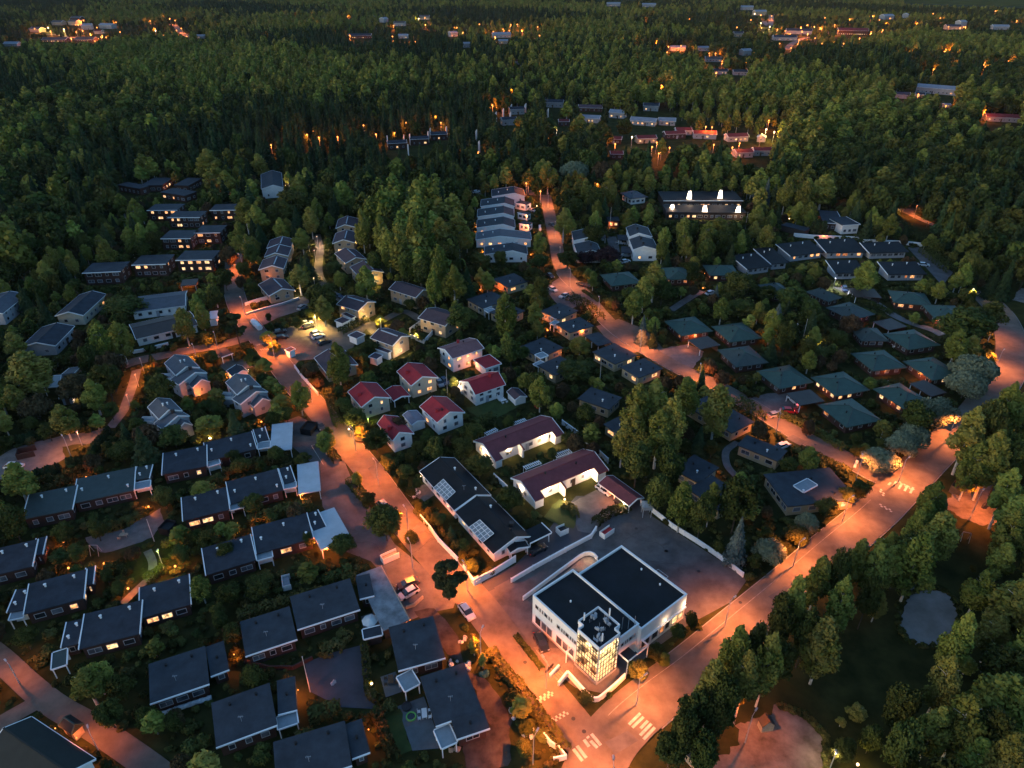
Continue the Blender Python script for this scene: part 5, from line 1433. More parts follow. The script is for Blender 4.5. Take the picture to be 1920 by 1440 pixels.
# stepped terrace by the side street, upper middle
WT = 'white stepped terrace by the upper side street'
def wt(label, *a, **k):
    return gable('terrace_house', label, *a, ze=3.4, zr=5.0, group=WT, roof=k.pop('roof', 'r_slate'), over=.2, vents=((-.1, -.3, 'white'), (.2, -.7, 'white')), **k)
wt('blue-roofed terrace house farthest up the side street', Q5(825, 155), Q5(838, 255), Q5(993, 292), Q5(500, 345), lit=.1)
wt('blue-roofed terrace house second from the top', Q5(690, 305), Q5(690, 405), Q5(840, 440), Q5(330, 435), lit=.1)
wt('blue-roofed terrace house third from the top', Q5(668, 445), Q5(672, 555), Q5(832, 590), Q5(280, 600), lit=.1)
wt('blue-roofed terrace house fourth from the top with lit rooms on its left', Q5(668, 605), Q5(668, 722), Q5(845, 752), Q5(270, 745), lit=.5)
wt('grey-roofed terrace house with lit right-hand annex', Q5(620, 790), Q5(622, 900), Q5(1090, 945), Q5(260, 925), roof='r_grey', lit=.3)
wt('blue-roofed house at the near end of the terrace with a tall white gable', Q5(805, 995), Q5(812, 1118), Q5(1030, 1150), Q5(385, 1180), lit=.3)
for lb, A, B, C in (('dark-roofed annex right of the fourth terrace house, two lamps on its wall', Q5(905, 712), Q5(1055, 735), Q5(1050, 685)), ('dark-roofed annex right of the second terrace house, lit pink', Q5(845, 400), Q5(1005, 432), Q5(1010, 378)), ('dark-roofed annex right of the third terrace house', Q5(880, 545), Q5(1030, 578), Q5(1035, 540))):
    flat('annex', lb, [(A, B, C)], z=3.0, cat='annex', roof='r_slate', wall='white', over=.15, lit=.3, trims='A')
XW = 'white paired houses with dark roofs'
def xw(label, *a, **k):
    return gable('paired_house', label, *a, group=XW, roof='r_slate', over=.25, win=1, lit=.05, **k)
xw('upper half of the white paired house beside the white van', Q8(1350, 190), Q8(1420, 352), Q8(1665, 430), Q8(1265, 445), ze=5.2, zr=6.8, vents=((.2, 0, 'chimney'),))
xw('lower half of the white paired house with a tall blank gable wall', Q8(1430, 400), Q8(1515, 588), Q8(1760, 632), Q8(1320, 650), ze=4.9, zr=6.4, vents=((-.3, 0, 'chimney'), (.6, 0, 'chimney')))
xw('upper half of the white paired house left of the car court', Q8(470, 270), Q8(515, 430), Q8(650, 550), Q8(250, 510), ze=4.4, zr=5.8, vents=((.5, 0, 'chimney'),))
xw('lower half of the white paired house behind the dark purple tree', Q8(520, 490), Q8(590, 660), Q8(740, 700), Q8(300, 690), ze=4.1, zr=5.4, vents=((.0, 0, 'chimney'),))
for lb, A, B, C in (('dark carport over the silver car in the court', Q8(1040, 470), Q8(1228, 475), Q8(1222, 390)), ('dark carport over the two cars, nearer the camera', Q8(1100, 705), Q8(1310, 715), Q8(1300, 600)), ('flat dark garage roof behind the left paired house', Q8(600, 440), Q8(832, 440), Q8(820, 385))):
    flat('carport', lb, [(A, B, C)], z=2.5, cat='carport', roof='r_dark', wall='greywall', open_=True, lit=0, trims='')
hip('house', 'grey hipped house alone at the wood edge, upper middle', T6(1290, 248), T6(1370, 292), T6(1485, 268), z=3.2, zr=5.2, roof='r_grey', wall='white', lit=0)

# long terraces at the upper right
LT = 'long dark terraces in the upper right'
y1, yo, yi = flat('terrace_block', 'long black-roofed terrace with two brightly lit white dividing walls', [(T7(175, 305), T7(775, 305), T7(785, 235))], z=3.8, group=LT, roof='r_black', wall='brown', win=1, lit=.35, trims='A', over=.3)
y2, yo2, yi2 = flat('terrace_block', 'black-roofed terrace in front with three lit dividing walls', [(T7(200, 392), T7(800, 396), T7(812, 338))], z=3.4, group=LT, roof='r_black', wall='brown', win=1, lit=.3, trims='', over=.3)
for i, (x, y, hh) in enumerate(((362, 352, 8), (592, 346, 8), (237, 412, 5), (478, 442, 6.5), (727, 446, 6.5))):
    g = G(T7(x, y)); r_ = thing('dividing_wall', ['second lit white dividing wall fin from the left, back terrace', 'right lit white dividing wall fin, back terrace', 'small lit white fin at the left end of the front terrace', 'middle lit white fin of the front terrace', 'right lit white fin of the front terrace'][i], 'wall', (g.x, g.y, 0), 'lit white fins')
    b = MB(); b.hexa([(-1.9, -.2, 0), (1.9, -.2, 0), (1.9, .2, 0), (-1.9, .2, 0)], [(-.9, -.2, hh), (.5, -.2, hh), (.5, .2, hh), (-.9, .2, hh)]); b.build('wall', M['white'], r_)
    light((-.3, -1.5, hh * .72), 1500, 'w', r_, .3)
    protect([(g.x - 1.6, g.y), (g.x + 1.6, g.y), (g.x + 1.6, g.y + .3), (g.x - 1.6, g.y + .3)], hh)
def slope_terrace(label, A, B, C, z=2.7, lit=.2, tilt=1.5, **k):
    return flat('terrace_house', label, [(A, B, C)], z=z, group='white-walled terrace below the long boundary wall', roof='r_black', wall='greywall', lit=lit, trims='D', tilt=tilt, over=.9, kinds=('lit', 'lit_dim'), vents=((.3, .7, 'white'), (.7, .8, 'white')), **k)
slope_terrace('dark terrace house with two warm lit window bands, left of the long wall', T7(1130, 722), T7(1388, 690), T7(1345, 617), lit=.7)
slope_terrace('dark terrace house with lit living room, middle below the long wall', T7(1400, 697), T7(1702, 690), T7(1645, 612), lit=.7)
slope_terrace('dark terrace house with white window band, right below the long wall', T8(553, 487), T8(868, 476), T8(825, 417), lit=0)
slope_terrace('dark terrace house with curved white end wall at the lower left', T7(805, 822), T7(992, 795), T7(955, 705), lit=0)
slope_terrace('dark terrace house between the curved white walls', T7(985, 782), T7(1122, 768), T7(1085, 668), lit=0)
slope_terrace('dark low terrace roof behind a round tree, with a white window strip', T7(1465, 850), T7(1700, 848), T7(1700, 775), lit=0)
slope_terrace('dark low terrace roof beside the back street with two lit windows', T8(700, 657), T8(1012, 655), T8(960, 580), lit=.3)
flat('modern_house', 'modern dark-roofed house with a white cube end and a red-lit wall', [(T7(1375, 470), T7(1530, 480), T7(1490, 385)), (T7(1520, 490), T7(1652, 482), T7(1600, 420), dict(z=4.2, wall='white', lit=0))], z=3.4, roof='r_slate', wall='brown', lit=.1, trims='AB')
flat('garage', 'dark slanted garage with a lit opening beside the columnar thujas', [(T7(1238, 532), T7(1280, 512), T7(1222, 412))], z=2.8, cat='garage', roof='r_slate', wall='brown', win=0, trims='', over=.2)
flat('office_annex', 'small house hidden by trees with orange lit windows behind the white mast', [(Q8(860, 140), Q8(1080, 140), Q8(1070, 60))], z=3.0, roof='r_black', wall='brown', lit=.9, trims='')

# two-storey brick houses at the upper left
BB = 'two-storey brick houses on the left slope'
for lb, A, B, C in (('brick house with pale windows, upper left end of the top row', T4(1100, 378), T4(1330, 376), T4(1345, 328)), ('brick house in the second line with a lamp at its left', T4(1255, 432), T4(1500, 430), T4(1505, 382)),
                    ('brick house with lit ground floor at the right of the top row', T4(1570, 378), T4(1800, 374), T4(1810, 328)), ('brick house with one yellow upper window, left of the third line', T4(1200, 590), T4(1430, 588), T4(1455, 525)),
                    ('brick house with an orange upper window, right of the third line', T4(1455, 548), T4(1652, 545), T4(1658, 488)), ('brick house with one lit room on each floor, middle of the lowest line', T4(985, 788), T4(1245, 780), T4(1262, 708)),
                    ('brick house with four lit rooms, right end of the lowest line', T4(1315, 752), T4(1590, 748), T4(1602, 677)), ('unlit brick house at the left end of the lowest line', T4(615, 848), T4(905, 835), T4(925, 762))):
    flat('brick_house', lb, [(A, B, C)], z=5.0, group=BB, roof='r_slate', wall='brick', win=2, lit=.0 if 'unlit' in lb else .8 if 'four' in lb else .3, trims='A', over=.35, sides='ABD')
for lb, A, B, C in (('red brick house glowing under a lamp at the far left wood edge', T4(1060, 188), T4(1215, 188), T4(1240, 132)), ('red brick house right of the glowing one, behind a tall tree', T4(1300, 188), T4(1412, 192), T4(1405, 132)),
                    ('low dark roof in front of the glowing brick house', T4(1200, 240), T4(1385, 268), T4(1390, 222)), ('low dark roof at the far left wood edge', T4(880, 185), T4(1045, 215), T4(1045, 180))):
    flat('brick_house', lb, [(A, B, C)], z=3.6, roof='r_slate', wall='brick', win=1, lit=.2, trims='', over=.3)
gable('detached_house', 'pale two-storey house cut by the left picture edge', T4(-120, 1130), T4(75, 983), T4(185, 1020), ze=4.3, zr=5.5, roof='r_grey', wall='greywall', win=2, lit=0)
gable('detached_house', 'cream house with a warmly lit corner room among dark trees', T4(512, 1138), T4(692, 980), T4(620, 1168), T4(415, 1165), ze=3.6, zr=5.0, roof='r_dark', wall='cream', lit=.35)
gable('detached_house', 'dark-roofed house with a small orange porch lamp, left of the twin birches', T4(425, 1220), T4(272, 1368), T4(552, 1252), ze=3.4, zr=4.8, roof='r_dark', wall='greywall', lit=0)
gable('long_house', 'long pale house with grey roof behind the dark round tree', T4(990, 1058), T4(1390, 1008), T4(1400, 1090), ze=2.9, zr=4.2, roof='r_grey', wall='white', lit=0)
gable('long_house', 'long house with pink-lit veranda beside the orange side street', T4(985, 1262), T4(1445, 1158), T4(1026, 1342), ze=2.8, zr=4.0, roof='r_brown', wall='white', lit=.15)
flat('garage', 'small pale flat garage roof right of the long house', [(T4(1560, 1195), T4(1626, 1188), T4(1612, 1130))], z=2.7, cat='garage', roof='r_light', wall='white', win=0, trims='B')
gable('detached_house', 'steep-roofed grey house with a white gable and a ground lamp', Z5(345, 487), Z5(418, 476), Z5(400, 610), ze=2.6, zr=5.2, roof='r_grey', wall='greywall', lit=0, win=1)
lean('greenish glass winter garden on the left of the steep-roofed house', Z5(245, 560), Z5(322, 555), Z5(326, 492), 2.8)
flat('carport', 'carport glowing orange beneath its flat roof', [(T4(1350, 945), T4(1470, 935), T4(1462, 890))], z=2.6, cat='carport', roof='r_brown', wall='palewood', open_=True, lit=0, trims='')
gable('stepped_house', 'white stepped house at the wood edge with a lit right corner', T1(1530, 958), T1(1536, 1040), T1(1592, 1052), T1(1470, 1055), ze=5, zr=6.6, roof='r_slate', wall='white', lit=.2, over=.15)

# houses far off
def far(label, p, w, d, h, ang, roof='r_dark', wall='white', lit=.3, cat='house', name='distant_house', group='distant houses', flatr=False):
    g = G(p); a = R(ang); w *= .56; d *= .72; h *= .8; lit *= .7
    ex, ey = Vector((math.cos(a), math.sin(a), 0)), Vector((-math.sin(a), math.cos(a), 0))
    wall = {'white': 'far_wall_shaded', 'cream': 'tan', 'greywall': 'far_wall_shaded'}.get(wall, wall); roof = {'r_light': 'far_roof_shaded'}.get(roof, roof)  # white walls and pale roofs take the shade-darkened colours
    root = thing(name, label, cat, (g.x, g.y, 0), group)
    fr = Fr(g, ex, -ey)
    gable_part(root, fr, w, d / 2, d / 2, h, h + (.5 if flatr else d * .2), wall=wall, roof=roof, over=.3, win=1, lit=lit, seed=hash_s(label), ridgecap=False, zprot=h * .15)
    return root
FH = [
 ('dark terrace with white fins among the trees, left one', T2(315, 835), 22, 9, 5, 12, 'r_dark', 'brick', .8), ('dark terrace with white fins among the trees, middle one', T2(440, 812), 22, 9, 5, 12, 'r_dark', 'brick', .2),
 ('dark terrace with white fins among the trees, right one', T2(548, 785), 20, 9, 5, 12, 'r_dark', 'brick', .5), ('dark terrace with two lit windows in the upper middle', T2(940, 700), 20, 10, 5, 15, 'r_dark', 'white', .9),
 ('dark stepped roof behind the upper middle terrace', T2(985, 640), 22, 10, 5, 15, 'r_dark', 'white', .1), ('dark house with white gable tip in the upper middle wood', T2(1200, 600), 26, 12, 5, -8, 'r_dark', 'greywall', .0),
 ('dark low roof beside the white-gabled house in the wood', T2(1400, 625), 34, 12, 4, -8, 'r_plum', 'brick', .2), ('pale-roofed house beside the bright lamp', T2(1405, 685), 24, 12, 4, -15, 'r_light', 'white', .6),
 ('white house with pale roof, left end of the bright row', T2(1555, 660), 22, 12, 5, -25, 'r_light', 'white', .6), ('long pale-roofed house, right end of the bright row', T2(1700, 700), 34, 13, 4, -22, 'r_light', 'white', .9),
 ('white low house right of the bright row', T2(1830, 700), 22, 12, 4, -10, 'r_light', 'white', .4), ('dark grey house above the bright row', T2(1740, 620), 22, 12, 5, -10, 'r_dark', 'greywall', .1),
 ('far red roof with a greenish lit wall', T2(1710, 800), 24, 10, 4, 8, 'r_farred', 'cream', .7), ('long far red roof right of the greenish wall', T2(1870, 775), 26, 10, 4, 8, 'r_farred', 'brick', .3),
 ('small far red roof below the row', T2(1545, 890), 14, 9, 4, 0, 'r_farred', 'brick', .2), ('small far red roof left of the greenish wall', T2(1540, 805), 15, 9, 4, -10, 'r_farred', 'brick', .2), ('far reddish roof left of the bright lamp', T2(1250, 705), 14, 9, 4, 0, 'r_farred', 'brick', .2),
 ('white-walled far house with red roof, left of three', T3(120, 775), 28, 11, 4, -8, 'r_farred', 'white', .4), ('white-walled far house with red roof, middle of three', T3(298, 790), 26, 11, 4, 8, 'r_farred', 'white', .5),
 ('white-walled far house with red roof and a white garden porch', T3(335, 880), 20, 10, 4, 8, 'r_farred', 'white', .8), ('red-roofed far house with a lit white end', T3(440, 870), 20, 10, 4, 0, 'r_farred', 'white', .2), ('far red roof at the left of the white-walled row', T3(0, 755), 20, 10, 4, 0, 'r_farred', 'white', .3),
 ('pale blue gable far beside the orange garden lamps', T3(440, 795), 9, 8, 4, 70, 'r_light', 'greywall', .1),
 ('long white industrial hall with a pale sloping roof', T3(1430, 525), 62, 16, 6, -34, 'r_light', 'white', .15), ('far house with plum roof left of the white hall', T3(1220, 550), 26, 12, 4, -15, 'r_plum', 'white', .4), ('small orange-lit house in front of the white hall', T3(1330, 545), 14, 9, 3, -10, 'r_dark', 'palewood', .9),
 ('long white far house with red roof at the right edge', T3(1795, 680), 44, 13, 4, -15, 'r_farred', 'white', .5), ('small pale house in the wood left of the right-edge house', T3(1480, 605), 9, 7, 3, 0, 'r_light', 'palewood', .5),
 ('far school-like building with a red-lit front', T3(950, 195), 80, 24, 8, -12, 'r_farred', 'brick', 1.0), ('far lit block above the yellow street', T3(430, 85), 46, 20, 9, 10, 'r_light', 'cream', 1.0), ('far white block beside the lit block', T3(360, 55), 50, 18, 8, -5, 'r_light', 'white', .4),
 ('far pale roofs beside the red-lit street', T3(650, 190), 70, 22, 6, -12, 'r_dark', 'greywall', .3), ('far small orange-lit house', T3(310, 205), 26, 16, 6, 0, 'r_brown', 'palewood', .6), ('far dark block with pale front, middle right', T3(570, 225), 60, 20, 5, -5, 'r_dark', 'greywall', .4),
 ('far white house on the right horizon wood', T3(1145, 108), 44, 20, 8, 20, 'r_light', 'white', .2), ('far white house right of the centre top', T3(1250, 100), 28, 16, 8, 60, 'r_light', 'white', .1), ('far orange-lit barn on the right', T3(1515, 165), 44, 20, 6, -5, 'r_dark', 'palewood', .8),
 ('far grey block behind the orange-lit barn', T3(1560, 150), 26, 18, 10, 20, 'r_light', 'greywall', .1), ('far white house at the upper right', T3(1780, 165), 46, 18, 6, -8, 'r_light', 'white', .2), ('far dark house with white side, left of the wood', T3(350, 310), 22, 14, 7, 20, 'r_light', 'white', .1),
 ('far dark roofs with one orange window', T3(210, 415), 26, 13, 4, -5, 'r_dark', 'greywall', .5), ('far dark roof right of the orange window', T3(320, 420), 26, 13, 4, -5, 'r_dark', 'greywall', .1), ('far brown roofs between orange lamps', T3(170, 345), 34, 16, 4, -8, 'r_brown', 'white', .3),
 ('far white house in the upper left settlement', T1(495, 165), 30, 18, 8, 15, 'r_light', 'white', .3), ('far white-gabled house right of the settlement', T1(610, 160), 48, 18, 7, -18, 'r_light', 'white', .2), ('far tan gabled house in the upper left settlement', T1(425, 140), 32, 20, 7, -15, 'r_brown', 'cream', .4),
 ('far tan house left in the upper left settlement', T1(335, 140), 36, 20, 6, -10, 'r_brown', 'cream', .3), ('far brown-roofed row at the front of the settlement', T1(320, 235), 64, 20, 4, -2, 'r_brown', 'brick', .5), ('far brown-roofed row right of it with a lit end', T1(490, 232), 52, 20, 4, -6, 'r_brown', 'brick', .6),
 ('far gabled house at the left of the settlement', T1(215, 180), 34, 20, 6, -15, 'r_plum', 'cream', .2), ('far brown house at the back of the settlement', T1(440, 115), 36, 20, 6, -10, 'r_brown', 'brick', .6), ('far pale house at the left picture edge', T1(75, 258), 36, 16, 4, -4, 'r_light', 'white', .1),
 ('far red-lit house in the settlement', T1(560, 190), 22, 14, 5, 0, 'r_farred', 'palewood', .8), ('far low white house behind the green wood', T1(1130, 215), 24, 14, 4, 10, 'r_light', 'greywall', .1),
 ('far white house, top centre left', T2(240, 125), 24, 16, 8, 60, 'r_light', 'white', .2), ('far house with lit windows, top centre left', T2(330, 145), 36, 18, 6, -5, 'r_brown', 'white', .7), ('far orange-lit house top centre', T2(470, 110), 34, 18, 7, 0, 'r_brown', 'palewood', .9),
 ('far row of orange windows behind the green wood', T2(110, 215), 60, 18, 5, 0, 'r_dark', 'brick', .8), ('far white house behind the green wood', T2(350, 215), 26, 14, 5, -5, 'r_light', 'white', .1), ('far white house by orange lamps, top centre', T2(628, 205), 22, 14, 7, 30, 'r_light', 'white', .4),
 ('far pale row among orange lamps, top centre', T2(900, 210), 50, 18, 6, 10, 'r_light', 'white', .5), ('far small pale house below the pale row', T2(910, 245), 24, 12, 5, 0, 'r_light', 'palewood', .5), ('far blue-white house behind the wood top', T2(705, 265), 20, 12, 6, 10, 'r_light', 'white', .1),
 ('far white flats on the top edge, left', T2(1530, 35), 60, 18, 8, -4, 'r_light', 'white', .2), ('far white flats on the top edge, right', T2(1730, 40), 60, 18, 8, -8, 'r_light', 'white', .3), ('far blue-roofed house by the wood gap', T2(985, 360), 16, 12, 4, 0, 'r_farred', 'white', .1),
 ('far pale house right of the top centre lamps', T2(1890, 285), 36, 16, 5, 0, 'r_light', 'greywall', .3), ('far white house in the middle right trees', T3(115, 285), 26, 12, 5, 0, 'r_light', 'white', .2),
]
for f_ in FH:
    far(*f_)
for i, (x, y) in enumerate(((262, 800), (355, 795), (388, 790), (490, 775), (502, 755), (592, 745), (870, 660), (910, 640), (950, 660), (955, 615), (1035, 610), (1160, 640), (760, 765), (775, 830), (378, 850))):
    g = G(T2(x, y), 3.5); p = g - G(T2(x, y)) ; g = G(T2(x, y + 22))
    b = MB(); b.hexa([(-2.6, -.3, 0), (2.6, -.3, 0), (2.6, .3, 0), (-2.6, .3, 0)], [(-2.6, -.3, 7.2), (2.6, -.3, 5.0), (2.6, .3, 5.0), (-2.6, .3, 7.2)])
    o = b.build('dividing_wall', M['white'], None, (g.x, g.y, 0)); o.rotation_euler = (0, 0, R(100))
    tag(o, 'white slanted wall fin standing between the dark terraces', 'wall', 'white fins of the distant dark terraces')
    protect([(g.x - 1, g.y), (g.x + 1, g.y), (g.x + 1, g.y + 2), (g.x - 1, g.y + 2)], 7)
# ================================================================ STREET LAMPS AND OTHER LAMPS
def pole_lamp(head, h, label, c='o', e=1500, toward=None, cat='street lamp', name='street_lamp', group='street lamps', arm=1.3, spot=148, small=False):
    g = G(head, h)
    t = (G(toward) - g) if toward else Vector((0, -1, 0)); t.z = 0; t.normalize()
    base = g - t * arm
    r_ = thing(name, label, cat, (base.x, base.y, 0), group)
    b = MB(); b.tube((0, 0, 0), (0, 0, h), .085, .055, 7); b.build('pole', M['greymetal'], r_)
    if arm > .1:
        b = MB(); b.tube((0, 0, h - .15), t * arm + Vector((0, 0, h)), .04, .04, 6); b.build('arm', M['greymetal'], r_)
    b = MB(); b.box(t * arm + Vector((0, 0, h - .02)), (.7, .26, .13), t, Vector((-t.y, t.x, 0))); b.build('lamp_head', M['greymetal'], r_)
    b = MB(); b.box(t * (arm + .02) + Vector((0, 0, h - .14)), (.5, .2, .12), t, Vector((-t.y, t.x, 0))); b.build('bulb', M[{'o': 'bulb_o', 'p': 'bulb_o', 'w': 'bulb_w', 'y': 'bulb_w', 'c': 'bulb_c', 'g': 'bulb_g', 'r': 'bulb_r'}[c]], r_)
    light(t * (arm + .02) + Vector((0, 0, h - .3)), e, c, r_, .12, spot)
    return r_
E0 = 14000
for hd, tw, lb, c, e in (
    (F(447, 476), F(438, 500), 'street lamp hidden in the trees at the top of the orange street', 'o', .8),
    (F(450, 556), F(436, 566), 'street lamp left of the plum-roofed end house', 'o', .9),
    (F(504, 629), F(482, 640), 'street lamp inside the orange-lit bush beside the parking', 'o', 1.0),
    (F(575, 711), F(552, 722), 'street lamp behind the white fence of the red-roofed houses', 'o', 1.0),
    (F(657, 800), F(625, 808), 'street lamp in glowing leaves beside the round-crowned tree', 'o', .9),
    (F(700, 860), F(676, 868), 'street lamp beside the small front garden, middle of the orange street', 'o', .7),
    (F(757, 948), F(735, 955), 'street lamp behind the patio lights of the black-roofed house', 'o', 1.1),
    (F(868, 1052), F(838, 1058), 'street lamp in an orange-lit tree at the corner garden wall', 'o', 1.3),
    (F(905, 1175), F(935, 1160), 'street lamp behind the shrubs opposite the office', 'o', .8),
    (F(1018, 1230), F(990, 1245), 'street lamp beside the office entrance steps', 'o', 1.3),
    (F(1008, 1368), F(1040, 1355), 'street lamp at the white curved fence near the crossing', 'o', .8),
    (F(1211, 1264), F(1245, 1285), 'street lamp in the yellow-lit tree right of the glass tower', 'p', .9),
    (F(1150, 1420), F(1140, 1400), 'street lamp at the bottom of the junction', 'p', .9),
    (F(1378, 1119), F(1400, 1140), 'street lamp at the corner of the office yard entrance', 'p', 1.0),
    (F(1508, 1010), F(1530, 1035), 'street lamp in yellow-lit shrubs along the wide road', 'p', 1.0),
    (F(1600, 930), F(1625, 955), 'street lamp between two yellow-lit round trees', 'p', 1.0),
    (F(1705, 857), F(1725, 875), 'street lamp in a glowing willow bush above the crossing', 'p', 1.0),
    (F(1797, 781), F(1810, 800), 'street lamp hidden in trees at the bend of the wide road', 'p', .9),
    (F(1883, 655), F(1895, 668), 'street lamp by the silver willows on the curved road', 'p', .8),
    (F(1869, 600), F(1880, 610), 'street lamp at the upper end of the curved road', 'p', .5),
    (F(1314, 682), F(1305, 700), 'street lamp beside the dark spruce on the side street', 'p', .9),
    (F(1463, 768), F(1450, 785), 'street lamp beside the red parked car', 'p', .9),
    (F(1617, 852), F(1600, 868), 'street lamp beside the small white cabinet near the crossing', 'p', .9),
    (F(1202, 619), F(1190, 640), 'street lamp in the blue spruce at the turning area', 'p', .8),
    (F(1123, 556), F(1112, 568), 'street lamp lighting a strip of grass beside the side street', 'p', .7),
    (F(1068, 503), F(1055, 518), 'street lamp in yellow-lit leaves at the side street bend', 'p', .7),
    (F(1050, 463), F(1045, 468), 'street lamp behind a tall drooping tree on the side street', 'p', .6),
    (F(1041, 415), F(1035, 420), 'street lamp halfway up the upper side street', 'p', .7),
    (F(1028, 362), F(1026, 372), 'yellow street lamp at the top end of the side street', 'p', .7),
    (F(116, 816), F(112, 830), 'twin-headed lamp over the yard on the left', 'p', .32),
    (F(360, 645), F(350, 655), 'street lamp hidden in orange-lit trees, left side street', 'o', .7),
    (F(400, 622), F(395, 632), 'street lamp hidden in orange-lit trees nearer the main orange street', 'o', .7),
    (F(262, 672), F(262, 682), 'street lamp at the left end of the low white wall', 'o', .45),
    (F(1844, 918), F(1842, 940), 'lamp on a thin pole in the sandy playground', 'o', .6),
    (F(1418, 1330), F(1425, 1345), 'bright orange lamp under birches at the gravel yard', 'o', .25),
    (F(765, 1010), F(750, 1022), 'street lamp beside the big round tree by the parking', 'o', .5),
    (F(10, 1238), F(8, 1248), 'lamp over the country road at the left edge', 'o', .12),
    (F(164, 1362), F(170, 1358), 'lamp over the country road by the small hut', 'o', .12),
):
    pole_lamp(hd, 7.0 if c == 'p' or 'lamp over' not in lb else 5, lb, c, E0 * e, tw)
for hd, lb, c, e, h in (
    (F(594, 443), 'cold white lamp at the top of the footpath', 'w', .5, 5), (F(589, 469), 'warm lamp beside the flagpole on the footpath', 'y', .4, 5), (F(586, 503), 'warm lamp over the playground by the footpath', 'y', .4, 5), (F(588, 521), 'lower warm lamp in the garden by the footpath', 'y', .25, 3.5),
    (F(590, 590), 'lamp in the brightly lit tree beside the parking', 'y', 1.2, 5), (F(713, 597), 'lamp in the small lit tree between tan townhouses', 'y', .5, 4.5), (F(144, 809), 'second lamp over the yard on the left', 'p', .15, 4.5),
    (F(253, 702), 'low lamp at the top of the left footpath', 'p', .12, 4), (F(237, 740), 'low lamp halfway down the left footpath', 'p', .12, 4), (F(295, 1032), 'greenish lamp over the path by the playground', 'g', .10, 5),
    (F(1528, 625), 'white lamp with a yellow-lit tree beside the tall flagpole', 'y', .35, 4.5), (F(1567, 521), 'bright cold white garden lamp by the back street', 'c', .4, 5), (F(996, 566), 'lamp on the bright yellow-green lawn', 'g', .12, 3.5),
    (F(1826, 541), 'lamp in yellow leaves at the turning circle', 'y', .6, 6), (F(1682, 377), 'lamp in yellow leaves at the track in the wood', 'y', .5, 6), (F(1720, 385), 'hidden lamp over the track in the wood', 'o', .7, 6),
    (F(1568, 1410), 'white lamp at the corner of the gravel yard', 'w', .12, 4), (F(1375, 668), 'lamp beside the round garden bush', 'o', .02, 3), (F(829, 762), 'green garden lamp between the red roofs', 'g', .05, 2), (F(690, 784), 'green garden lamp by the pale house', 'g', .05, 2),
    (F(1111, 985), 'x', 'w', 0, 2),
):
    if e:
        pole_lamp(hd, h, lb, c, E0 * e * 1.2, None, 'lamp', 'garden_lamp', 'park and garden lamps', 0.0, 165)
def globe(px, h, label, c='o', e=60, r=.22, name='globe_lamp', group='small garden lamps', prot=True):
    g = G(px, h)
    root = thing(name, label, 'lamp', (g.x, g.y, 0), group)
    b = MB(); b.tube((0, 0, 0), (0, 0, h - r), .04, .04, 6); b.build('pole', M['dark_metal'], root)
    b = MB(); b.ball((0, 0, h), r, 8); b.build('globe', M[{'o': 'bulb_o', 'p': 'bulb_o', 'w': 'bulb_w', 'y': 'bulb_w', 'c': 'bulb_c', 'g': 'bulb_g', 'r': 'bulb_r'}[c]], root)
    light((0, -.1, h + r + .25), e, c, root, r)
    if prot:
        s = FPX / (g.y * CT + 100 * ST) * .6
        fill_mask([(px[0] - s, px[1] - s), (px[0] + s, px[1] - s), (px[0] + s, px[1] + s), (px[0] - s, px[1] + s)], g.y)
    return root
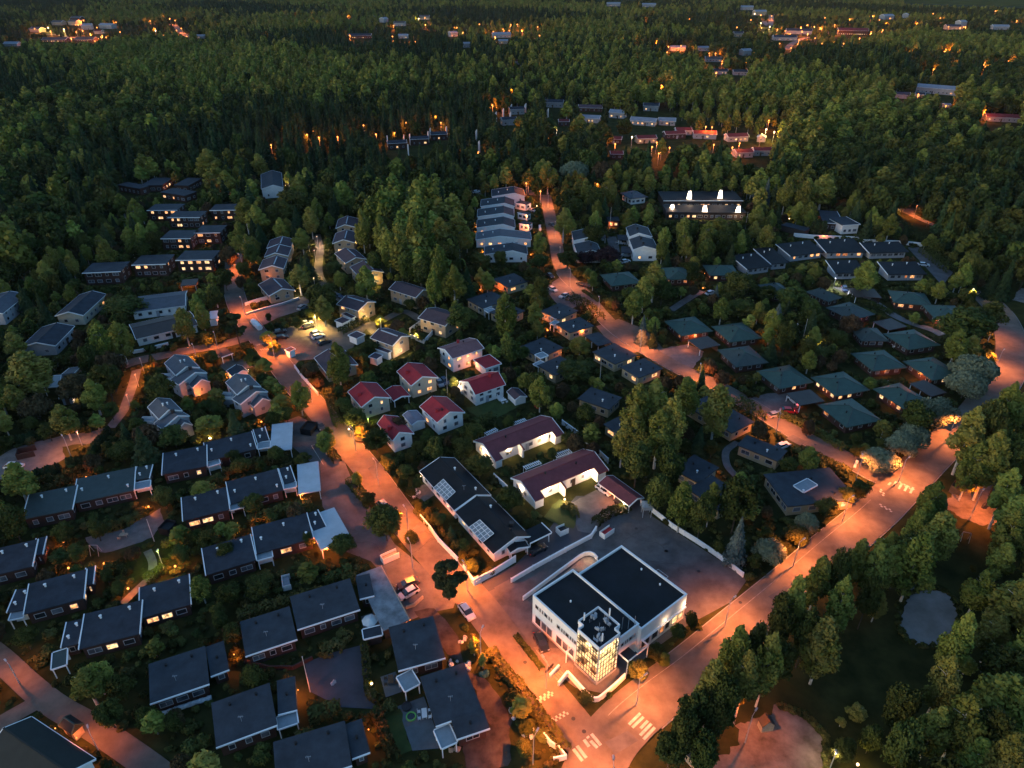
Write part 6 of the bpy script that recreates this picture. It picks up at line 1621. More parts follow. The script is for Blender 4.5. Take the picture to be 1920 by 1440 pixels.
GL = [
 (Z5(485, 1065), 1.6, 'globe lamp behind the hedge above the long left row house', 'o', 160), (Z5(835, 1230), 1.2, 'globe lamp beside the playground path below the long left row house', 'o', 240), (Z1(355, 168), 1.2, 'globe lamp in the grass left of the playground', 'o', 240),
 (Z1(585, 290), 1.2, 'globe lamp in the grass left of the greenish lamp', 'o', 200), (Z1(720, 430), 1.2, 'globe lamp beside the narrow garden path', 'o', 240), (Z1(985, 305), 1.4, 'globe lamp at the back of the long dark row house', 'o', 300),
 (Z1(385, 315), 1.0, 'dim lamp glowing inside a shrub', 'o', 60), (Z6(270, 752), 1.5, 'twin globe lamp beside the northern pale carport', 'o', 250), (Q1(1670, 490), 1.5, 'globe lamp beside the garage behind the stepped house', 'o', 200), (Q1(922, 690), 1.0, 'globe lamp below the pinkish gable', 'o', 200),
 (Q1(1045, 1245), 1.4, 'yellow lamp in the round yellow-green tree', 'y', 160), (Q2(75, 985), 2.6, 'lamp inside the glowing tree at the street by the red-roofed house', 'y', 500), (Q4(1005, 940), 1.6, 'very bright globe lamp in the court of the near maroon row', 'w', 420),
 (Z7(560, 238), 1.2, 'orange globe lamp in the garden of the dark houses', 'o', 160), (Q7(205, 270), 1.3, 'dim orange lamp in the drive of the upper dark house', 'o', 110), (Q7(27, 332), 1.3, 'small orange lamp at the far left of the dark houses', 'o', 60),
 (T7(935, 1310), 1.3, 'round garden lamp right of the green hipped house', 'o', 120), (T7(1000, 1362), 1.2, 'lower round garden lamp right of the green hipped house', 'o', 130), (T7(473, 960), 1.3, 'small lamp at the end of the asphalt path', 'p', 70),
 (T7(362, 888), 1.5, 'small lamp between two green hipped houses', 'o', 50), (T8(1165, 1062), 1.6, 'cold white lamp at the end of the narrow drive', 'c', 140), (T7(1120, 440), 1.5, 'yellow lamp left of the slanted garage', 'y', 100), (T7(1382, 575), 1.4, 'lamp in front of the columnar thujas', 'o', 100),
 (T7(1075, 270), 1.6, 'small orange lamp under the pale spruce', 'o', 80), (T7(1157, 313), 1.5, 'small white lamp in the dark wood edge', 'w', 40), (T7(1025, 355), 1.4, 'small yellow lamp near the black terraces', 'y', 60), (T7(1590, 295), 2, 'lamp on the small lit gable in the wood', 'o', 260),
 (T5(1545, 15), 2, 'orange lamp deep in the birch wood', 'o', 300), (T5(1330, 120), 2, 'second orange lamp in the birch wood', 'o', 160), (T5(85, 100), 2, 'orange lamp behind the tall tree left of the stepped white house', 'o', 250), (T4(85 * 4, 115), 3, 'red lamp in the dark left wood', 'r', 160),
 (T1(445 * 1, 340), 3, 'lamp glowing yellow in the left wood', 'g', 10), (Q6(1210, 942), 1.4, 'small yellow lamp at the foot of a bush between tan townhouses', 'y', 40),
 (Z4(925, 1420), 1.5, 'lamp in a yellow-lit bush at the bottom edge', 'y', 110), (Z2(770, 965), 1.0, 'small yellow lamp in the hedged garden', 'y', 25), (Q5(1083, 1180), 1.4, 'orange globe right of the terrace end house', 'o', 120), (Q5(1140, 858), 1.4, 'orange lamp beside the wall of the grey-roofed terrace house', 'o', 80),
 (Q5(497, 1020), 1.4, 'dim orange lamp left of the terrace end house', 'o', 60), (Q5(1060, 318), 1.6, 'lamp by the annex at the top of the terrace', 'o', 160), (Q5(1172, 448), 1.3, 'small bollard lamp at the terrace drive', 'w', 60),
 (Z5(1185, 845), 1.2, 'yellow lamp beside the northern row house gap', 'y', 30),
]
for px, h, lb, c, e in GL:
    globe(px, h, lb, c, e * 3)
def wl(px, z, nrm, e, c, target=None):   # a lamp fixed on a house wall
    g = G(px, z)
    best, bd = None, 1e9
    for o in COL.objects:
        if o.type == 'EMPTY' and o.get('category') in ('house', 'garage', 'hut', 'carport', 'shelter', 'annex', 'large_house'):
            d = (o.location.x - g.x) ** 2 + (o.location.y - g.y) ** 2
            if d < bd:
                best, bd = o, d
    wall_lamp(best, g - best.location, Vector((*nrm, 0)).normalized(), e * 3, c, .14, .5)
    s = FPX / (g.y * CT + 100 * ST) * .7
    fill_mask([(px[0] - s, px[1] - s), (px[0] + s, px[1] - s), (px[0] + s, px[1] + s), (px[0] - s, px[1] + s)], g.y)
for px, z, nr, e, c in ((Z1(1312, 800), 2.2, (1, -.3), 170, 'o'), (Z2(352, 1000), 2.2, (1, -.3), 190, 'o'), (Z2(748, 1222), 2.2, (1, -.3), 170, 'o'), (Z2(985, 603), 2.2, (.5, -1), 190, 'p'), (Z2(145, 102), 2.0, (.3, 1), 190, 'o'), (Z2(520, 210), 2.2, (.3, -1), 200, 'o'),
    (Z6(500, 1165), 2.1, (.3, -1), 130, 'o'), (Z2(450, 170), 2.0, (.3, -1), 160, 'o'), (Z1(315, 1212), 2.0, (-.3, -1), 100, 'p'), (Z1(432, 1265), 2.0, (.3, -1), 90, 'p'), (Z5(1180, 870), 2.0, (0, 1), 100, 'o'), (Z6(118, 1100), 2.2, (.2, 1), 150, 'o'), (Z6(262, 1365), 2.2, (.2, 1), 150, 'o'),
    (Q4(250, 490), 2.3, (-1, -.5), 190, 'w'), (Q4(470, 470), 2.2, (.3, -1), 150, 'w'), (Q4(810, 350), 2.2, (.3, -1), 230, 'w'), (Q4(870, 385), 2.0, (.3, -1), 80, 'w'), (Q4(612, 830), 2.3, (-1, -.5), 230, 'w'), (Q4(850, 835), 2.2, (.3, -1), 170, 'w'), (Q4(920, 800), 2.0, (.3, -1), 60, 'y'), (Q4(1225, 690), 2.2, (.3, -1), 210, 'w'),
    (Q4(1440, 900), 2.0, (-1, -.5), 160, 'p'), (Q4(1570, 985), 2.0, (-1, -.5), 120, 'w'), (Q2(1320, 320), 2.2, (.3, -1), 150, 'p'), (Q2(1165, 500), 4.0, (-1, -.3), 110, 'w'), (Q2(1180, 545), 2.5, (-1, -.3), 60, 'w'), (Q6(1165, 610), 2.2, (.5, -1), 250, 'y'), (Q6(1090, 925), 2.2, (.5, -1), 220, 'y'), (Q6(1400, 1238), 2.2, (.5, -1), 220, 'w'),
    (Q6(1540, 1080), 2.3, (-1, -.2), 260, 'y'), (Q6(455, 262), 2.6, (1, -.4), 200, 'w'), (Q6(985, 262), 2.4, (1, -.4), 140, 'y'), (Q6(900, 130), 2.6, (.3, -1), 160, 'p'), (Q6(215, 562), 2.6, (-.3, -1), 60, 'p'), (Q6(445, 700), 2.2, (1, -.2), 120, 'w'), (Q6(1000, 1370), 2.2, (1, -.2), 120, 'p'), (Q6(370, 1255), 1.8, (-.6, -1), 120, 'p'), (Q6(950, 455), 2.2, (-.2, -1), 60, 'y'),
    (Q1(840, 600), 2.0, (-.3, -1), 120, 'p'), (Q1(1285, 430), 2.0, (-.3, -1), 90, 'p'), (Q1(1540, 365), 2.2, (1, .2), 150, 'w'), (Q7(370, 225), 2.3, (-.3, -1), 220, 'o'), (Q7(820, 520), 2.0, (-1, -.5), 110, 'p'), (Q7(1165, 655), 2.2, (.4, -1), 150, 'p'), (Q7(970, 860), 2.2, (.4, -1), 40, 'p'), (Z8(240, 795), 2.2, (.4, -1), 130, 'p'),
    (Z8(120, 1010), 2.2, (.4, -1), 60, 'p'), (Z8(20, 1130), 2.0, (0, -1), 50, 'p'), (T7(405, 1308), 2.2, (.3, -1), 260, 'o'), (T7(365, 1385), 2.0, (-1, -.3), 110, 'o'), (T8(455, 1005), 2.2, (.2, -1), 130, 'r'), (Z8(1268, 480), 2.2, (-.5, -1), 160, 'o'), (Z8(1088, 460), 2.2, (-.5, -1), 60, 'p'), (Z8(1115, 640), 2.0, (-.6, -1), 50, 'p'), (Z8(735, 575), 2.0, (-.8, -.6), 60, 'p'),
    (T8(1080, 1020), 1.8, (-.1, -1), 120, 'o'), (T8(1195, 1010), 2.0, (0, -1), 50, 'p'), (T7(1415, 465), 2.4, (-.2, -1), 170, 'r'), (T7(1240, 520), 2.0, (.4, -1), 70, 'p'), (T7(1315, 415), 2, (0, -1), 60, 'o'), (T4(1155, 190), 2.4, (-.2, -1), 420, 'p'), (T4(1310, 190), 2.4, (-.2, -1), 200, 'p'), (T4(1340, 383), 2.6, (.4, -1), 130, 'o'), (T4(1500, 438), 2.6, (.6, -1), 130, 'o'),
    (T4(1572, 385), 3, (-1, -.3), 200, 'o'), (T4(1545, 625), 2.4, (0, -1), 110, 'p'), (T4(1410, 1405), 2.2, (.3, -1), 110, 'o'), (T4(1400, 912), 2.2, (0, -1), 260, 'o'), (T4(1080, 1330), 2.2, (0, -1), 60, 'o'), (Z5(438, 610), .8, (.5, -1), 60, 'w'), (Q5(915, 458), 2.3, (.2, -1), 140, 'p'), (Q5(1000, 598), 2.2, (.6, -1), 100, 'p'), (Q5(960, 765), 2.2, (.1, -1), 110, 'p'),
    (Q5(1022, 765), 2.2, (.1, -1), 200, 'p'), (Q5(1045, 965), 2.2, (.3, -1), 260, 'p'), (Q5(270, 765), 2.2, (-.3, -1), 220, 'p'), (Q5(480, 790), 2.0, (-.3, -1), 120, 'p'), (Q5(372, 1135), 2.6, (-.6, -1), 260, 'p'), (Q5(398, 1205), 2.2, (-.6, -1), 200, 'p'), (Q5(985, 1165), 2.2, (.5, -1), 200, 'w'), (T1(1605, 1042), 2.8, (.6, -1), 300, 'w'), (T7(485, 850), 2.0, (-.5, -1), 50, 'p'), (Q8(1200, 70), 2.0, (0, -1), 150, 'p'), (Q8(915, 190), 1.6, (0, -1), 200, 'p')):
    wl(px, z, nr, e, c)

# distant sodium lamps among the trees
DL = [T1(175, 218), T1(285, 175), T1(270, 155), T1(360, 165), T1(430, 180), T1(545, 155), T1(575, 200), T1(535, 232), T1(400, 215), T1(470, 115), T1(440, 140), T1(845, 118), T1(955, 105), T1(985, 115), T1(1020, 160), T1(1050, 205), T1(875, 172), T1(1810, 125), T1(1675, 100), T1(1500, 207), T1(1530, 735), T1(1765, 735), T1(1525, 815), T1(1690, 805),
      T2(125, 705), T2(195, 755), T2(365, 690), T2(530, 650), T2(560, 690), T2(300, 745), T2(180, 735), T2(880, 570), T2(850, 590), T2(970, 430), T2(1035, 382), T2(1110, 300), T2(960, 500), T2(1655, 262), T2(1718, 252), T2(1773, 236), T2(1840, 262), T2(650, 155), T2(805, 212), T2(415, 235), T2(855, 178), T2(910, 165), T2(945, 172), T2(1015, 170), T2(1115, 200), T2(435, 105), T2(470, 100),
      T2(1328, 708), T2(1210, 732), T2(990, 748), T2(1165, 780), T2(1635, 770), T2(1815, 55), T2(770, 855), T2(1440, 1035), T2(1120, 1075), T2(1040, 1030), T2(1800, 480),
      T3(10, 15), T3(405, 78), T3(440, 85), T3(440, 130), T3(500, 90), T3(490, 150), T3(605, 190), T3(703, 190), T3(740, 150), T3(780, 160), T3(855, 140), T3(745, 215), T3(655, 225), T3(610, 270), T3(545, 245), T3(528, 268), T3(690, 292), T3(822, 245), T3(883, 255), T3(980, 262), T3(995, 215), T3(1060, 180), T3(1070, 90), T3(1140, 130), T3(1260, 245), T3(1300, 300), T3(1340, 285), T3(1480, 278), T3(1742, 272), T3(1830, 345), T3(1240, 320), T3(1520, 360),
      T3(150, 300), T3(185, 300), T3(222, 345), T3(362, 360), T3(190, 408), T3(1050, 450), T3(912, 442), T3(925, 490), T3(1115, 490), T3(485, 678), T3(470, 727), T3(515, 742), T3(130, 712), T3(165, 715), T3(560, 755), T3(320, 805), T3(440, 765), T3(1325, 530), T3(1480, 595), T3(1695, 628), T3(940, 108), T3(1320, 130), T3(800, 100), T3(1580, 152), T3(1495, 150)]
rq = random.Random(5)
for x0, y0, x1, y1, n in ((60, 38, 235, 72, 8), (290, 50, 350, 68, 2), (655, 42, 1050, 70, 12), (330, 30, 660, 70, 8), (1180, 12, 1330, 40, 6), (1370, 25, 1480, 60, 5), (1490, 45, 1640, 85, 9), (1640, 15, 1910, 60, 10), (1180, 80, 1420, 120, 7), (1660, 90, 1900, 130, 7), (1150, 245, 1440, 290, 8), (510, 235, 700, 262, 4)):
    DL += [(rq.uniform(x0, x1), rq.uniform(y0, y1)) for _ in range(n)]
yel = {T1(270, 155), T1(360, 165), T3(405, 78), T3(440, 130), T3(490, 150), T3(1050, 450), T3(470, 727), T3(515, 742), T2(435, 105)}
cold = {T1(875, 172), T3(912, 442), T3(925, 490), T2(1328, 708), T2(1210, 732), T3(1115, 490), T2(1635, 770)}
for i, p in enumerate(DL):
    h = 7.0; g = G(p, h)
    c = 'y' if p in yel else 'w' if p in cold else 'o'
    root = thing('street_lamp', 'tiny distant street lamp glowing among the far trees and roofs', 'street lamp', (g.x, g.y, 0), 'distant street lamps')
    d = g.y
    b = MB(); b.tube((0, 0, 0), (0, 0, h + .6), .08, .08, 5); b.build('pole', M['greymetal'], root)
    b = MB(); b.ball((0, -.3, h), .22 + d * .0006, 6); b.build('bulb', M['bulb_w' if c != 'o' else 'bulb_o'], root)
    light((0, -1.6, h - .4), 9500 * (.5 + d / 500) * min(1, (d / 900) ** 1.5) * (.35 if c == 'w' else 1), c, root, .4)
    s = FPX / (d * CT + 100 * ST)
    fill_mask([(p[0] - 1.6 * s, p[1] - 1.2 * s), (p[0] + 1.6 * s, p[1] - 1.2 * s), (p[0] + 1.6 * s, p[1] + 2.4 * s), (p[0] - 1.6 * s, p[1] + 2.4 * s)], d)

# ================================================================ CARS
def make_car():
    root = thing('parked_car', 'x', 'car', (0, 0, 0))
    L, W, Hh = 4.4, 1.78, 1.42
    xs = [-2.2, -2.1, -1.55, -.95, .55, 1.15, 2.0, 2.2]
    hood = [.62, .80, .90, .93, .93, .90, .78, .60]
    b = MB()
    sec = []
    for x, z in zip(xs, hood):
        w = W / 2 * (1 - .10 * (abs(x) / 2.2) ** 4); zb = .24 if abs(x) < 2.15 else .34
        sec.append([(x, -w * .96, zb), (x, -w, .50), (x, -w * .97, z - .06), (x, -w * .86, z), (x, w * .86, z), (x, w * .97, z - .06), (x, w, .50), (x, w * .96, zb)])
    for i in range(len(sec) - 1):
        for k in range(8):
            l = (k + 1) % 8
            b.face([sec[i][k], sec[i][l], sec[i + 1][l], sec[i + 1][k]])
    b.face(sec[0]); b.face(sec[-1][::-1])
    roofp = [(-1.35, -.62, Hh - .04), (.35, -.62, Hh), (.35, .62, Hh), (-1.35, .62, Hh - .04)]
    b.slab(roofp, .05)
    b.build('body', M['car_white'], root)
    b = MB(); lo = [(-1.95, -.78, .89), (1.15, -.78, .90), (1.15, .78, .90), (-1.95, .78, .89)]
    hi = [(-1.35, -.62, Hh - .06), (.35, -.62, Hh - .02), (.35, .62, Hh - .02), (-1.35, .62, Hh - .06)]
    b.hexa(lo, hi); b.build('windows', M['carglass'], root)
    for x in (-1.35, 1.38):
        for y in (-.80, .80):
            b = MB(); b.tube((x, y - .11, .32), (x, y + .11, .32), .32, .32, 14); b.build('wheel', M['rubber'], root)
    for y in (-.62, .62):
        b = MB(); b.box((2.12, y, .60), (.14, .34, .14)); b.build('headlight', M['frame'], root)
        b = MB(); b.box((-2.14, y, .68), (.12, .30, .16)); b.build('tail_light', M['red_paint'], root)
    for y in (-.95, .95):
        b = MB(); b.box((.62, y, .90), (.14, .16, .12)); b.build('mirror', M['black_paint'], root)
    return root
car0 = make_car(); first = [True]
def car(a, c_, col, label, lights=None, scale=1.0, group='parked cars', van=False):
    p, q = G(a, .6), G(c_, .6); d = q - p; m = (p + q) / 2
    if first[0]:
        r_ = car0; first[0] = False
    else:
        r_ = copy_tree(car0)
    r_.location = (m.x, m.y, 0); r_.rotation_euler = (0, 0, math.atan2(d.y, d.x)); r_.scale = (scale, scale, scale * (1.15 if van else 1))
    r_['label'] = label; r_['group'] = group
    for ch in r_.children:
        if ch.name.startswith('body'):
            ch.material_slots[0].link = 'OBJECT'; ch.material_slots[0].material = M[col]
        if lights and ch.name.startswith('tail_light'):
            ch.material_slots[0].link = 'OBJECT'; ch.material_slots[0].material = M['bulb_r']
        if lights == 2 and ch.name.startswith('headlight'):
            ch.material_slots[0].link = 'OBJECT'; ch.material_slots[0].material = M['bulb_w']
    if lights:
        light((-2.6, 0, .8), 60, 'r', r_, .1)
    f_ = Fr(m, d.normalized(), Vector((-d.y, d.x, 0)).normalized())
    protect([f_.a(-2.3, -1), f_.a(2.3, -1), f_.a(2.3, 1), f_.a(-2.3, 1)], 1.3)
    return r_
for a in (
    (F(866, 1134), F(884, 1158), 'car_white', 'white car parked on the orange-lit street opposite the office'),
    (Z2(1000, 393), Z2(948, 412), 'car_dark', 'dark car beside the white one next to the wooden deck roof'), (Z2(1008, 435), Z2(945, 470), 'car_white', 'white car with lit wall behind it next to the wooden deck roof'),
    (Z3(448, 695), Z3(480, 765), 'car_black', 'black car parked in front of the office shop windows'), (Q3(1265, 1040), Q3(1375, 985), 'car_black', 'black car beside the flat black carport'),
    (Z6(588, 752), Z6(615, 795), 'car_dark', 'dark car at the kerb between the dark trailer and the shrub'), (Z6(945, 1205), Z6(980, 1245), 'car_silver', 'pale car in the strongly lit orange street'),
    (Q6(505, 995), Q6(590, 975), 'car_white', 'white car in the brightly lit end of the parking'), (Q6(525, 1028), Q6(605, 1005), 'car_black', 'black car beside the brightly lit white car'), (Q6(600, 1085), Q6(680, 1065), 'car_silver', 'silver car in the middle of the parking'),
    (Q6(610, 1118), Q6(700, 1090), 'car_white', 'white car beside the silver one in the parking'), (Q6(655, 1175), Q6(760, 1140), 'car_dark', 'dark estate car under the drooping tree in the parking'), (Q6(285, 1120), Q6(360, 1108), 'car_black', 'black car at the left end of the parking by the orange bush'),
    (Q6(275, 1068), Q6(340, 1055), 'car_dark', 'dark car at the back left of the parking'), (Q6(490, 855), Q6(530, 830), 'car_silver', 'pale car half hidden under the large dark tree'), (Q6(810, 735), Q6(860, 750), 'car_blue', 'dark blue car on the footpath bend'),
    (Q2(955, 480), Q2(1010, 560), 'car_silver', 'silver car beside the candle-lit red-roofed house'), (Q2(1005, 470), Q2(1060, 530), 'car_blue', 'dark blue car beside the silver one in the drive'), (Q7(1040, 308), Q7(960, 338), 'car_white', 'white car on the parking bay beside the hedge'),
    (Q7(860, 245), Q7(925, 280), 'car_white', 'white car behind the hedge, farther back in the bay'), (Q7(1190, 228), Q7(1135, 205), 'car_black', 'black car in front of the green hipped house patio'), (Q7(1235, 232), Q7(1180, 215), 'car_dark', 'second dark car in front of the green hipped house patio'),
    (Q7(840, 115), Q7(895, 155), 'car_black', 'dark car in the shade left of the bright junction'), (Z8(440, 715), Z8(480, 705), 'car_silver', 'small silver car on the yard edge beside the red one'), (Z8(505, 685), Z8(575, 690), 'car_red', 'red car in the yard by the brown carport'),
    (Z8(585, 645), Z8(555, 620), 'car_white', 'white car with red tail lights entering the brown carport', 1), (Z8(490, 890), Z8(515, 880), 'car_white', 'white car behind the long dark roof'), (T8(950, 572), T8(1015, 578), 'car_white', 'white car on the back street by a white lamp'),
    (T8(345, 745), T8(365, 790), 'car_blue', 'blue car below the bright cold white garden lamp'), (T8(490, 825), T8(530, 840), 'car_silver', 'pale car under the brown carport with white posts'), (Q8(1035, 520), Q8(1155, 535), 'car_silver', 'silver car in the court of the white paired houses'),
    (Q8(1125, 755), Q8(1270, 750), 'car_silver', 'pale car half under the nearer court carport'), (Q8(1130, 870), Q8(1220, 850), 'car_white', 'white car nearest the camera in the car court'), (Z1(990, -55), Z1(1010, -30), 'car_black', 'x'),
    (T6(195, 240), T6(230, 235), 'car_white', 'white van far behind the terrace, in red light'), (Q5(1360, 710), Q5(1440, 750), 'car_dark', 'dark car on the upper side street'), (Q5(1080, 505), Q5(1125, 520), 'car_silver', 'silver car in the terrace drive'),
    (T7(515, 998), T7(545, 990), 'car_white', 'white car at the blue spruce'), (Q4(1345, 825), Q4(1410, 870), 'car_white', 'white car in the open maroon-roofed garage'), (Q4(1525, 960), Q4(1580, 1000), 'car_black', 'dark car with lit front in the maroon-roofed garage'),
    (Z5(60, 1000), Z5(95, 1000), 'car_white', 'white car at the left edge of the lit yard'), (Q3(40, 1360), Q3(110, 1330), 'car_dark', 'x'), (T4(1745, 765), T4(1760, 790), 'car_silver', 'pale car at the top of the orange street'), (Q7(1010, 20), Q7(1000, -10), 'car_white', 'white car parked along the upper side street'),
):
    if a[3] != 'x':
        car(*a)

# ================================================================ POLES AND SMALL THINGS
def pole(top, bottom, label, m='frame', r=.08):
    g = G(bottom); h0, h1 = 2.0, 25.0
    for _ in range(40):                  # height from where its tip stands
        hm = (h0 + h1) / 2
        if P((g.x, g.y, hm))[1] > top[1]:
            h0 = hm
        else:
            h1 = hm
    b = MB(); b.tube((0, 0, 0), (0, 0, h0), r, r * .6, 8); b.ball((0, 0, h0), r * 1.3, 6)
    o = b.build('flagpole', M[m], None, (g.x, g.y, 0))
    tag(o, label, 'flagpole', 'flagpoles in the gardens')
    fill_mask([(top[0] - 1.5, top[1]), (top[0] + 1.5, top[1]), (bottom[0] + 1.5, bottom[1]), (bottom[0] - 1.5, bottom[1])], g.y)
pole(Z1(829, 42), Z1(868, 165), 'white flagpole beside the playground at the lower left')
pole(Z2(392, 815), Z2(425, 1012), 'thick white flagpole in the dark asphalt courtyard')
pole(Q2(1047, 392), Q2(1062, 640), 'white flagpole between the red-roofed houses')
pole(Q7(1355, 962), Q7(1335, 1168), 'white flagpole in the garden of the dark patio houses')
pole(T7(1267, 1195), T7(1215, 1372), 'white flagpole beside the yellow-lit tree in the green-roof gardens')
pole(T7(810, 390), T7(788, 520), 'white flagpole in front of the black terraces')
pole(T7(1100, 232), T7(1078, 342), 'white flagpole at the dark wood edge, upper right')
pole(Q8(928, -110), Q8(890, 352), 'tall white mast in front of the orange-lit hidden house')
pole(Q6(560, 232), Q6(578, 345), 'white flagpole beside the footpath lamp')
def dish(px, label, z=1.0, r=.45):
    g = G(px, z); root = thing('satellite_dish', label, 'satellite dish', (g.x, g.y, 0), 'satellite dishes')
    b = MB(); b.tube((0, 0, 0), (0, 0, z), .04, .04, 6); b.build('pole', M['metal'], root)
    b = MB(); b.tube((0, -.08, z), (0, -.14, z + .05), r * .3, r, 12); b.build('dish', M['white_trim'], root)
dish(Z8(1088, 525), 'white satellite dish in front of a green hipped roof'); dish(T7(1185, 1233), 'white satellite dish in the middle of the green-roof gardens', 2.2)
# parasol, tables, pool and other garden things
g = G(Z2(760, 605), 2.2); root = thing('parasol', 'pale open parasol on the patio beside the wooden deck roof', 'parasol', (g.x, g.y, 0))
b = MB(); b.tube((0, 0, 0), (0, 0, 2.3), .03, .03, 6); b.build('pole', M['metal'], root)
b = MB()
for k in range(8):
    a, c_ = 2 * PI * k / 8, 2 * PI * (k + 1) / 8; b.face([(0, 0, 2.45), (1.5 * math.cos(a), 1.5 * math.sin(a), 1.95), (1.5 * math.cos(c_), 1.5 * math.sin(c_), 1.95)])
b.build('canopy', M['canvas'], root)
def furniture(px, label, n=4, m='white_trim', ang=20, name='garden_table'):
    g = G(px); root = thing(name, label, 'garden furniture', (g.x, g.y, 0), None, R(ang))
    b = MB(); b.box((0, 0, .68), (1.7, .85, .06)); b.build('tabletop', M[m], root)
    for x in (-.7, .7):
        for y in (-.3, .3):
            b = MB(); b.box((x, y, 0), (.07, .07, .68)); b.build('leg', M[m], root)
    rr = random.Random(hash_s(label))
    for k in range(n):
        x = -.6 + 1.2 * (k // 2) / max(1, (n - 1) // 2); y = .85 if k % 2 else -.85
        p = Vector((math.cos(R(ang)) * x - math.sin(R(ang)) * y, math.sin(R(ang)) * x + math.cos(R(ang)) * y, 0)) + Vector((g.x, g.y, 0))
        c = thing('garden_chair', 'light garden chair at the ' + label.split(',')[0].replace('table', 'table').strip(), 'garden chair', (p.x, p.y, 0), 'chairs at the ' + label.split(',')[0], R(ang + (0 if k % 2 else 180)))
        b = MB(); b.box((0, 0, .4), (.5, .5, .06)); b.build('seat', M[m], c)
        b = MB(); b.box((0, .24, .45), (.5, .05, .45)); b.build('backrest', M[m], c)
        for sx in (-.2, .2):
            for sy in (-.2, .2):
                b = MB(); b.box((sx, sy, 0), (.05, .05, .4)); b.build('leg', M[m], c)
furniture(Z2(1068, 1145), 'white garden table on the grey deck beside the round pool', 4, 'white_trim', 100)
furniture(Z2(880, 955), 'dark garden table with candles on the hedged patio', 4, 'wood', 100)
furniture(Q2(1620, 715), 'white garden table beside the crimson-roofed house', 4, 'white_trim', 30)
furniture(Q6(1575, 1062), 'dark garden table on the brightly lit patio', 4, 'wood', 10)
furniture(Z8(1130, 330), 'white garden table among the green hipped houses', 3, 'white_trim', 0)
furniture(Z1(700, 140), 'pale picnic table on the playground', 2, 'palewood', 0)
furniture(Q3(95, 470), 'white garden table in the orange-lit front garden', 4, 'white_trim', -40)
g = G(Z2(993, 1155)); root = thing('paddling_pool', 'round pool with a lime green rim on the grey deck', 'pool', (g.x, g.y, 0))
b = MB(); n = 20
for k in range(n):
    a, c_ = 2 * PI * k / n, 2 * PI * (k + 1) / n
    b.hexa([(r_ * math.cos(t_), r_ * math.sin(t_), .02) for r_, t_ in ((.62, a), (.86, a), (.86, c_), (.62, c_))], [(r_ * math.cos(t_), r_ * math.sin(t_), .34) for r_, t_ in ((.66, a), (.84, a), (.84, c_), (.66, c_))])
b.build('rim', M['lime'], root)
b = MB(); b.tube((0, 0, .03), (0, 0, .22), .64, .64, 20); b.build('water', M['carglass'], root)
def round_thing(px, r, h, m, name, label, cat, rim=None):
    g = G(px); root = thing(name, label, cat, (g.x, g.y, 0))
    b = MB(); b.tube((0, 0, 0), (0, 0, h), r, r, 18); b.build('side', M[m], root)
    b = MB()
    for k in range(18):
        a, c_ = 2 * PI * k / 18, 2 * PI * (k + 1) / 18
        b.bar((r * math.cos(a), r * math.sin(a), h + .08), (r * math.cos(c_), r * math.sin(c_), h + .08), .14, .1)
    b.build('rim', M[rim or m], root)
round_thing(Z2(968, 1102), .75, .45, 'dark_metal', 'hot_tub', 'dark round tub next to the lime-rimmed pool', 'tub')
round_thing(Z6(835, 850), 1.9, .7, 'wood', 'trampoline', 'round dark trampoline beside the street and the red-roofed houses', 'trampoline', 'dark_metal')
def heap(px, s, m, name, label, cat, seed=0, n=5, h=.6):
    g = G(px); r = random.Random(seed); b = MB()
    for k in range(n):
        i0 = len(b.v); c = Vector((r.uniform(-s, s), r.uniform(-s, s), 0)); rr = s * r.uniform(.35, .7)
        b.ball(c + Vector((0, 0, h * .3)), rr, 10, sz=h / max(rr, .1) * r.uniform(.6, 1.1))
        for i in range(i0, len(b.v)):
            v = b.v[i]; b.v[i] = (v[0] + r.uniform(-.12, .12), v[1] + r.uniform(-.12, .12), max(.01, v[2] + r.uniform(-.1, .1)))
    tag(b.build(name, M[m], None, (g.x, g.y, 0)), label, cat)
    fill_mask([(px[0] - 5, px[1] - 4), (px[0] + 5, px[1] - 4), (px[0] + 5, px[1] + 4), (px[0] - 5, px[1] + 4)], g.y)
heap(Z3(320, 1140), .9, 'tarp', 'tarpaulin_bundle', 'crumpled white bundle beside the slate house, upper one', 'bundle', 1)
heap(Z3(392, 1248), .7, 'tarp', 'tarpaulin_bundle', 'crumpled white bundle beside the slate house, lower one', 'bundle', 2)
heap(Z2(1415, 920), .9, 'tarp_green', 'tarpaulin_bundle', 'green covered heap in the earth yard by the street', 'bundle', 3)
heap(Z2(1235, 852), .7, 'tarp', 'tarpaulin_bundle', 'white bundle at the notch of the stepped slate roof', 'bundle', 4)
heap(Z2(1310, 868), .7, 'tarp', 'tarpaulin_bundle', 'white sack heap near the orange shrubs', 'bundle', 5)
heap(Z2(1240, 1355), .8, 'palewood', 'plank_pile', 'pile of pale boards at the end of the stepped slate house', 'pile', 6, 4, .3)
heap(Z2(1285, 725), .6, 'tarp', 'tarpaulin_bundle', 'small white bundle beside the street trees', 'bundle', 7)
heap(Z3(45, 880), .6, 'tarp', 'tarpaulin_bundle', 'white sack between shrubs at the left of the street', 'bundle', 8)
heap(Z2(560, 958), .6, 'greymetal', 'playground_spring_toy', 'grey box-like play thing in the dark courtyard', 'play equipment', 9, 3, .5)
heap(Q4(745, 75), .8, 'red_paint', 'garden_slide', 'bright red garden toy behind the far maroon row', 'toy', 10, 3, .5)
heap(Z8(1640, 1232), .7, 'dark_metal', 'play_equipment', 'dark play equipment on the sandy playground', 'play equipment', 11, 4, .8)
heap(Z2(1495, 0), .1, 'tarp', 'pebble', 'small pale stone by the street', 'stone', 12, 1, .1)
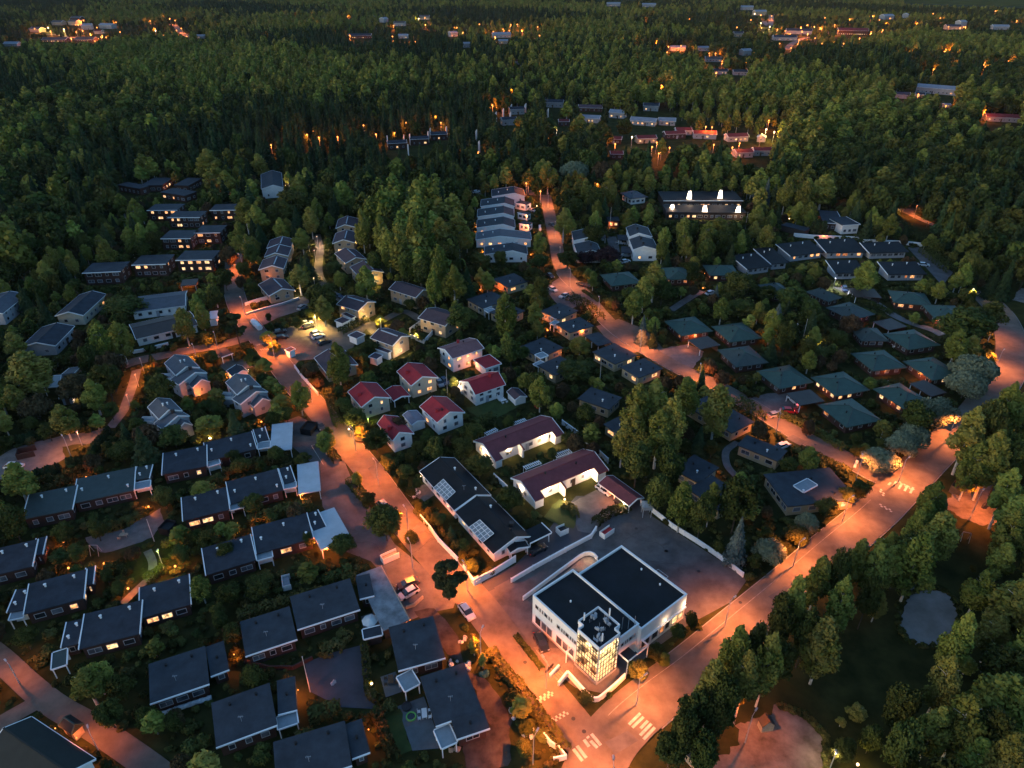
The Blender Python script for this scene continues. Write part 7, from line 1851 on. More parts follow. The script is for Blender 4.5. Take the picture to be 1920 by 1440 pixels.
def box_thing(A, B, C, z, m, name, label, cat, rm=None):
    o = centre(A, C, z); root = thing(name, label, cat, (o[0], o[1], 0))
    a, ex, ey, L, W = rect(A, B, C, z); f_ = Fr((0, 0), ex, ey); off = Vector((a.x - o[0], a.y - o[1], 0))
    for x0, x1, y0, y1 in ((0, L, 0, .12), (0, L, W - .12, W), (0, .12, .12, W - .12)):
        b = MB(); q = [off + ex * x + ey * y for x, y in ((x0, y0), (x1, y0), (x1, y1), (x0, y1))]
        b.hexa(q, [v + Vector((0, 0, z)) for v in q]); b.build('panel', M[m], root)
    if rm:
        b = MB(); q = [off + ex * x + ey * y for x, y in ((.2, .2), (L - .2, .2), (L - .2, W - .2), (.2, W - .2))]
        b.hexa([v + Vector((0, 0, .02)) for v in q], [v + Vector((0, 0, z * .7)) for v in q]); b.build('bins', M[rm], root)
    protect([(a + ex * x + ey * y) for x, y in ((0, 0), (L, 0), (L, W), (0, W))], z)
box_thing(Q4(1385, 1280), Q4(1478, 1215), Q4(1442, 1170), 1.3, 'white', 'bin_shelter', 'white bin enclosure with a red and green bin by the hedge', 'bin shelter', 'red_paint')
box_thing(Q4(965, 1250), Q4(1045, 1215), Q4(990, 1172), 1.4, 'white', 'bin_shelter', 'white bin enclosure on the island of lawn in the drive', 'bin shelter', 'black_paint')
box_thing(Q3(690, 1345), Q3(760, 1312), Q3(740, 1265), 1.2, 'white', 'bin_shelter', 'open white box enclosure at the corner of the garden wall', 'bin shelter')
box_thing(Z2(835, 268), Z2(925, 228), Z2(915, 198), 1.4, 'white_wood', 'bin_shelter', 'long white slatted bin screen under the big round tree', 'bin shelter', 'palewood')
box_thing(Z2(268, 420), Z2(316, 408), Z2(290, 350), 1.3, 'white_wood', 'greenhouse', 'small white greenhouse in the garden of the lowest row house', 'greenhouse', 'polycarb')
box_thing(Z5(85, 940), Z5(188, 918), Z5(180, 885), 1.6, 'brick', 'container', 'reddish open skip beside the lit yard', 'container')
box_thing(Z6(485, 790), Z6(545, 800), Z6(510, 742), 1.8, 'black_paint', 'trailer', 'dark box trailer parked beside the street', 'trailer', 'black_paint')
box_thing(Z8(1450, 1110), Z8(1510, 1135), Z8(1535, 1100), 2.0, 'wood', 'playhouse', 'dark wooden shelter at the edge of the sandy playground', 'shelter', 'wood')
box_thing(Z8(905, 990), Z8(920, 995), Z8(930, 970), 1.2, 'white', 'utility_cabinet', 'small white cabinet beside the side street lamp', 'cabinet', 'white_trim')
box_thing(Q5(1205, 775), Q5(1240, 775), Q5(1240, 730), 1.6, 'white', 'gate_post', 'square white gate pillar beside the upper side street', 'pillar', 'white_trim')
box_thing(Z1(885, 90), Z1(940, 100), Z1(945, 40), 1.8, 'black_paint', 'shed', 'small black hut at the right end of the playground', 'shed', 'black_paint')
# wooden play hut on the gravel yard and the white kiosk at the bottom edge
gable('play_hut', 'wooden hut with a steep roof on the gravel yard, orange-lit on one side', Z4(405, 1130), Z4(432, 1180), Z4(445, 1165), Z4(380, 1195), ze=1.6, zr=2.8, cat='hut', wall='palewood', roof='r_brown', over=.1, win=0, trim=None)
gable('play_hut', 'small hut with an orange-lit wall at the bottom beneath the trees', Z3(1290, 1330), Z3(1350, 1395), Z3(1388, 1350), Z3(1285, 1365), ze=1.9, zr=2.5, cat='hut', wall='palewood', roof='r_dark', over=.1, win=0, trim=None)
# water tank-like kiosk on posts beside the slatted fence
g = G(Q4(1780, 1040), 1.5); root = thing('kiosk', 'small grey kiosk on thin legs at the end of the maroon-roofed garage', 'kiosk', (g.x, g.y, 0))
for x in (-.9, .9):
    for y in (-.9, .9):
        b = MB(); b.box((x, y, 0), (.1, .1, 2.2)); b.build('leg', M['greymetal'], root)
b = MB(); b.box((0, 0, 2.2), (2.1, 2.1, .9)); b.build('body', M['polycarb'], root)
b = MB(); b.hexa([(-1.2, -1.2, 3.1), (1.2, -1.2, 3.1), (1.2, 1.2, 3.1), (-1.2, 1.2, 3.1)], [(-.1, -.1, 3.7), (.1, -.1, 3.7), (.1, .1, 3.7), (-.1, .1, 3.7)]); b.build('roof', M['polycarb'], root)
protect([(g.x - 1, g.y - 1), (g.x + 1, g.y - 1), (g.x + 1, g.y + 1), (g.x - 1, g.y + 1)], 3.4)
# swing frame and goal
def frame_thing(a, c_, h, label, name='swing'):
    p, q = G(a), G(c_); d = (q - p); root = thing(name, label, 'play equipment', (p.x, p.y, 0))
    n = Vector((-d.y, d.x, 0)).normalized()
    for e in (Vector((0, 0, 0)), d):
        for s in (-.7, .7):
            b = MB(); b.tube(e + n * s, e + Vector((0, 0, h)), .05, .05, 6); b.build('leg', M['metal'], root)
    b = MB(); b.tube((0, 0, h), d + Vector((0, 0, h)), .05, .05, 6); b.build('crossbar', M['metal'], root)
frame_thing(Z1(520, 235), Z1(565, 235), 2.4, 'white swing frame at the left of the lower playground')
frame_thing(Z4(1500, 155), Z4(1545, 165), 2.2, 'metal swing frame below the sandy playground')
# roller of pale tarpaulin along a house front, pergolas, garden path slabs
def roll(a, c_, r, m, label):
    p, q = G(a, r), G(c_, r); b = MB(); n = 14; rr = random.Random(3)
    for k in range(n):
        u, v = p.lerp(q, k / n), p.lerp(q, (k + 1) / n)
        b.tube(u - Vector((p.x, p.y, 0)), v - Vector((p.x, p.y, 0)) , r * rr.uniform(.8, 1.1), r * rr.uniform(.8, 1.1), 8)
    tag(b.build('tarpaulin_roll', M[m], None, (p.x, p.y, 0)), label, 'tarpaulin')
roll(Z1(865, 1150), Z1(1190, 1042), .42, 'tarp', 'long pale tarpaulin roll along the front of the slate-roofed house')
roll(Z6(222, 185), Z6(262, 225), 1.0, 'white_trim', 'white rounded covered boat lying beside the orange street')
def pergola(A, B, C, z, label):
    o = centre(A, C, z); root = thing('pergola', label, 'pergola', (o[0], o[1], 0), 'white pergolas behind the maroon rows')
    a, ex, ey, L, W = rect(A, B, C, z); off = Vector((a.x - o[0], a.y - o[1], 0))
    w = lambda x, y, zz: off + ex * x + ey * y + Vector((0, 0, zz))
    for x in (0, L):
        for y in (0, W):
            b = MB(); b.box(w(x, y, 0), (.1, .1, z)); b.build('post', M['white_trim'], root)
    for y in (0, W):
        b = MB(); b.bar(w(0, y, z), w(L, y, z), .1, .15); b.build('beam', M['white_trim'], root)
    n = max(4, int(L / .5))
    b = MB()
    for k in range(n + 1):
        b.bar(w(L * k / n, -.2, z + .12), w(L * k / n, W + .2, z + .12), .16, .1)
    b.build('slats', M['white_trim'], root)
pergola(Q4(268, 330), Q4(368, 285), Q4(345, 270), 2.3, 'white slatted pergola behind the left half of the far maroon row')
pergola(Q4(510, 240), Q4(640, 195), Q4(615, 180), 2.3, 'white slatted pergola behind the right half of the far maroon row')
pergola(Q4(638, 655), Q4(780, 600), Q4(755, 578), 2.3, 'white slatted pergola behind the left half of the near maroon row')
pergola(Q4(930, 545), Q4(1070, 495), Q4(1035, 470), 2.3, 'white slatted pergola behind the right half of the near maroon row')
# outside stairs and balconies of the white houses
def stairs(p, q, w, h, label_root, m='white_trim'):
    a, c_ = G(p), G(q); d = c_ - a; o = label_root.location; n = 9
    u = d.normalized(); nn = Vector((-u.y, u.x, 0)); b = MB()
    for k in range(n):
        t = (k + .5) / n; b.box(Vector((a.x - o.x, a.y - o.y, 0)) + d * t, (d.length / n, w, h * (k + 1) / n), u, nn)
    b.build('stairs', M[m], label_root)
    b = MB()
    for s in (-w / 2, w / 2):
        b.bar(Vector((a.x - o.x, a.y - o.y, .9)) + nn * s, Vector((c_.x - o.x, c_.y - o.y, h + .9)) + nn * s, .08, .6)
    b.build('stair_rail', M[m], label_root)
stairs(Q2(1150, 665), Q2(1215, 600), 1.6, 1.6, rI[0]); stairs(Q2(1600, 705), Q2(1570, 660), 1.3, 1.0, rI[0])
# candle lamps on the front steps of the red-roofed house
for k in range(5):
    g = G(Q2(790 + k * 38, 632 - k * 11))
    b = MB(); b.tube((0, 0, 0), (0, 0, .18), .1, .12, 8); b.ball((0, 0, .26), .13, 6)
    tag(b.build('candle_lamp', M['bulb_w'], None, (g.x, g.y, 0)), 'small candle lamp in the row on the steps of the candle-lit red-roofed house', 'lamp', 'candle lamps on the front steps')
    light((g.x, g.y - .2, .5), 25, 'p', None, .1)
fill_mask([Q2(740, 640), Q2(950, 580), Q2(960, 600), Q2(760, 660)], G(Q2(850, 620)).y)
# people-free small detail: manhole covers
for i, p in enumerate((O3(168, 160), O3(788, 885), O3(925, 1050), O1(1612, 205), Z3(1350, 338), Z3(1168, 223), Z3(998, 97), Z4(263, 513), Z8(685, 885))):
    g = G(p); b = MB(); b.tube((g.x, g.y, zp - .003), (g.x, g.y, zp + .012), .34, .34, 14)
    tag(b.build('manhole_cover', M['dark_metal']), 'round dark manhole cover lying in the asphalt', 'manhole cover', 'manhole covers')
M2 = M['lawn']
# ================================================================ TREES ONE CAN PICK OUT
TR = [
 (F(424, 462), 38, 9, 'rust'), (F(416, 500), 36, 9, 'broad'), (F(453, 490), 30, 7, 'broad'), (F(449, 517), 24, 6, 'rust'), (F(460, 440), 34, 10, 'birch'),
 (F(838, 1055), 78, 10, 'pine'), (F(718, 948), 78, 9, 'broad'), (F(640, 1005), 52, 5, 'broad'), (F(556, 715), 40, 9, 'birch'), (F(628, 644), 50, 13, 'birch'), (F(702, 803), 52, 8, 'broad'), (F(742, 782), 44, 6.5, 'rust'), (F(663, 764), 46, 7, 'broad'), (F(643, 745), 36, 6, 'broad'),
 (F(600, 530), 66, 12, 'broad'), (F(862, 570), 58, 10, 'broad'), (F(868, 822), 46, 6.5, 'broad'), (F(898, 853), 52, 7, 'broad'), (F(958, 914), 54, 7, 'broad'), (F(1006, 698), 46, 7, 'broad'), (F(1078, 678), 80, 6, 'broad'), (F(1045, 755), 28, 6, 'birch'), (F(1100, 757), 38, 7, 'broad'), (F(1088, 632), 44, 7, 'birch'), (F(947, 549), 46, 15, 'birch'),
 (F(1200, 722), 62, 16, 'birch'), (F(1232, 712), 60, 16, 'birch'), (F(1268, 745), 60, 16, 'birch'), (F(1192, 762), 48, 14, 'birch'), (F(1240, 770), 60, 14, 'birch'), (F(1200, 822), 60, 13, 'broad'), (F(1240, 890), 56, 10, 'broad'), (F(1285, 905), 54, 10, 'birch'), (F(1322, 930), 50, 9, 'broad'), (F(1262, 830), 60, 13, 'broad'), (F(1170, 800), 40, 10, 'birch'),
 (F(1352, 722), 66, 13, 'birch'), (F(1320, 686), 20, 8, 'spruce'), (F(1208, 592), 30, 10, 'bluespruce'), (F(1229, 604), 22, 9, 'spruce'), (F(1395, 888), 80, 12, 'broad'), (F(1340, 905), 40, 9, 'birch'), (F(1392, 972), 50, 12, 'bluespruce'), (F(1450, 1013), 56, 6, 'willow'), (F(1518, 962), 40, 6, 'willow'), (F(1557, 935), 44, 6, 'broad'), (F(1593, 915), 38, 5, 'broad'), (F(1618, 904), 38, 5, 'broad'),
 (F(1500, 990), 50, 5, 'broad'), (F(1660, 842), 62, 7, 'willow'), (F(1698, 812), 54, 7, 'willow'), (F(1722, 795), 54, 7.5, 'willow'), (F(1765, 745), 66, 9, 'willow'), (F(1730, 748), 60, 9, 'broad'), (F(1842, 662), 74, 11, 'willow'), (F(1822, 695), 66, 9, 'willow'), (F(1822, 572), 100, 14, 'broad'), (F(1868, 560), 60, 14, 'broad'),
 (F(1312, 1292), 66, 10, 'broad'), (F(1345, 1240), 60, 12, 'birch'), (F(1392, 1175), 60, 13, 'birch'), (F(1432, 1160), 56, 13, 'broad'), (F(1478, 1105), 56, 13, 'broad'), (F(1502, 1080), 50, 13, 'birch'), (F(1548, 1045), 52, 12, 'birch'), (F(1590, 1028), 52, 12, 'broad'), (F(1622, 1012), 46, 11, 'birch'), (F(1655, 1022), 50, 11, 'birch'),
 (F(1290, 1330), 66, 10, 'broad'), (F(1372, 1262), 62, 12, 'broad'), (F(1410, 1222), 60, 13, 'birch'), (F(1455, 1190), 56, 13, 'birch'), (F(1530, 1130), 52, 12, 'broad'), (F(1590, 1085), 52, 12, 'birch'), (F(1648, 1070), 46, 11, 'broad'), (F(1655, 1110), 36, 8, 'birch'), (F(1350, 1310), 56, 9, 'broad'), (F(1330, 1370), 60, 9, 'broad'), (F(1265, 1370), 66, 9, 'broad'),
 (F(1822, 1152), 56, 13, 'birch'), (F(1790, 1232), 60, 11, 'birch'), (F(1828, 1305), 84, 12, 'birch'), (F(1720, 1352), 70, 11, 'broad'), (F(1770, 1330), 60, 10, 'birch'), (F(1890, 1325), 84, 12, 'broad'), (F(1645, 1362), 46, 7, 'broad'), (F(1592, 1388), 50, 6, 'broad'), (F(1910, 1380), 70, 12, 'birch'), (F(1852, 1390), 70, 9, 'birch'),
 (F(1836, 765), 62, 14, 'birch'), (F(1872, 742), 66, 15, 'broad'), (F(1905, 722), 60, 15, 'birch'), (F(1843, 830), 60, 12, 'birch'), (F(1880, 810), 66, 14, 'birch'), (F(1912, 800), 60, 14, 'broad'), (F(1762, 905), 56, 10, 'birch'), (F(1905, 880), 56, 12, 'birch'), (F(1880, 905), 0.1, 1, 'bush'), (F(1912, 960), 60, 12, 'birch'), (F(1895, 1020), 50, 9, 'birch'), (F(1730, 960), 44, 9, 'birch'),
 (F(37, 660), 84, 13, 'birch'), (F(180, 606), 48, 12, 'birch'), (F(214, 604), 48, 12, 'birch'), (F(230, 558), 90, 7, 'broad'), (F(337, 578), 42, 11, 'birch'), (F(372, 568), 28, 10, 'birch'), (F(416, 572), 30, 12, 'pine'), (F(437, 590), 46, 11, 'pine'), (F(280, 662), 22, 5, 'spruce'), (F(393, 655), 32, 6, 'broad'), (F(380, 752), 36, 4.5, 'broad'), (F(405, 755), 42, 4.5, 'broad'), (F(437, 768), 36, 5, 'broad'),
 (F(384, 782), 56, 6, 'birch'), (F(320, 802), 62, 6, 'broad'), (F(266, 797), 60, 7, 'rust'), (F(222, 830), 56, 6, 'broad'), (F(505, 790), 1, 1, 'bush'), (F(525, 742), 46, 5, 'birch'), (F(60, 745), 70, 7, 'rust'), (F(130, 700), 70, 9, 'rust'), (F(200, 660), 60, 10, 'rust'), (F(470, 660), 30, 6, 'broad'), (F(492, 672), 34, 6, 'birch'), (F(20, 870), 60, 10, 'birch'), (F(8, 950), 60, 9, 'broad'),
 (F(385, 280), 52, 17, 'birch'), (F(420, 320), 34, 12, 'birch'), (F(675, 393), 34, 16, 'birch'), (F(710, 402), 32, 16, 'birch'), (F(745, 420), 36, 17, 'birch'), (F(772, 398), 34, 18, 'birch'), (F(798, 412), 36, 17, 'birch'), (F(825, 408), 44, 16, 'birch'), (F(858, 405), 46, 15, 'birch'), (F(725, 432), 36, 15, 'birch'), (F(820, 463), 34, 15, 'birch'), (F(850, 498), 44, 14, 'birch'), (F(812, 505), 34, 13, 'birch'),
 (F(760, 470), 40, 13, 'broad'), (F(790, 480), 40, 13, 'broad'), (F(845, 455), 46, 14, 'broad'), (F(700, 470), 30, 11, 'broad'), (F(455, 372), 46, 14, 'birch'), (F(476, 385), 44, 13, 'birch'), (F(545, 352), 70, 15, 'broad'), (F(605, 345), 56, 14, 'broad'), (F(578, 388), 32, 12, 'birch'), (F(520, 372), 50, 14, 'broad'), (F(640, 340), 44, 13, 'birch'), (F(485, 420), 30, 8, 'broad'),
 (F(682, 500), 42, 12, 'birch'), (F(1028, 303), 40, 14, 'birch'), (F(1078, 298), 50, 13, 'willow'), (F(1130, 302), 46, 13, 'rust'), (F(1058, 390), 34, 13, 'birch'), (F(1118, 346), 40, 13, 'broad'), (F(1140, 338), 36, 12, 'birch'), (F(1078, 365), 44, 12, 'broad'), (F(1115, 420), 46, 10, 'broad'), (F(1140, 465), 66, 7, 'red'), (F(1100, 470), 50, 6, 'red'), (F(1065, 468), 40, 8, 'broad'), (F(900, 470), 40, 9, 'broad'),
 (F(1015, 445), 34, 7, 'broad'), (F(1012, 475), 38, 7, 'broad'), (F(938, 470), 30, 7, 'broad'), (F(1000, 500), 44, 8, 'broad'), (F(1285, 408), 34, 10, 'birch'), (F(1296, 412), 36, 10, 'broad'), (F(1350, 408), 46, 10, 'birch'), (F(1360, 430), 46, 11, 'broad'), (F(1230, 490), 46, 13, 'birch'), (F(1210, 520), 44, 11, 'birch'), (F(1185, 535), 40, 10, 'broad'), (F(1300, 487), 34, 10, 'broad'), (F(1245, 520), 40, 10, 'broad'),
 (F(1386, 508), 60, 11, 'broad'), (F(1345, 535), 22, 8, 'bluespruce'), (F(1390, 560), 56, 8, 'broad'), (F(1462, 570), 34, 9, 'bluespruce'), (F(1490, 535), 60, 9, 'broad'), (F(1525, 560), 40, 8, 'broad'), (F(1440, 535), 40, 7, 'broad'), (F(1442, 335), 24, 15, 'bluespruce'), (F(1480, 332), 36, 15, 'birch'), (F(1515, 340), 40, 14, 'birch'), (F(1550, 328), 52, 15, 'birch'), (F(1630, 490), 50, 11, 'birch'), (F(1600, 590), 46, 8, 'rust'),
 (F(1575, 620), 44, 6, 'broad'), (F(1535, 650), 50, 5, 'broad'), (F(880, 1180), 1, 1, 'bush'), (F(1300, 1150), 30, 4.5, 'broad'), (F(1275, 1172), 32, 4, 'broad'), (F(1235, 1210), 38, 4.5, 'broad'), (F(1198, 1240), 44, 5, 'broad'), (F(1245, 1225), 28, 3.5, 'birch'), (F(480, 1085), 60, 5, 'broad'), (F(450, 860), 44, 4.5, 'broad'), (F(375, 905), 50, 5, 'birch'), (F(436, 845), 34, 4, 'broad'), (F(515, 838), 34, 4.5, 'broad'),
 (F(565, 850), 34, 4.5, 'broad'), (F(575, 1000), 30, 4, 'broad'), (F(470, 930), 46, 5, 'broad'), (F(420, 1020), 40, 5, 'broad'), (F(605, 810), 40, 7, 'birch'), (F(668, 885), 22, 4.5, 'birch'), (F(690, 925), 30, 4, 'broad'), (F(612, 800), 24, 5, 'broad'), (F(500, 622), 34, 5, 'birch'), (F(512, 640), 26, 4.5, 'birch'), (F(556, 595), 26, 5, 'broad'), (F(502, 586), 12, 4, 'broad'), (F(583, 570), 30, 6, 'birch'),
 (F(712, 592), 24, 4.5, 'birch'), (F(745, 600), 34, 5, 'rust'), (F(768, 560), 28, 5, 'broad'), (F(792, 555), 26, 6, 'rust'), (F(625, 490), 34, 6, 'broad'), (F(640, 512), 26, 5, 'birch'), (F(1030, 1010), 1, 1, 'bush'), (F(865, 1030), 18, 5, 'broad'), (F(820, 960), 30, 4.5, 'broad'), (F(845, 985), 22, 4, 'spruce'), (F(785, 935), 22, 4, 'broad'), (F(755, 898), 24, 4.5, 'broad'), (F(780, 895), 20, 4, 'broad'), (F(770, 1000), 34, 3, 'broad'),
 (F(1015, 790), 26, 4, 'broad'), (F(1062, 812), 22, 4, 'broad'), (F(980, 650), 30, 5, 'broad'), (F(985, 700), 34, 6, 'birch'), (F(1140, 990), 1, 1, 'bush'), (F(888, 1195), 24, 5, 'birch'), (F(840, 1215), 0.1, 1, 'bush'), (F(905, 1225), 20, 4, 'birch'), (F(520, 600), .1, 1, 'bush'), (F(690, 640), 40, 5, 'broad'), (F(660, 650), 30, 6, 'broad'), (F(810, 655), 30, 5, 'broad'), (F(800, 700), .1, 1, 'bush'), (F(580, 680), 40, 5, 'rust'),
]
TR = [t for t in TR if t[1] > 2]
for (px, w, h, kd) in TR:
    if kd in ('birch', 'broad') and h > 8:
        h *= 1.38 if px[0] > 1280 and px[1] > 700 else 1.22 if kd == 'birch' else 1.1
    top_tree(px[0], px[1], w, h, kd)
def row(a, c_, n, h, rad, kd, label=None, group=None, hv=.1):
    p, q = G(a), G(c_)
    for k in range(n):
        t = (k + .5) / n; m = p.lerp(q, t)
        o = tree(kd, m, h * random.uniform(1 - hv, 1 + hv), rad, group=group)
        if label:
            o['label'] = label
        tree_rows.append((m.x, m.y, rad))
tree_rows = []
row(Z5(195, 1075), Z5(350, 1030), 11, 2.6, .55, 'thuja', 'slim thuja in the left row along the lower edge of the lit yard', 'thujas along the lit yard')
row(Z5(380, 1000), Z5(500, 985), 9, 2.6, .55, 'thuja', 'slim thuja in the row below the small lawn of the lit yard', 'thujas below the small lawn')
row(Z5(505, 960), Z5(625, 815), 12, 2.8, .6, 'thuja', 'dark thuja in the dense curved row right of the lit yard', 'thujas in the curved row')
row(Z5(100, 880), Z5(560, 760), 26, 2.6, .7, 'thuja', 'thuja in the long tall hedge behind the lit yard', 'thujas behind the lit yard')
row(T7(1270, 560), T7(1385, 555), 8, 6.5, .9, 'thuja', 'tall columnar thuja beside the slanted garage', 'columnar thujas beside the slanted garage')
def hedge(pts, w, h, label, m='leaf_bush', n_per=170):
    P_ = [G(p) for p in pts]; o = P_[0]; qs = []; r = np.random.default_rng(hash_s(label))
    for i in range(len(P_) - 1):
        a, b_ = P_[i], P_[i + 1]; d = b_ - a; L = d.length; n = int(L * n_per / 2)
        u = np.array(d.normalized()); nn = np.array((-u[1], u[0], 0))
        t = r.uniform(0, L, n); side = r.integers(0, 3, n); k = r.uniform(-1, 1, n)
        bumps = 1 + .12 * np.sin(t * 2.1) + .08 * np.sin(t * 5.3)
        off_ = np.where(side == 0, -1, np.where(side == 1, 1, k)) * w / 2 * bumps
        z = np.where(side == 2, h * bumps * .95, r.uniform(.05, h, n))
        c = np.array((a.x - o.x, a.y - o.y, 0)) + t[:, None] * u + off_[:, None] * nn; c[:, 2] = z
        nr = np.where((side == 2)[:, None], np.array((0, 0, 1.0)), np.sign(off_)[:, None] * nn)
        qs.append(leaf_quads(c, nr, r.uniform(.28, .5, n), r))
        f_ = Fr(a, d.normalized(), Vector((-d.y, d.x, 0)).normalized())
        foot.append(np.array([(p.x, p.y) for p in (f_.a(0, -w / 2), f_.a(L, -w / 2), f_.a(L, w / 2), f_.a(0, w / 2))]))
    me = np_mesh('hedge', np.concatenate(qs), [M[m]])
    ob = bpy.data.objects.new('hedge', me); COL.objects.link(ob); ob.location = (o.x, o.y, 0)
    tag(ob, label, 'hedge', 'hedges')
for pts, w, h, lb in (
    ([Q4(0, 380), Q4(200, 250), Q4(340, 190)], 2.2, 2.4, 'tall dark hedge between the red-roofed houses and the far maroon row'), ([Q4(1290, 1190), Q4(1420, 1090), Q4(1620, 1035)], 1.8, 1.6, 'sunny green hedge between the court and the office yard'),
    ([Q4(980, 1010), Q4(1080, 1040), Q4(1110, 1120)], 1.4, 1.2, 'curved low hedge round the lawn island in the maroon court'), ([Z2(640, 690), Z2(560, 790), Z2(480, 800)], 2.2, 1.6, 'hedge between the brick row and the dark courtyard'),
    ([Z2(420, 1180), Z2(520, 1140), Z2(600, 1115)], 2.2, 1.8, 'brownish hedge below the dark courtyard'), ([Z2(735, 760), Z2(745, 900), Z2(760, 1040), Z2(830, 1080)], 1.2, 1.4, 'tall narrow hedge round the candle patio'),
    ([Z2(800, 1140), Z2(850, 1290), Z2(905, 1400)], 1.6, 1.8, 'dark hedge on the left of the deck lawn'), ([Z2(500, 480), Z2(380, 500), Z2(200, 560), Z2(20, 610)], 2.2, 2.0, 'long dark hedge behind the long slate-roofed house'),
    ([Z2(660, 330), Z2(560, 380), Z2(500, 400)], 1.6, 1.6, 'hedge left of the wooden deck roof'), ([Z6(640, 590), Z6(700, 770), Z6(720, 790)], 2.0, 1.8, 'dark hedge along the street below the red-roofed houses'),
    ([Z6(590, 880), Z6(640, 900), Z6(700, 985)], 1.8, 1.2, 'planted strip with shrubs between the parking and the street, upper part'), ([Z6(770, 1090), Z6(830, 1170), Z6(890, 1240)], 2.0, 1.4, 'planted strip with shrubs between the parking and the street, lower part'),
    ([Q6(860, 1080), Q6(960, 1030), Q6(1090, 970)], 2.4, 1.6, 'trimmed green hedge behind the white hipped shed'), ([Z8(480, 720), Z8(640, 790), Z8(850, 920)], 2.0, 1.4, 'hedge along the lower side street beside the hipped houses'),
    ([Z8(620, 920), Z8(740, 985), Z8(880, 1050)], 2.0, 1.4, 'hedge between the large flat-roofed house and the side street'), ([Z8(240, 650), Z8(330, 700), Z8(380, 760)], 3.0, 2.4, 'clipped dark hedge at the bend of the lower side street'),
    ([Z7(680, 60), Z7(780, 110), Z7(860, 190)], 3.2, 2.2, 'broad hedge between the dark patio houses and the side street'), ([Z7(760, 20), Z7(850, 80)], 1.2, .8, 'low hedge edging the lit grass strip by the side street'),
    ([T8(380, 840), T8(560, 900), T8(730, 980)], 1.6, 1.4, 'long hedge beside the narrow drive'), ([T8(970, 480), T8(1080, 560), T8(1200, 650)], 3.4, 2.6, 'clumped tall hedge along the back street'), ([T8(700, 200), T8(820, 300), T8(960, 420)], 4.0, 3.0, 'broad shrubs above the back street'),
    ([Z1(290, 300), Z1(400, 250), Z1(500, 235)], 2.0, 1.5, 'dark hedge below the lower playground'), ([Z1(590, 345), Z1(700, 310)], 2.4, 1.5, 'round-topped hedge in the grass by the globe lamps'), ([Z1(820, 400), Z1(930, 330)], 1.8, 1.4, 'dark hedge beside the greenish lamp path'),
    ([Z3(180, 790), Z3(250, 900), Z3(330, 980), Z3(430, 1120), Z3(520, 1240), Z3(600, 1360)], 1.8, 1.3, 'long ragged hedge along the street below the office'), ([Z3(320, 700), Z3(400, 800), Z3(470, 890)], .9, .6, 'narrow planted strip beside the office street kerb'),
    ([Q3(110, 640), Q3(170, 700), Q3(260, 800)], 1.4, 1.2, 'low hedge behind the garden wall'), ([Z7(560, 410), Z7(700, 360)], .1, .1, 'x'), ([Z5(190, 1190), Z5(320, 1130), Z5(430, 1090)], 2.0, 1.6, 'hedge behind the long left row house'),
    ([Z5(520, 1390), Z5(700, 1340), Z5(830, 1260)], 2.0, 1.6, 'hedge between the long left row house and the playground'), ([Z6(60, 1060), Z6(230, 1000), Z6(420, 960)], 2.2, 1.6, 'garden hedge between the northern and the middle row house'), ([Z6(200, 1330), Z6(400, 1260), Z6(560, 1220)], 2.2, 1.6, 'garden hedge between the middle and the lowest row house'),
    ([Q6(340, 470), Q6(400, 600), Q6(440, 470)], 3.0, 2.0, 'dark shrub mass beside the third tan townhouse')):
    if lb != 'x':
        hedge(pts, w, h, lb)
# a label for every hand-placed tree: what it is, and where by things one can find
LMK = [('white office building', F(1150, 1130)), ('glass tower', F(1120, 1270)), ('crimson-roofed white house', F(905, 730)), ('mauve-roofed house', F(865, 665)), ('near maroon row house', F(1040, 890)), ('far maroon row house', F(970, 820)), ('black-roofed houses', F(890, 960)),
       ('lit tan patio', F(815, 600)), ('plum-roofed parking', F(600, 630)), ('stepped white houses', F(360, 720)), ('pale northern carport', F(515, 820)), ('pale lowest carport', F(630, 990)), ('wooden deck roof', F(722, 1115)), ('round-pool patio', F(775, 1345)), ('lit yard on the left', F(110, 850)),
       ('sandy playground', F(1840, 945)), ('round sand pitch', F(1742, 1157)), ('gravel yard', F(1450, 1390)), ('upper zebra crossing', F(1690, 912)), ('lower junction crossing', F(1200, 1365)), ('office yard entrance', F(1385, 1120)), ('large dark flat-roofed house', F(1495, 900)), ('nearest green hipped roof', F(1590, 780)),
       ('green-roof garden flagpole', F(1510, 640)), ('white stepped terrace', F(945, 420)), ('white paired houses', F(1205, 465)), ('black terraces with lit fins', F(1330, 380)), ('long white boundary wall', F(1600, 460)), ('bright footpath', F(610, 500)), ('dark patio houses', F(1050, 690)), ('side street turning area', F(1180, 635)),
       ('lower left playground', F(240, 1010)), ('country road', F(120, 1330)), ('left orange side street', F(300, 670)), ('brick houses on the left slope', F(340, 480)), ('silver willows at the bend', F(1840, 690)), ('turning circle', F(1845, 560)), ('upper green hipped houses', F(1300, 510)), ('wood edge above the terrace', F(1030, 340)),
       ('yellow birch in the dark gardens', F(950, 600)), ('white-fenced corner garden', F(870, 1060)), ('townhouse birch wood', F(780, 470)), ('red-roofed houses by the street', F(700, 790)), ('long veranda house', F(200, 640)), ('top row of townhouses', F(520, 400))]
LMW = [(n, G(p)) for n, p in LMK]
groups_ = {}
for t in tree_log:
    kd, x, y, h, rad, root = t
    n, g = min(LMW, key=lambda q: (q[1].x - x) ** 2 + (q[1].y - y) ** 2)
    dx, dy = x - g.x, y - g.y
    side = ('right of' if dx > 0 else 'left of') if abs(dx) > abs(dy) else ('behind' if dy > 0 else 'in front of')
    groups_.setdefault((kd, n, side), []).append((math.hypot(dx, dy), t))
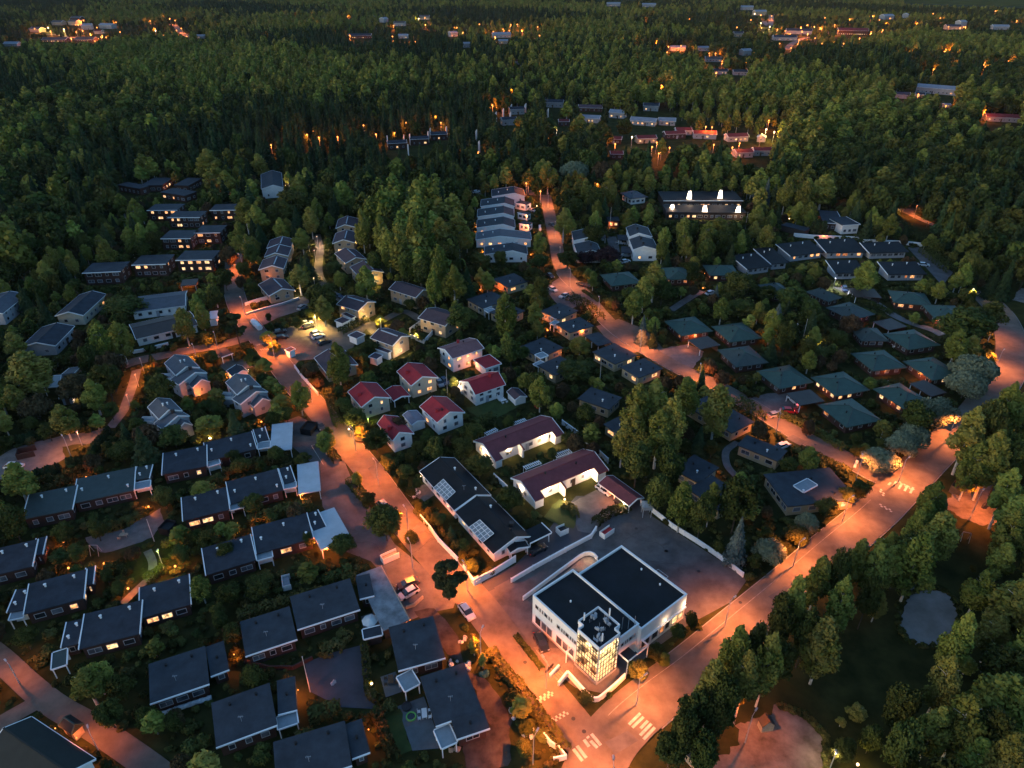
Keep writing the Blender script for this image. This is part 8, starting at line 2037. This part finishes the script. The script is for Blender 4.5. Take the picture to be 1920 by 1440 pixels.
ORD = ['', 'second nearest ', 'third nearest ', 'fourth nearest ', 'fifth nearest ', 'sixth nearest ', 'seventh nearest ', 'eighth nearest ']
for (kd, n, side), lst in groups_.items():
    lst.sort(key=lambda q: q[0])
    hmax = max(q[1][3] for q in lst)
    for i, (d_, t) in enumerate(lst):
        size = 'tall' if t[3] > 11 else 'medium-high' if t[3] > 6.5 else 'small'
        od = ('nearest ' if len(lst) > 1 else '') if i == 0 else ORD[min(i, 7)]
        t[5]['label'] = f"{od}{size} {DESC[kd].replace('small ', '')} {side} the {n}"
        t[5]['group'] = {'birch': 'birches of the neighbourhood', 'broad': 'broadleaf trees of the neighbourhood'}.get(kd, 'trees of the neighbourhood')
# ---------------------------------------------------------------- vegetation everywhere else
def clear_of(x, y, r):                 # True where (x, y) keeps r metres off every footprint
    ok = np.ones(len(x), bool)
    for q in foot:
        c = q.mean(0); rr = np.linalg.norm(q - c, axis=1).max() + r.max() + 1
        idx = np.nonzero((np.abs(x - c[0]) < rr) & (np.abs(y - c[1]) < rr) & ok)[0]
        if not len(idx):
            continue
        n = len(q); area = 0
        for i in range(n):
            area += q[i][0] * q[(i + 1) % n][1] - q[(i + 1) % n][0] * q[i][1]
        s = 1 if area > 0 else -1
        ins = np.ones(len(idx), bool)
        for i in range(n):
            a, b = q[i], q[(i + 1) % n]; e = b - a; L = np.linalg.norm(e) + 1e-9
            dist = s * (e[0] * (y[idx] - a[1]) - e[1] * (x[idx] - a[0])) / L
            ins &= dist > -r[idx]
        ok[idx[ins]] = False
    return ok
def Pnp(x, y, z):
    dz = z - CAM_H
    dep = y * CT - dz * ST; up = y * ST + dz * CT
    return 960 + FPX * x / dep, 720 - FPX * up / dep, FPX / dep
def seen_ok(x, y, h, r, tol=0.12):
    """crown does not cover anything that has to stay visible"""
    bad = np.zeros(len(x)); tot = 0
    for fz in (.25, .45, .62, .8, .95):
        wdt = r * (.95 if fz < .8 else .5)
        for fx in (-1, -.5, 0, .5, 1):
            u, v, s = Pnp(x, y, h * fz)
            u = u + fx * wdt * s
            iu = np.clip((u / 2).astype(int), 0, MW - 1); iv = np.clip((v / 2).astype(int), 0, MH - 1)
            bad += keep[iv, iu] > y; tot += 1
    return bad / tot <= tol
def in_poly(px, py, poly):
    ins = np.zeros(px.shape, bool); n = len(poly)
    for i in range(n):
        ax, ay = poly[i]; bx, by = poly[(i + 1) % n]
        if ay == by:
            continue
        ins ^= ((ay > py) != (by > py)) & (px < (bx - ax) * (py - ay) / (by - ay) + ax)
    return ins
taken = [np.array([(t[1], t[2]) for t in tree_log]), np.array([t[4] for t in tree_log])]
def grid_pts(y0, y1, sp, xr=.80, jit=.48):
    ny = int((y1 - y0) / sp); out = []
    for j in range(ny):
        yy = y0 + (j + .5) * sp
        w = yy * xr + 30
        n = int(2 * w / sp)
        xs = -w + (np.arange(n) + .5 * (j % 2) + .25) * sp
        out.append(np.stack([xs + rng.uniform(-jit, jit, n) * sp, yy + rng.uniform(-jit, jit, n) * sp], 1))
    return np.concatenate(out)
def far_from_taken(pts, r, f=.75):
    tp, tr = taken
    if not len(tp):
        return np.ones(len(pts), bool)
    ok = np.ones(len(pts), bool)
    for i in range(len(pts)):
        d2 = (tp[:, 0] - pts[i, 0]) ** 2 + (tp[:, 1] - pts[i, 1]) ** 2
        ok[i] = not np.any(d2 < ((tr + r[i]) * f) ** 2)
    return ok
def add_taken(pts, r):
    taken[0] = np.concatenate([taken[0], pts]); taken[1] = np.concatenate([taken[1], r])
def scatter(y0, y1, sp, hfun, rfun, kinds, where, tol=.12, f=.75, gap=.8, use_taken=True):
    p = grid_pts(y0, y1, sp)
    u, v, s = Pnp(p[:, 0], p[:, 1], 0)
    k = where(u, v) & (u > -120) & (u < 2040) & (v < 1640)
    p = p[k]
    h = hfun(len(p)); r = rfun(h)
    k = seen_ok(p[:, 0], p[:, 1], h, r, tol); p, h, r = p[k], h[k], r[k]
    k = clear_of(p[:, 0], p[:, 1], r * .35 + gap); p, h, r = p[k], h[k], r[k]
    if use_taken:
        k = far_from_taken(p, r, f); p, h, r = p[k], h[k], r[k]
        add_taken(p, r)
    kk = np.array([kinds[i] for i in rng.integers(0, len(kinds), len(p))])
    return p, h, r, kk
# ================================================================ GARDENS, PARK AND FOREST
taken[0] = np.array([(t[1], t[2]) for t in tree_log] + [(a, b_) for a, b_, c_ in tree_rows]); taken[1] = np.array([t[4] for t in tree_log] + [c_ for a, b_, c_ in tree_rows])
GARD = [(-400, 600), (0, 560), (150, 490), (255, 390), (262, 325), (440, 325), (560, 340), (640, 400), (690, 500), (820, 570), (870, 480), (870, 345), (1010, 335), (1240, 345), (1460, 350), (1560, 390), (1740, 455), (1860, 560), (1885, 640), (1850, 740), (1690, 905), (1480, 1090), (1290, 1260), (1130, 1390), (1080, 1800), (-500, 1800)]
PARK = [(1690, 915), (1800, 820), (1900, 690), (2200, 640), (2300, 1800), (1080, 1800), (1140, 1410), (1300, 1270), (1480, 1110)]
SETT = [[(0, 52), (60, 25), (240, 28), (345, 18), (360, 72), (200, 92), (0, 98)], [(650, 40), (800, 22), (900, 35), (1065, 60), (1000, 90), (860, 85), (650, 75)], [(1370, 20), (1450, 10), (1600, 30), (1700, 70), (1640, 95), (1470, 98), (1360, 70)], [(1180, 200), (1480, 220), (1470, 290), (1180, 275)], [(1480, 0), (1910, 10), (1920, 60), (1750, 70), (1600, 40)]]
BIRCHW = [(650, 440), (690, 400), (870, 400), (885, 470), (870, 560), (800, 580), (700, 520)]
inG = lambda u, v: in_poly(u, v, GARD)
inP = lambda u, v: in_poly(u, v, PARK)
nearsum = []
def emit_full(p, h, r, kk, group, lab):
    for i in range(len(p)):
        k = kk[i]; d = p[i, 1]
        o = tree(k, (p[i, 0], p[i, 1]), h[i], r[i], group=group, full=d < 330 and k != 'none')
        o['label'] = lab(k)
GL_ = {'broad': 'leafy garden tree standing among the houses and hedges', 'birch': 'loose yellow-green garden birch among the houses', 'spruce': 'small dark pointed spruce in the gardens', 'pine': 'dark ragged pine among the houses',
       'rust': 'small brownish-leaved garden tree among the houses', 'bush': 'rounded green shrub in the gardens between houses', 'willow': 'silvery bush in the gardens'}
def instancer(name, p, h, r, kk, label):
    kinds = [k for k in protoF if k in set(kk)]
    col = bpy.data.collections.new('foliage_sources_' + name)
    protos = []
    for k in kinds:
        for (fm, ph, prd) in protoF[k]:
            protos.append((k, fm, ph, prd))
    for i, (k, fm, ph, prd) in enumerate(protos):
        o = bpy.data.objects.new('%03d_source' % i, fm); col.objects.link(o)
    idx = np.zeros(len(p), int); sc = np.zeros((len(p), 3))
    for k in kinds:
        ids = [i for i, q in enumerate(protos) if q[0] == k]
        m = np.nonzero(kk == k)[0]; pick = rng.choice(ids, len(m)); idx[m] = pick
        sc[m, 0] = r[m] / np.array([protos[i][3] for i in pick]); sc[m, 1] = sc[m, 0]; sc[m, 2] = h[m] / np.array([protos[i][2] for i in pick])
    me = bpy.data.meshes.new(name); me.vertices.add(len(p))
    co = np.zeros((len(p), 3), np.float32); co[:, :2] = p; me.vertices.foreach_set('co', co.ravel())
    a = me.attributes.new('pick', 'INT', 'POINT'); a.data.foreach_set('value', idx.astype(np.int32))
    a = me.attributes.new('size', 'FLOAT_VECTOR', 'POINT'); a.data.foreach_set('vector', sc.astype(np.float32).ravel())
    a = me.attributes.new('turn', 'FLOAT_VECTOR', 'POINT'); t = np.zeros((len(p), 3), np.float32); t[:, 2] = rng.uniform(0, 6.28, len(p)); a.data.foreach_set('vector', t.ravel())
    ob = bpy.data.objects.new(name, me); COL.objects.link(ob)
    ng = bpy.data.node_groups.new(name, 'GeometryNodeTree')
    ng.interface.new_socket('Geometry', in_out='INPUT', socket_type='NodeSocketGeometry'); ng.interface.new_socket('Geometry', in_out='OUTPUT', socket_type='NodeSocketGeometry')
    n, l = ng.nodes, ng.links
    gi, go = n.new('NodeGroupInput'), n.new('NodeGroupOutput')
    ci = n.new('GeometryNodeCollectionInfo'); ci.inputs['Collection'].default_value = col
    ci.inputs['Separate Children'].default_value = True; ci.inputs['Reset Children'].default_value = True
    ip = n.new('GeometryNodeInstanceOnPoints'); ip.inputs['Pick Instance'].default_value = True
    def attr(nm, ty):
        q = n.new('GeometryNodeInputNamedAttribute'); q.data_type = ty; q.inputs['Name'].default_value = nm
        return q.outputs['Attribute']
    l.new(gi.outputs[0], ip.inputs['Points']); l.new(ci.outputs[0], ip.inputs['Instance'])
    l.new(attr('pick', 'INT'), ip.inputs['Instance Index']); l.new(attr('size', 'FLOAT_VECTOR'), ip.inputs['Scale']); l.new(attr('turn', 'FLOAT_VECTOR'), ip.inputs['Rotation'])
    l.new(ip.outputs[0], go.inputs[0])
    md = ob.modifiers.new('instances', 'NODES'); md.node_group = ng
    tag(ob, label, 'vegetation', kind='stuff')
    return ob
# garden trees: large ones first, then small ones, then shrubs
cnt = {}
def cap(p, h, r, kk, lim):              # keep at most lim of a kind as individuals, the largest-looking first
    order = np.argsort(p[:, 1]); sel = np.zeros(len(p), bool)
    for i in order:
        c = cnt.get(kk[i], 0)
        if c < lim:
            sel[i] = True; cnt[kk[i]] = c + 1
    return sel
for kd in ('birch', 'broad', 'spruce', 'pine', 'rust'):
    cnt[kd] = sum(1 for t in tree_log if t[0] == kd)
rest = []                               # everything past the individual limit
p, h, r, kk = scatter(60, 520, 7.2, lambda n: rng.uniform(7, 13.5, n), lambda h: h * rng.uniform(.26, .34, len(h)), ['broad', 'birch', 'birch', 'spruce', 'birch'], inG, tol=.15)
emit_full(p, h, r, kk, 'garden trees', lambda k: GL_[k])
for k in kk: cnt[k] = cnt.get(k, 0) + 1
p, h, r, kk = scatter(60, 520, 4.1, lambda n: rng.uniform(3.4, 6.6, n), lambda h: h * rng.uniform(.34, .46, len(h)), ['broad', 'broad', 'birch', 'rust', 'broad'], inG, tol=.16)
s = cap(p, h, r, kk, 290)
emit_full(p[s], h[s], r[s], kk[s], 'small garden trees', lambda k: 'low ' + GL_[k])
rest.append((p[~s], h[~s], r[~s], kk[~s]))
p, h, r, kk = scatter(60, 420, 2.5, lambda n: rng.uniform(.9, 2.2, n), lambda h: h * rng.uniform(.6, .95, len(h)), ['bush'], inG, tol=.10, f=.6, gap=.3)
order = np.argsort(p[:, 1] - 12 * h); s = np.zeros(len(p), bool); s[order[:295]] = True
emit_full(p[s], h[s], r[s], kk[s], 'garden shrubs', lambda k: GL_[k])
bush_rest = (p[~s], h[~s], r[~s], kk[~s])
# the dark park in the lower right: trees at the sides, a few low ones in the middle
RIGHT = [(1790, 1000), (1830, 900), (1880, 740), (2300, 700), (2300, 1800), (1560, 1800), (1600, 1400), (1760, 1300)]
p, h, r, kk = scatter(50, 260, 5.4, lambda n: rng.uniform(11, 18, n), lambda h: h * rng.uniform(.25, .32, len(h)), ['birch', 'broad', 'birch'], lambda u, v: in_poly(u, v, RIGHT), tol=.05)
emit_full(p, h, r, kk, 'park trees', lambda k: 'tree in the dark park at the lower right picture side')
p, h, r, kk = scatter(50, 260, 7, lambda n: rng.uniform(2, 4.5, n), lambda h: h * rng.uniform(.4, .5, len(h)), ['broad', 'birch'], inP, tol=.03)
s = rng.uniform(0, 1, len(p)) < .3
emit_full(p[s], h[s], r[s], kk[s], 'park shrubs and low trees', lambda k: 'low leafy tree in the dark park')
STRIP = [(1225, 1370), (1330, 1300), (1500, 1140), (1600, 1060), (1680, 1010), (1725, 985), (1760, 1060), (1650, 1170), (1560, 1280), (1480, 1330), (1400, 1350), (1340, 1430), (1230, 1430)]
p, h, r, kk = scatter(50, 260, 3.9, lambda n: rng.uniform(11, 18, n), lambda h: h * rng.uniform(.20, .27, len(h)), ['birch', 'broad', 'birch'], lambda u, v: in_poly(u, v, STRIP), tol=.10, f=.55)
emit_full(p, h, r, kk, 'trees in the dense belt along the wide road', lambda k: 'tree in the dense leafy belt along the wide road')
# forest
def forest_where(u, v):
    k = ~in_poly(u, v, GARD) & ~in_poly(u, v, PARK)
    for q in SETT:
        k &= ~in_poly(u, v, q)
    return k
def forest(y0, y1, sp, hs, where, tol=.09):
    p = grid_pts(y0, y1, sp, .80, .6)
    u, v, s_ = Pnp(p[:, 0], p[:, 1], 0)
    p = p[where(u, v) & (u > -150) & (u < 2070)]
    n = len(p)
    # stands: birch, spruce and broadleaf patches, ragged in height
    f1 = np.sin(p[:, 0] * .013 + 1.3 * np.sin(p[:, 1] * .007)) + np.sin(p[:, 1] * .011 + p[:, 0] * .004) + rng.normal(0, .75, n)
    right = (p[:, 0] > 120 + .1 * p[:, 1])
    kk = np.where(f1 > .35, 'birch', np.where(f1 < -.8, 'spruce', 'broad'))
    kk = np.where(right & (kk == 'spruce') & (rng.uniform(0, 1, n) < .6), 'broad', kk)
    h = np.clip(rng.normal(hs, hs * .17, n), 6, 24) * np.where(kk == 'broad', .86, 1.0) * (1 + .10 * np.sin(p[:, 0] * .02) * np.sin(p[:, 1] * .016))
    r = h * np.where(kk == 'spruce', rng.uniform(.16, .22, n), np.where(kk == 'birch', rng.uniform(.25, .34, n), rng.uniform(.28, .42, n)))
    r = r * (.85 if y0 > 600 else 1)
    k = seen_ok(p[:, 0], p[:, 1], h, r, tol); p, h, r, kk = p[k], h[k], r[k], kk[k]
    k = clear_of(p[:, 0], p[:, 1], r * .5 + 1); p, h, r, kk = p[k], h[k], r[k], kk[k]
    k = far_from_taken(p, r, .45) if y0 < 500 else np.ones(len(p), bool)
    return p[k], h[k], r[k], kk[k]
F_ = [forest(150, 620, 6.8, 15, forest_where), forest(620, 1250, 7.3, 14.5, forest_where), forest(1250, 3100, 10, 14.5, forest_where),
      forest(420, 3000, 12, 10, lambda u, v: np.any([in_poly(u, v, q) for q in SETT], axis=0), .06)]
p = np.concatenate([a[0] for a in F_]); h = np.concatenate([a[1] for a in F_]); r = np.concatenate([a[2] for a in F_]); kk = np.concatenate([a[3] for a in F_])
s = cap(p, h, r, kk, 295)
WL = {'birch': 'birch in the dense wood behind the houses', 'broad': 'broadleaf tree in the dense wood behind the houses', 'spruce': 'spruce in the dense wood behind the houses'}
for i in np.nonzero(s)[0]:
    o = tree(kk[i], p[i], h[i], r[i], full=p[i, 1] < 300)
    o['label'] = WL[kk[i]]; o['group'] = 'trees of the near wood'
rest.append((p[~s], h[~s], r[~s], kk[~s]))
# tufts along the soft edges of the sand pitch and the gravel yard
eq = [(1325 + 178 * math.cos(a) + rq.uniform(-14, 14), 590 + 168 * math.sin(a) + rq.uniform(-14, 14)) for a in [rq.uniform(0, 6.28) for _ in range(260)]]
for x0, y0, dx, dy, n in ((480, 1090, 140, 50, 60), (620, 1140, 125, 125, 90), (745, 1260, 0, 200, 80)):
    for _ in range(n):
        t = rq.random(); eq.append((x0 + t * dx + rq.uniform(-12, 12), y0 + t * dy + rq.uniform(-12, 12)))
et = np.array([tuple(G(Z4(*q)))[:2] for q in eq])
eh = rng.uniform(.15, .6, len(et)); instancer('edge_grass', et, eh, eh * 1.1, np.array(['bush'] * len(et)), 'long grass tufts along the edges of the sandy clearings')
p = np.concatenate([a[0] for a in rest]); h = np.concatenate([a[1] for a in rest]); r = np.concatenate([a[2] for a in rest]); kk = np.concatenate([a[3] for a in rest])
kk = np.where(kk == 'rust', 'broad', kk)
instancer('distant_forest', p, h, r, kk, 'continuous mixed forest stretching to the far background')
instancer('undergrowth', *bush_rest, 'low shrubs and ground cover filling the gardens between houses')
# rough undergrowth under the near woods and on the verges
p, h, r, kk = scatter(60, 330, 2.2, lambda n: rng.uniform(.3, .8, n), lambda h: h * rng.uniform(.9, 1.5, len(h)), ['bush'], inG, tol=.04, f=.35, gap=.1)
instancer('ground_cover', p, h, r, kk, 'rough low ground cover of weeds and plants on lawns and verges')
print('COUNTS', {k: v for k, v in cnt.items()}, 'forest', len(rest[-1][0]), 'bushes', len(bush_rest[0]), 'lights', n_lights[0])
# ================================================================ THE EVENING AIR
b = MB(); b.hexa([(-3300, -120, -1), (3300, -120, -1), (3300, 3600, -1), (-3300, 3600, -1)], [(-3300, -120, 109), (3300, -120, 109), (3300, 3600, 109), (-3300, 3600, 109)])
hm = bpy.data.materials.new('haze'); hm.use_nodes = True
n_, l_ = hm.node_tree.nodes, hm.node_tree.links; n_.remove(n_['Principled BSDF'])
pv = n_.new('ShaderNodeVolumePrincipled'); pv.inputs['Color'].default_value = (.80, .88, 1, 1); pv.inputs['Density'].default_value = .000016
l_.new(pv.outputs[0], n_['Material Output'].inputs['Volume'])
tag(b.build('haze', hm), 'thin evening haze over the whole suburb', 'haze', kind='stuff')
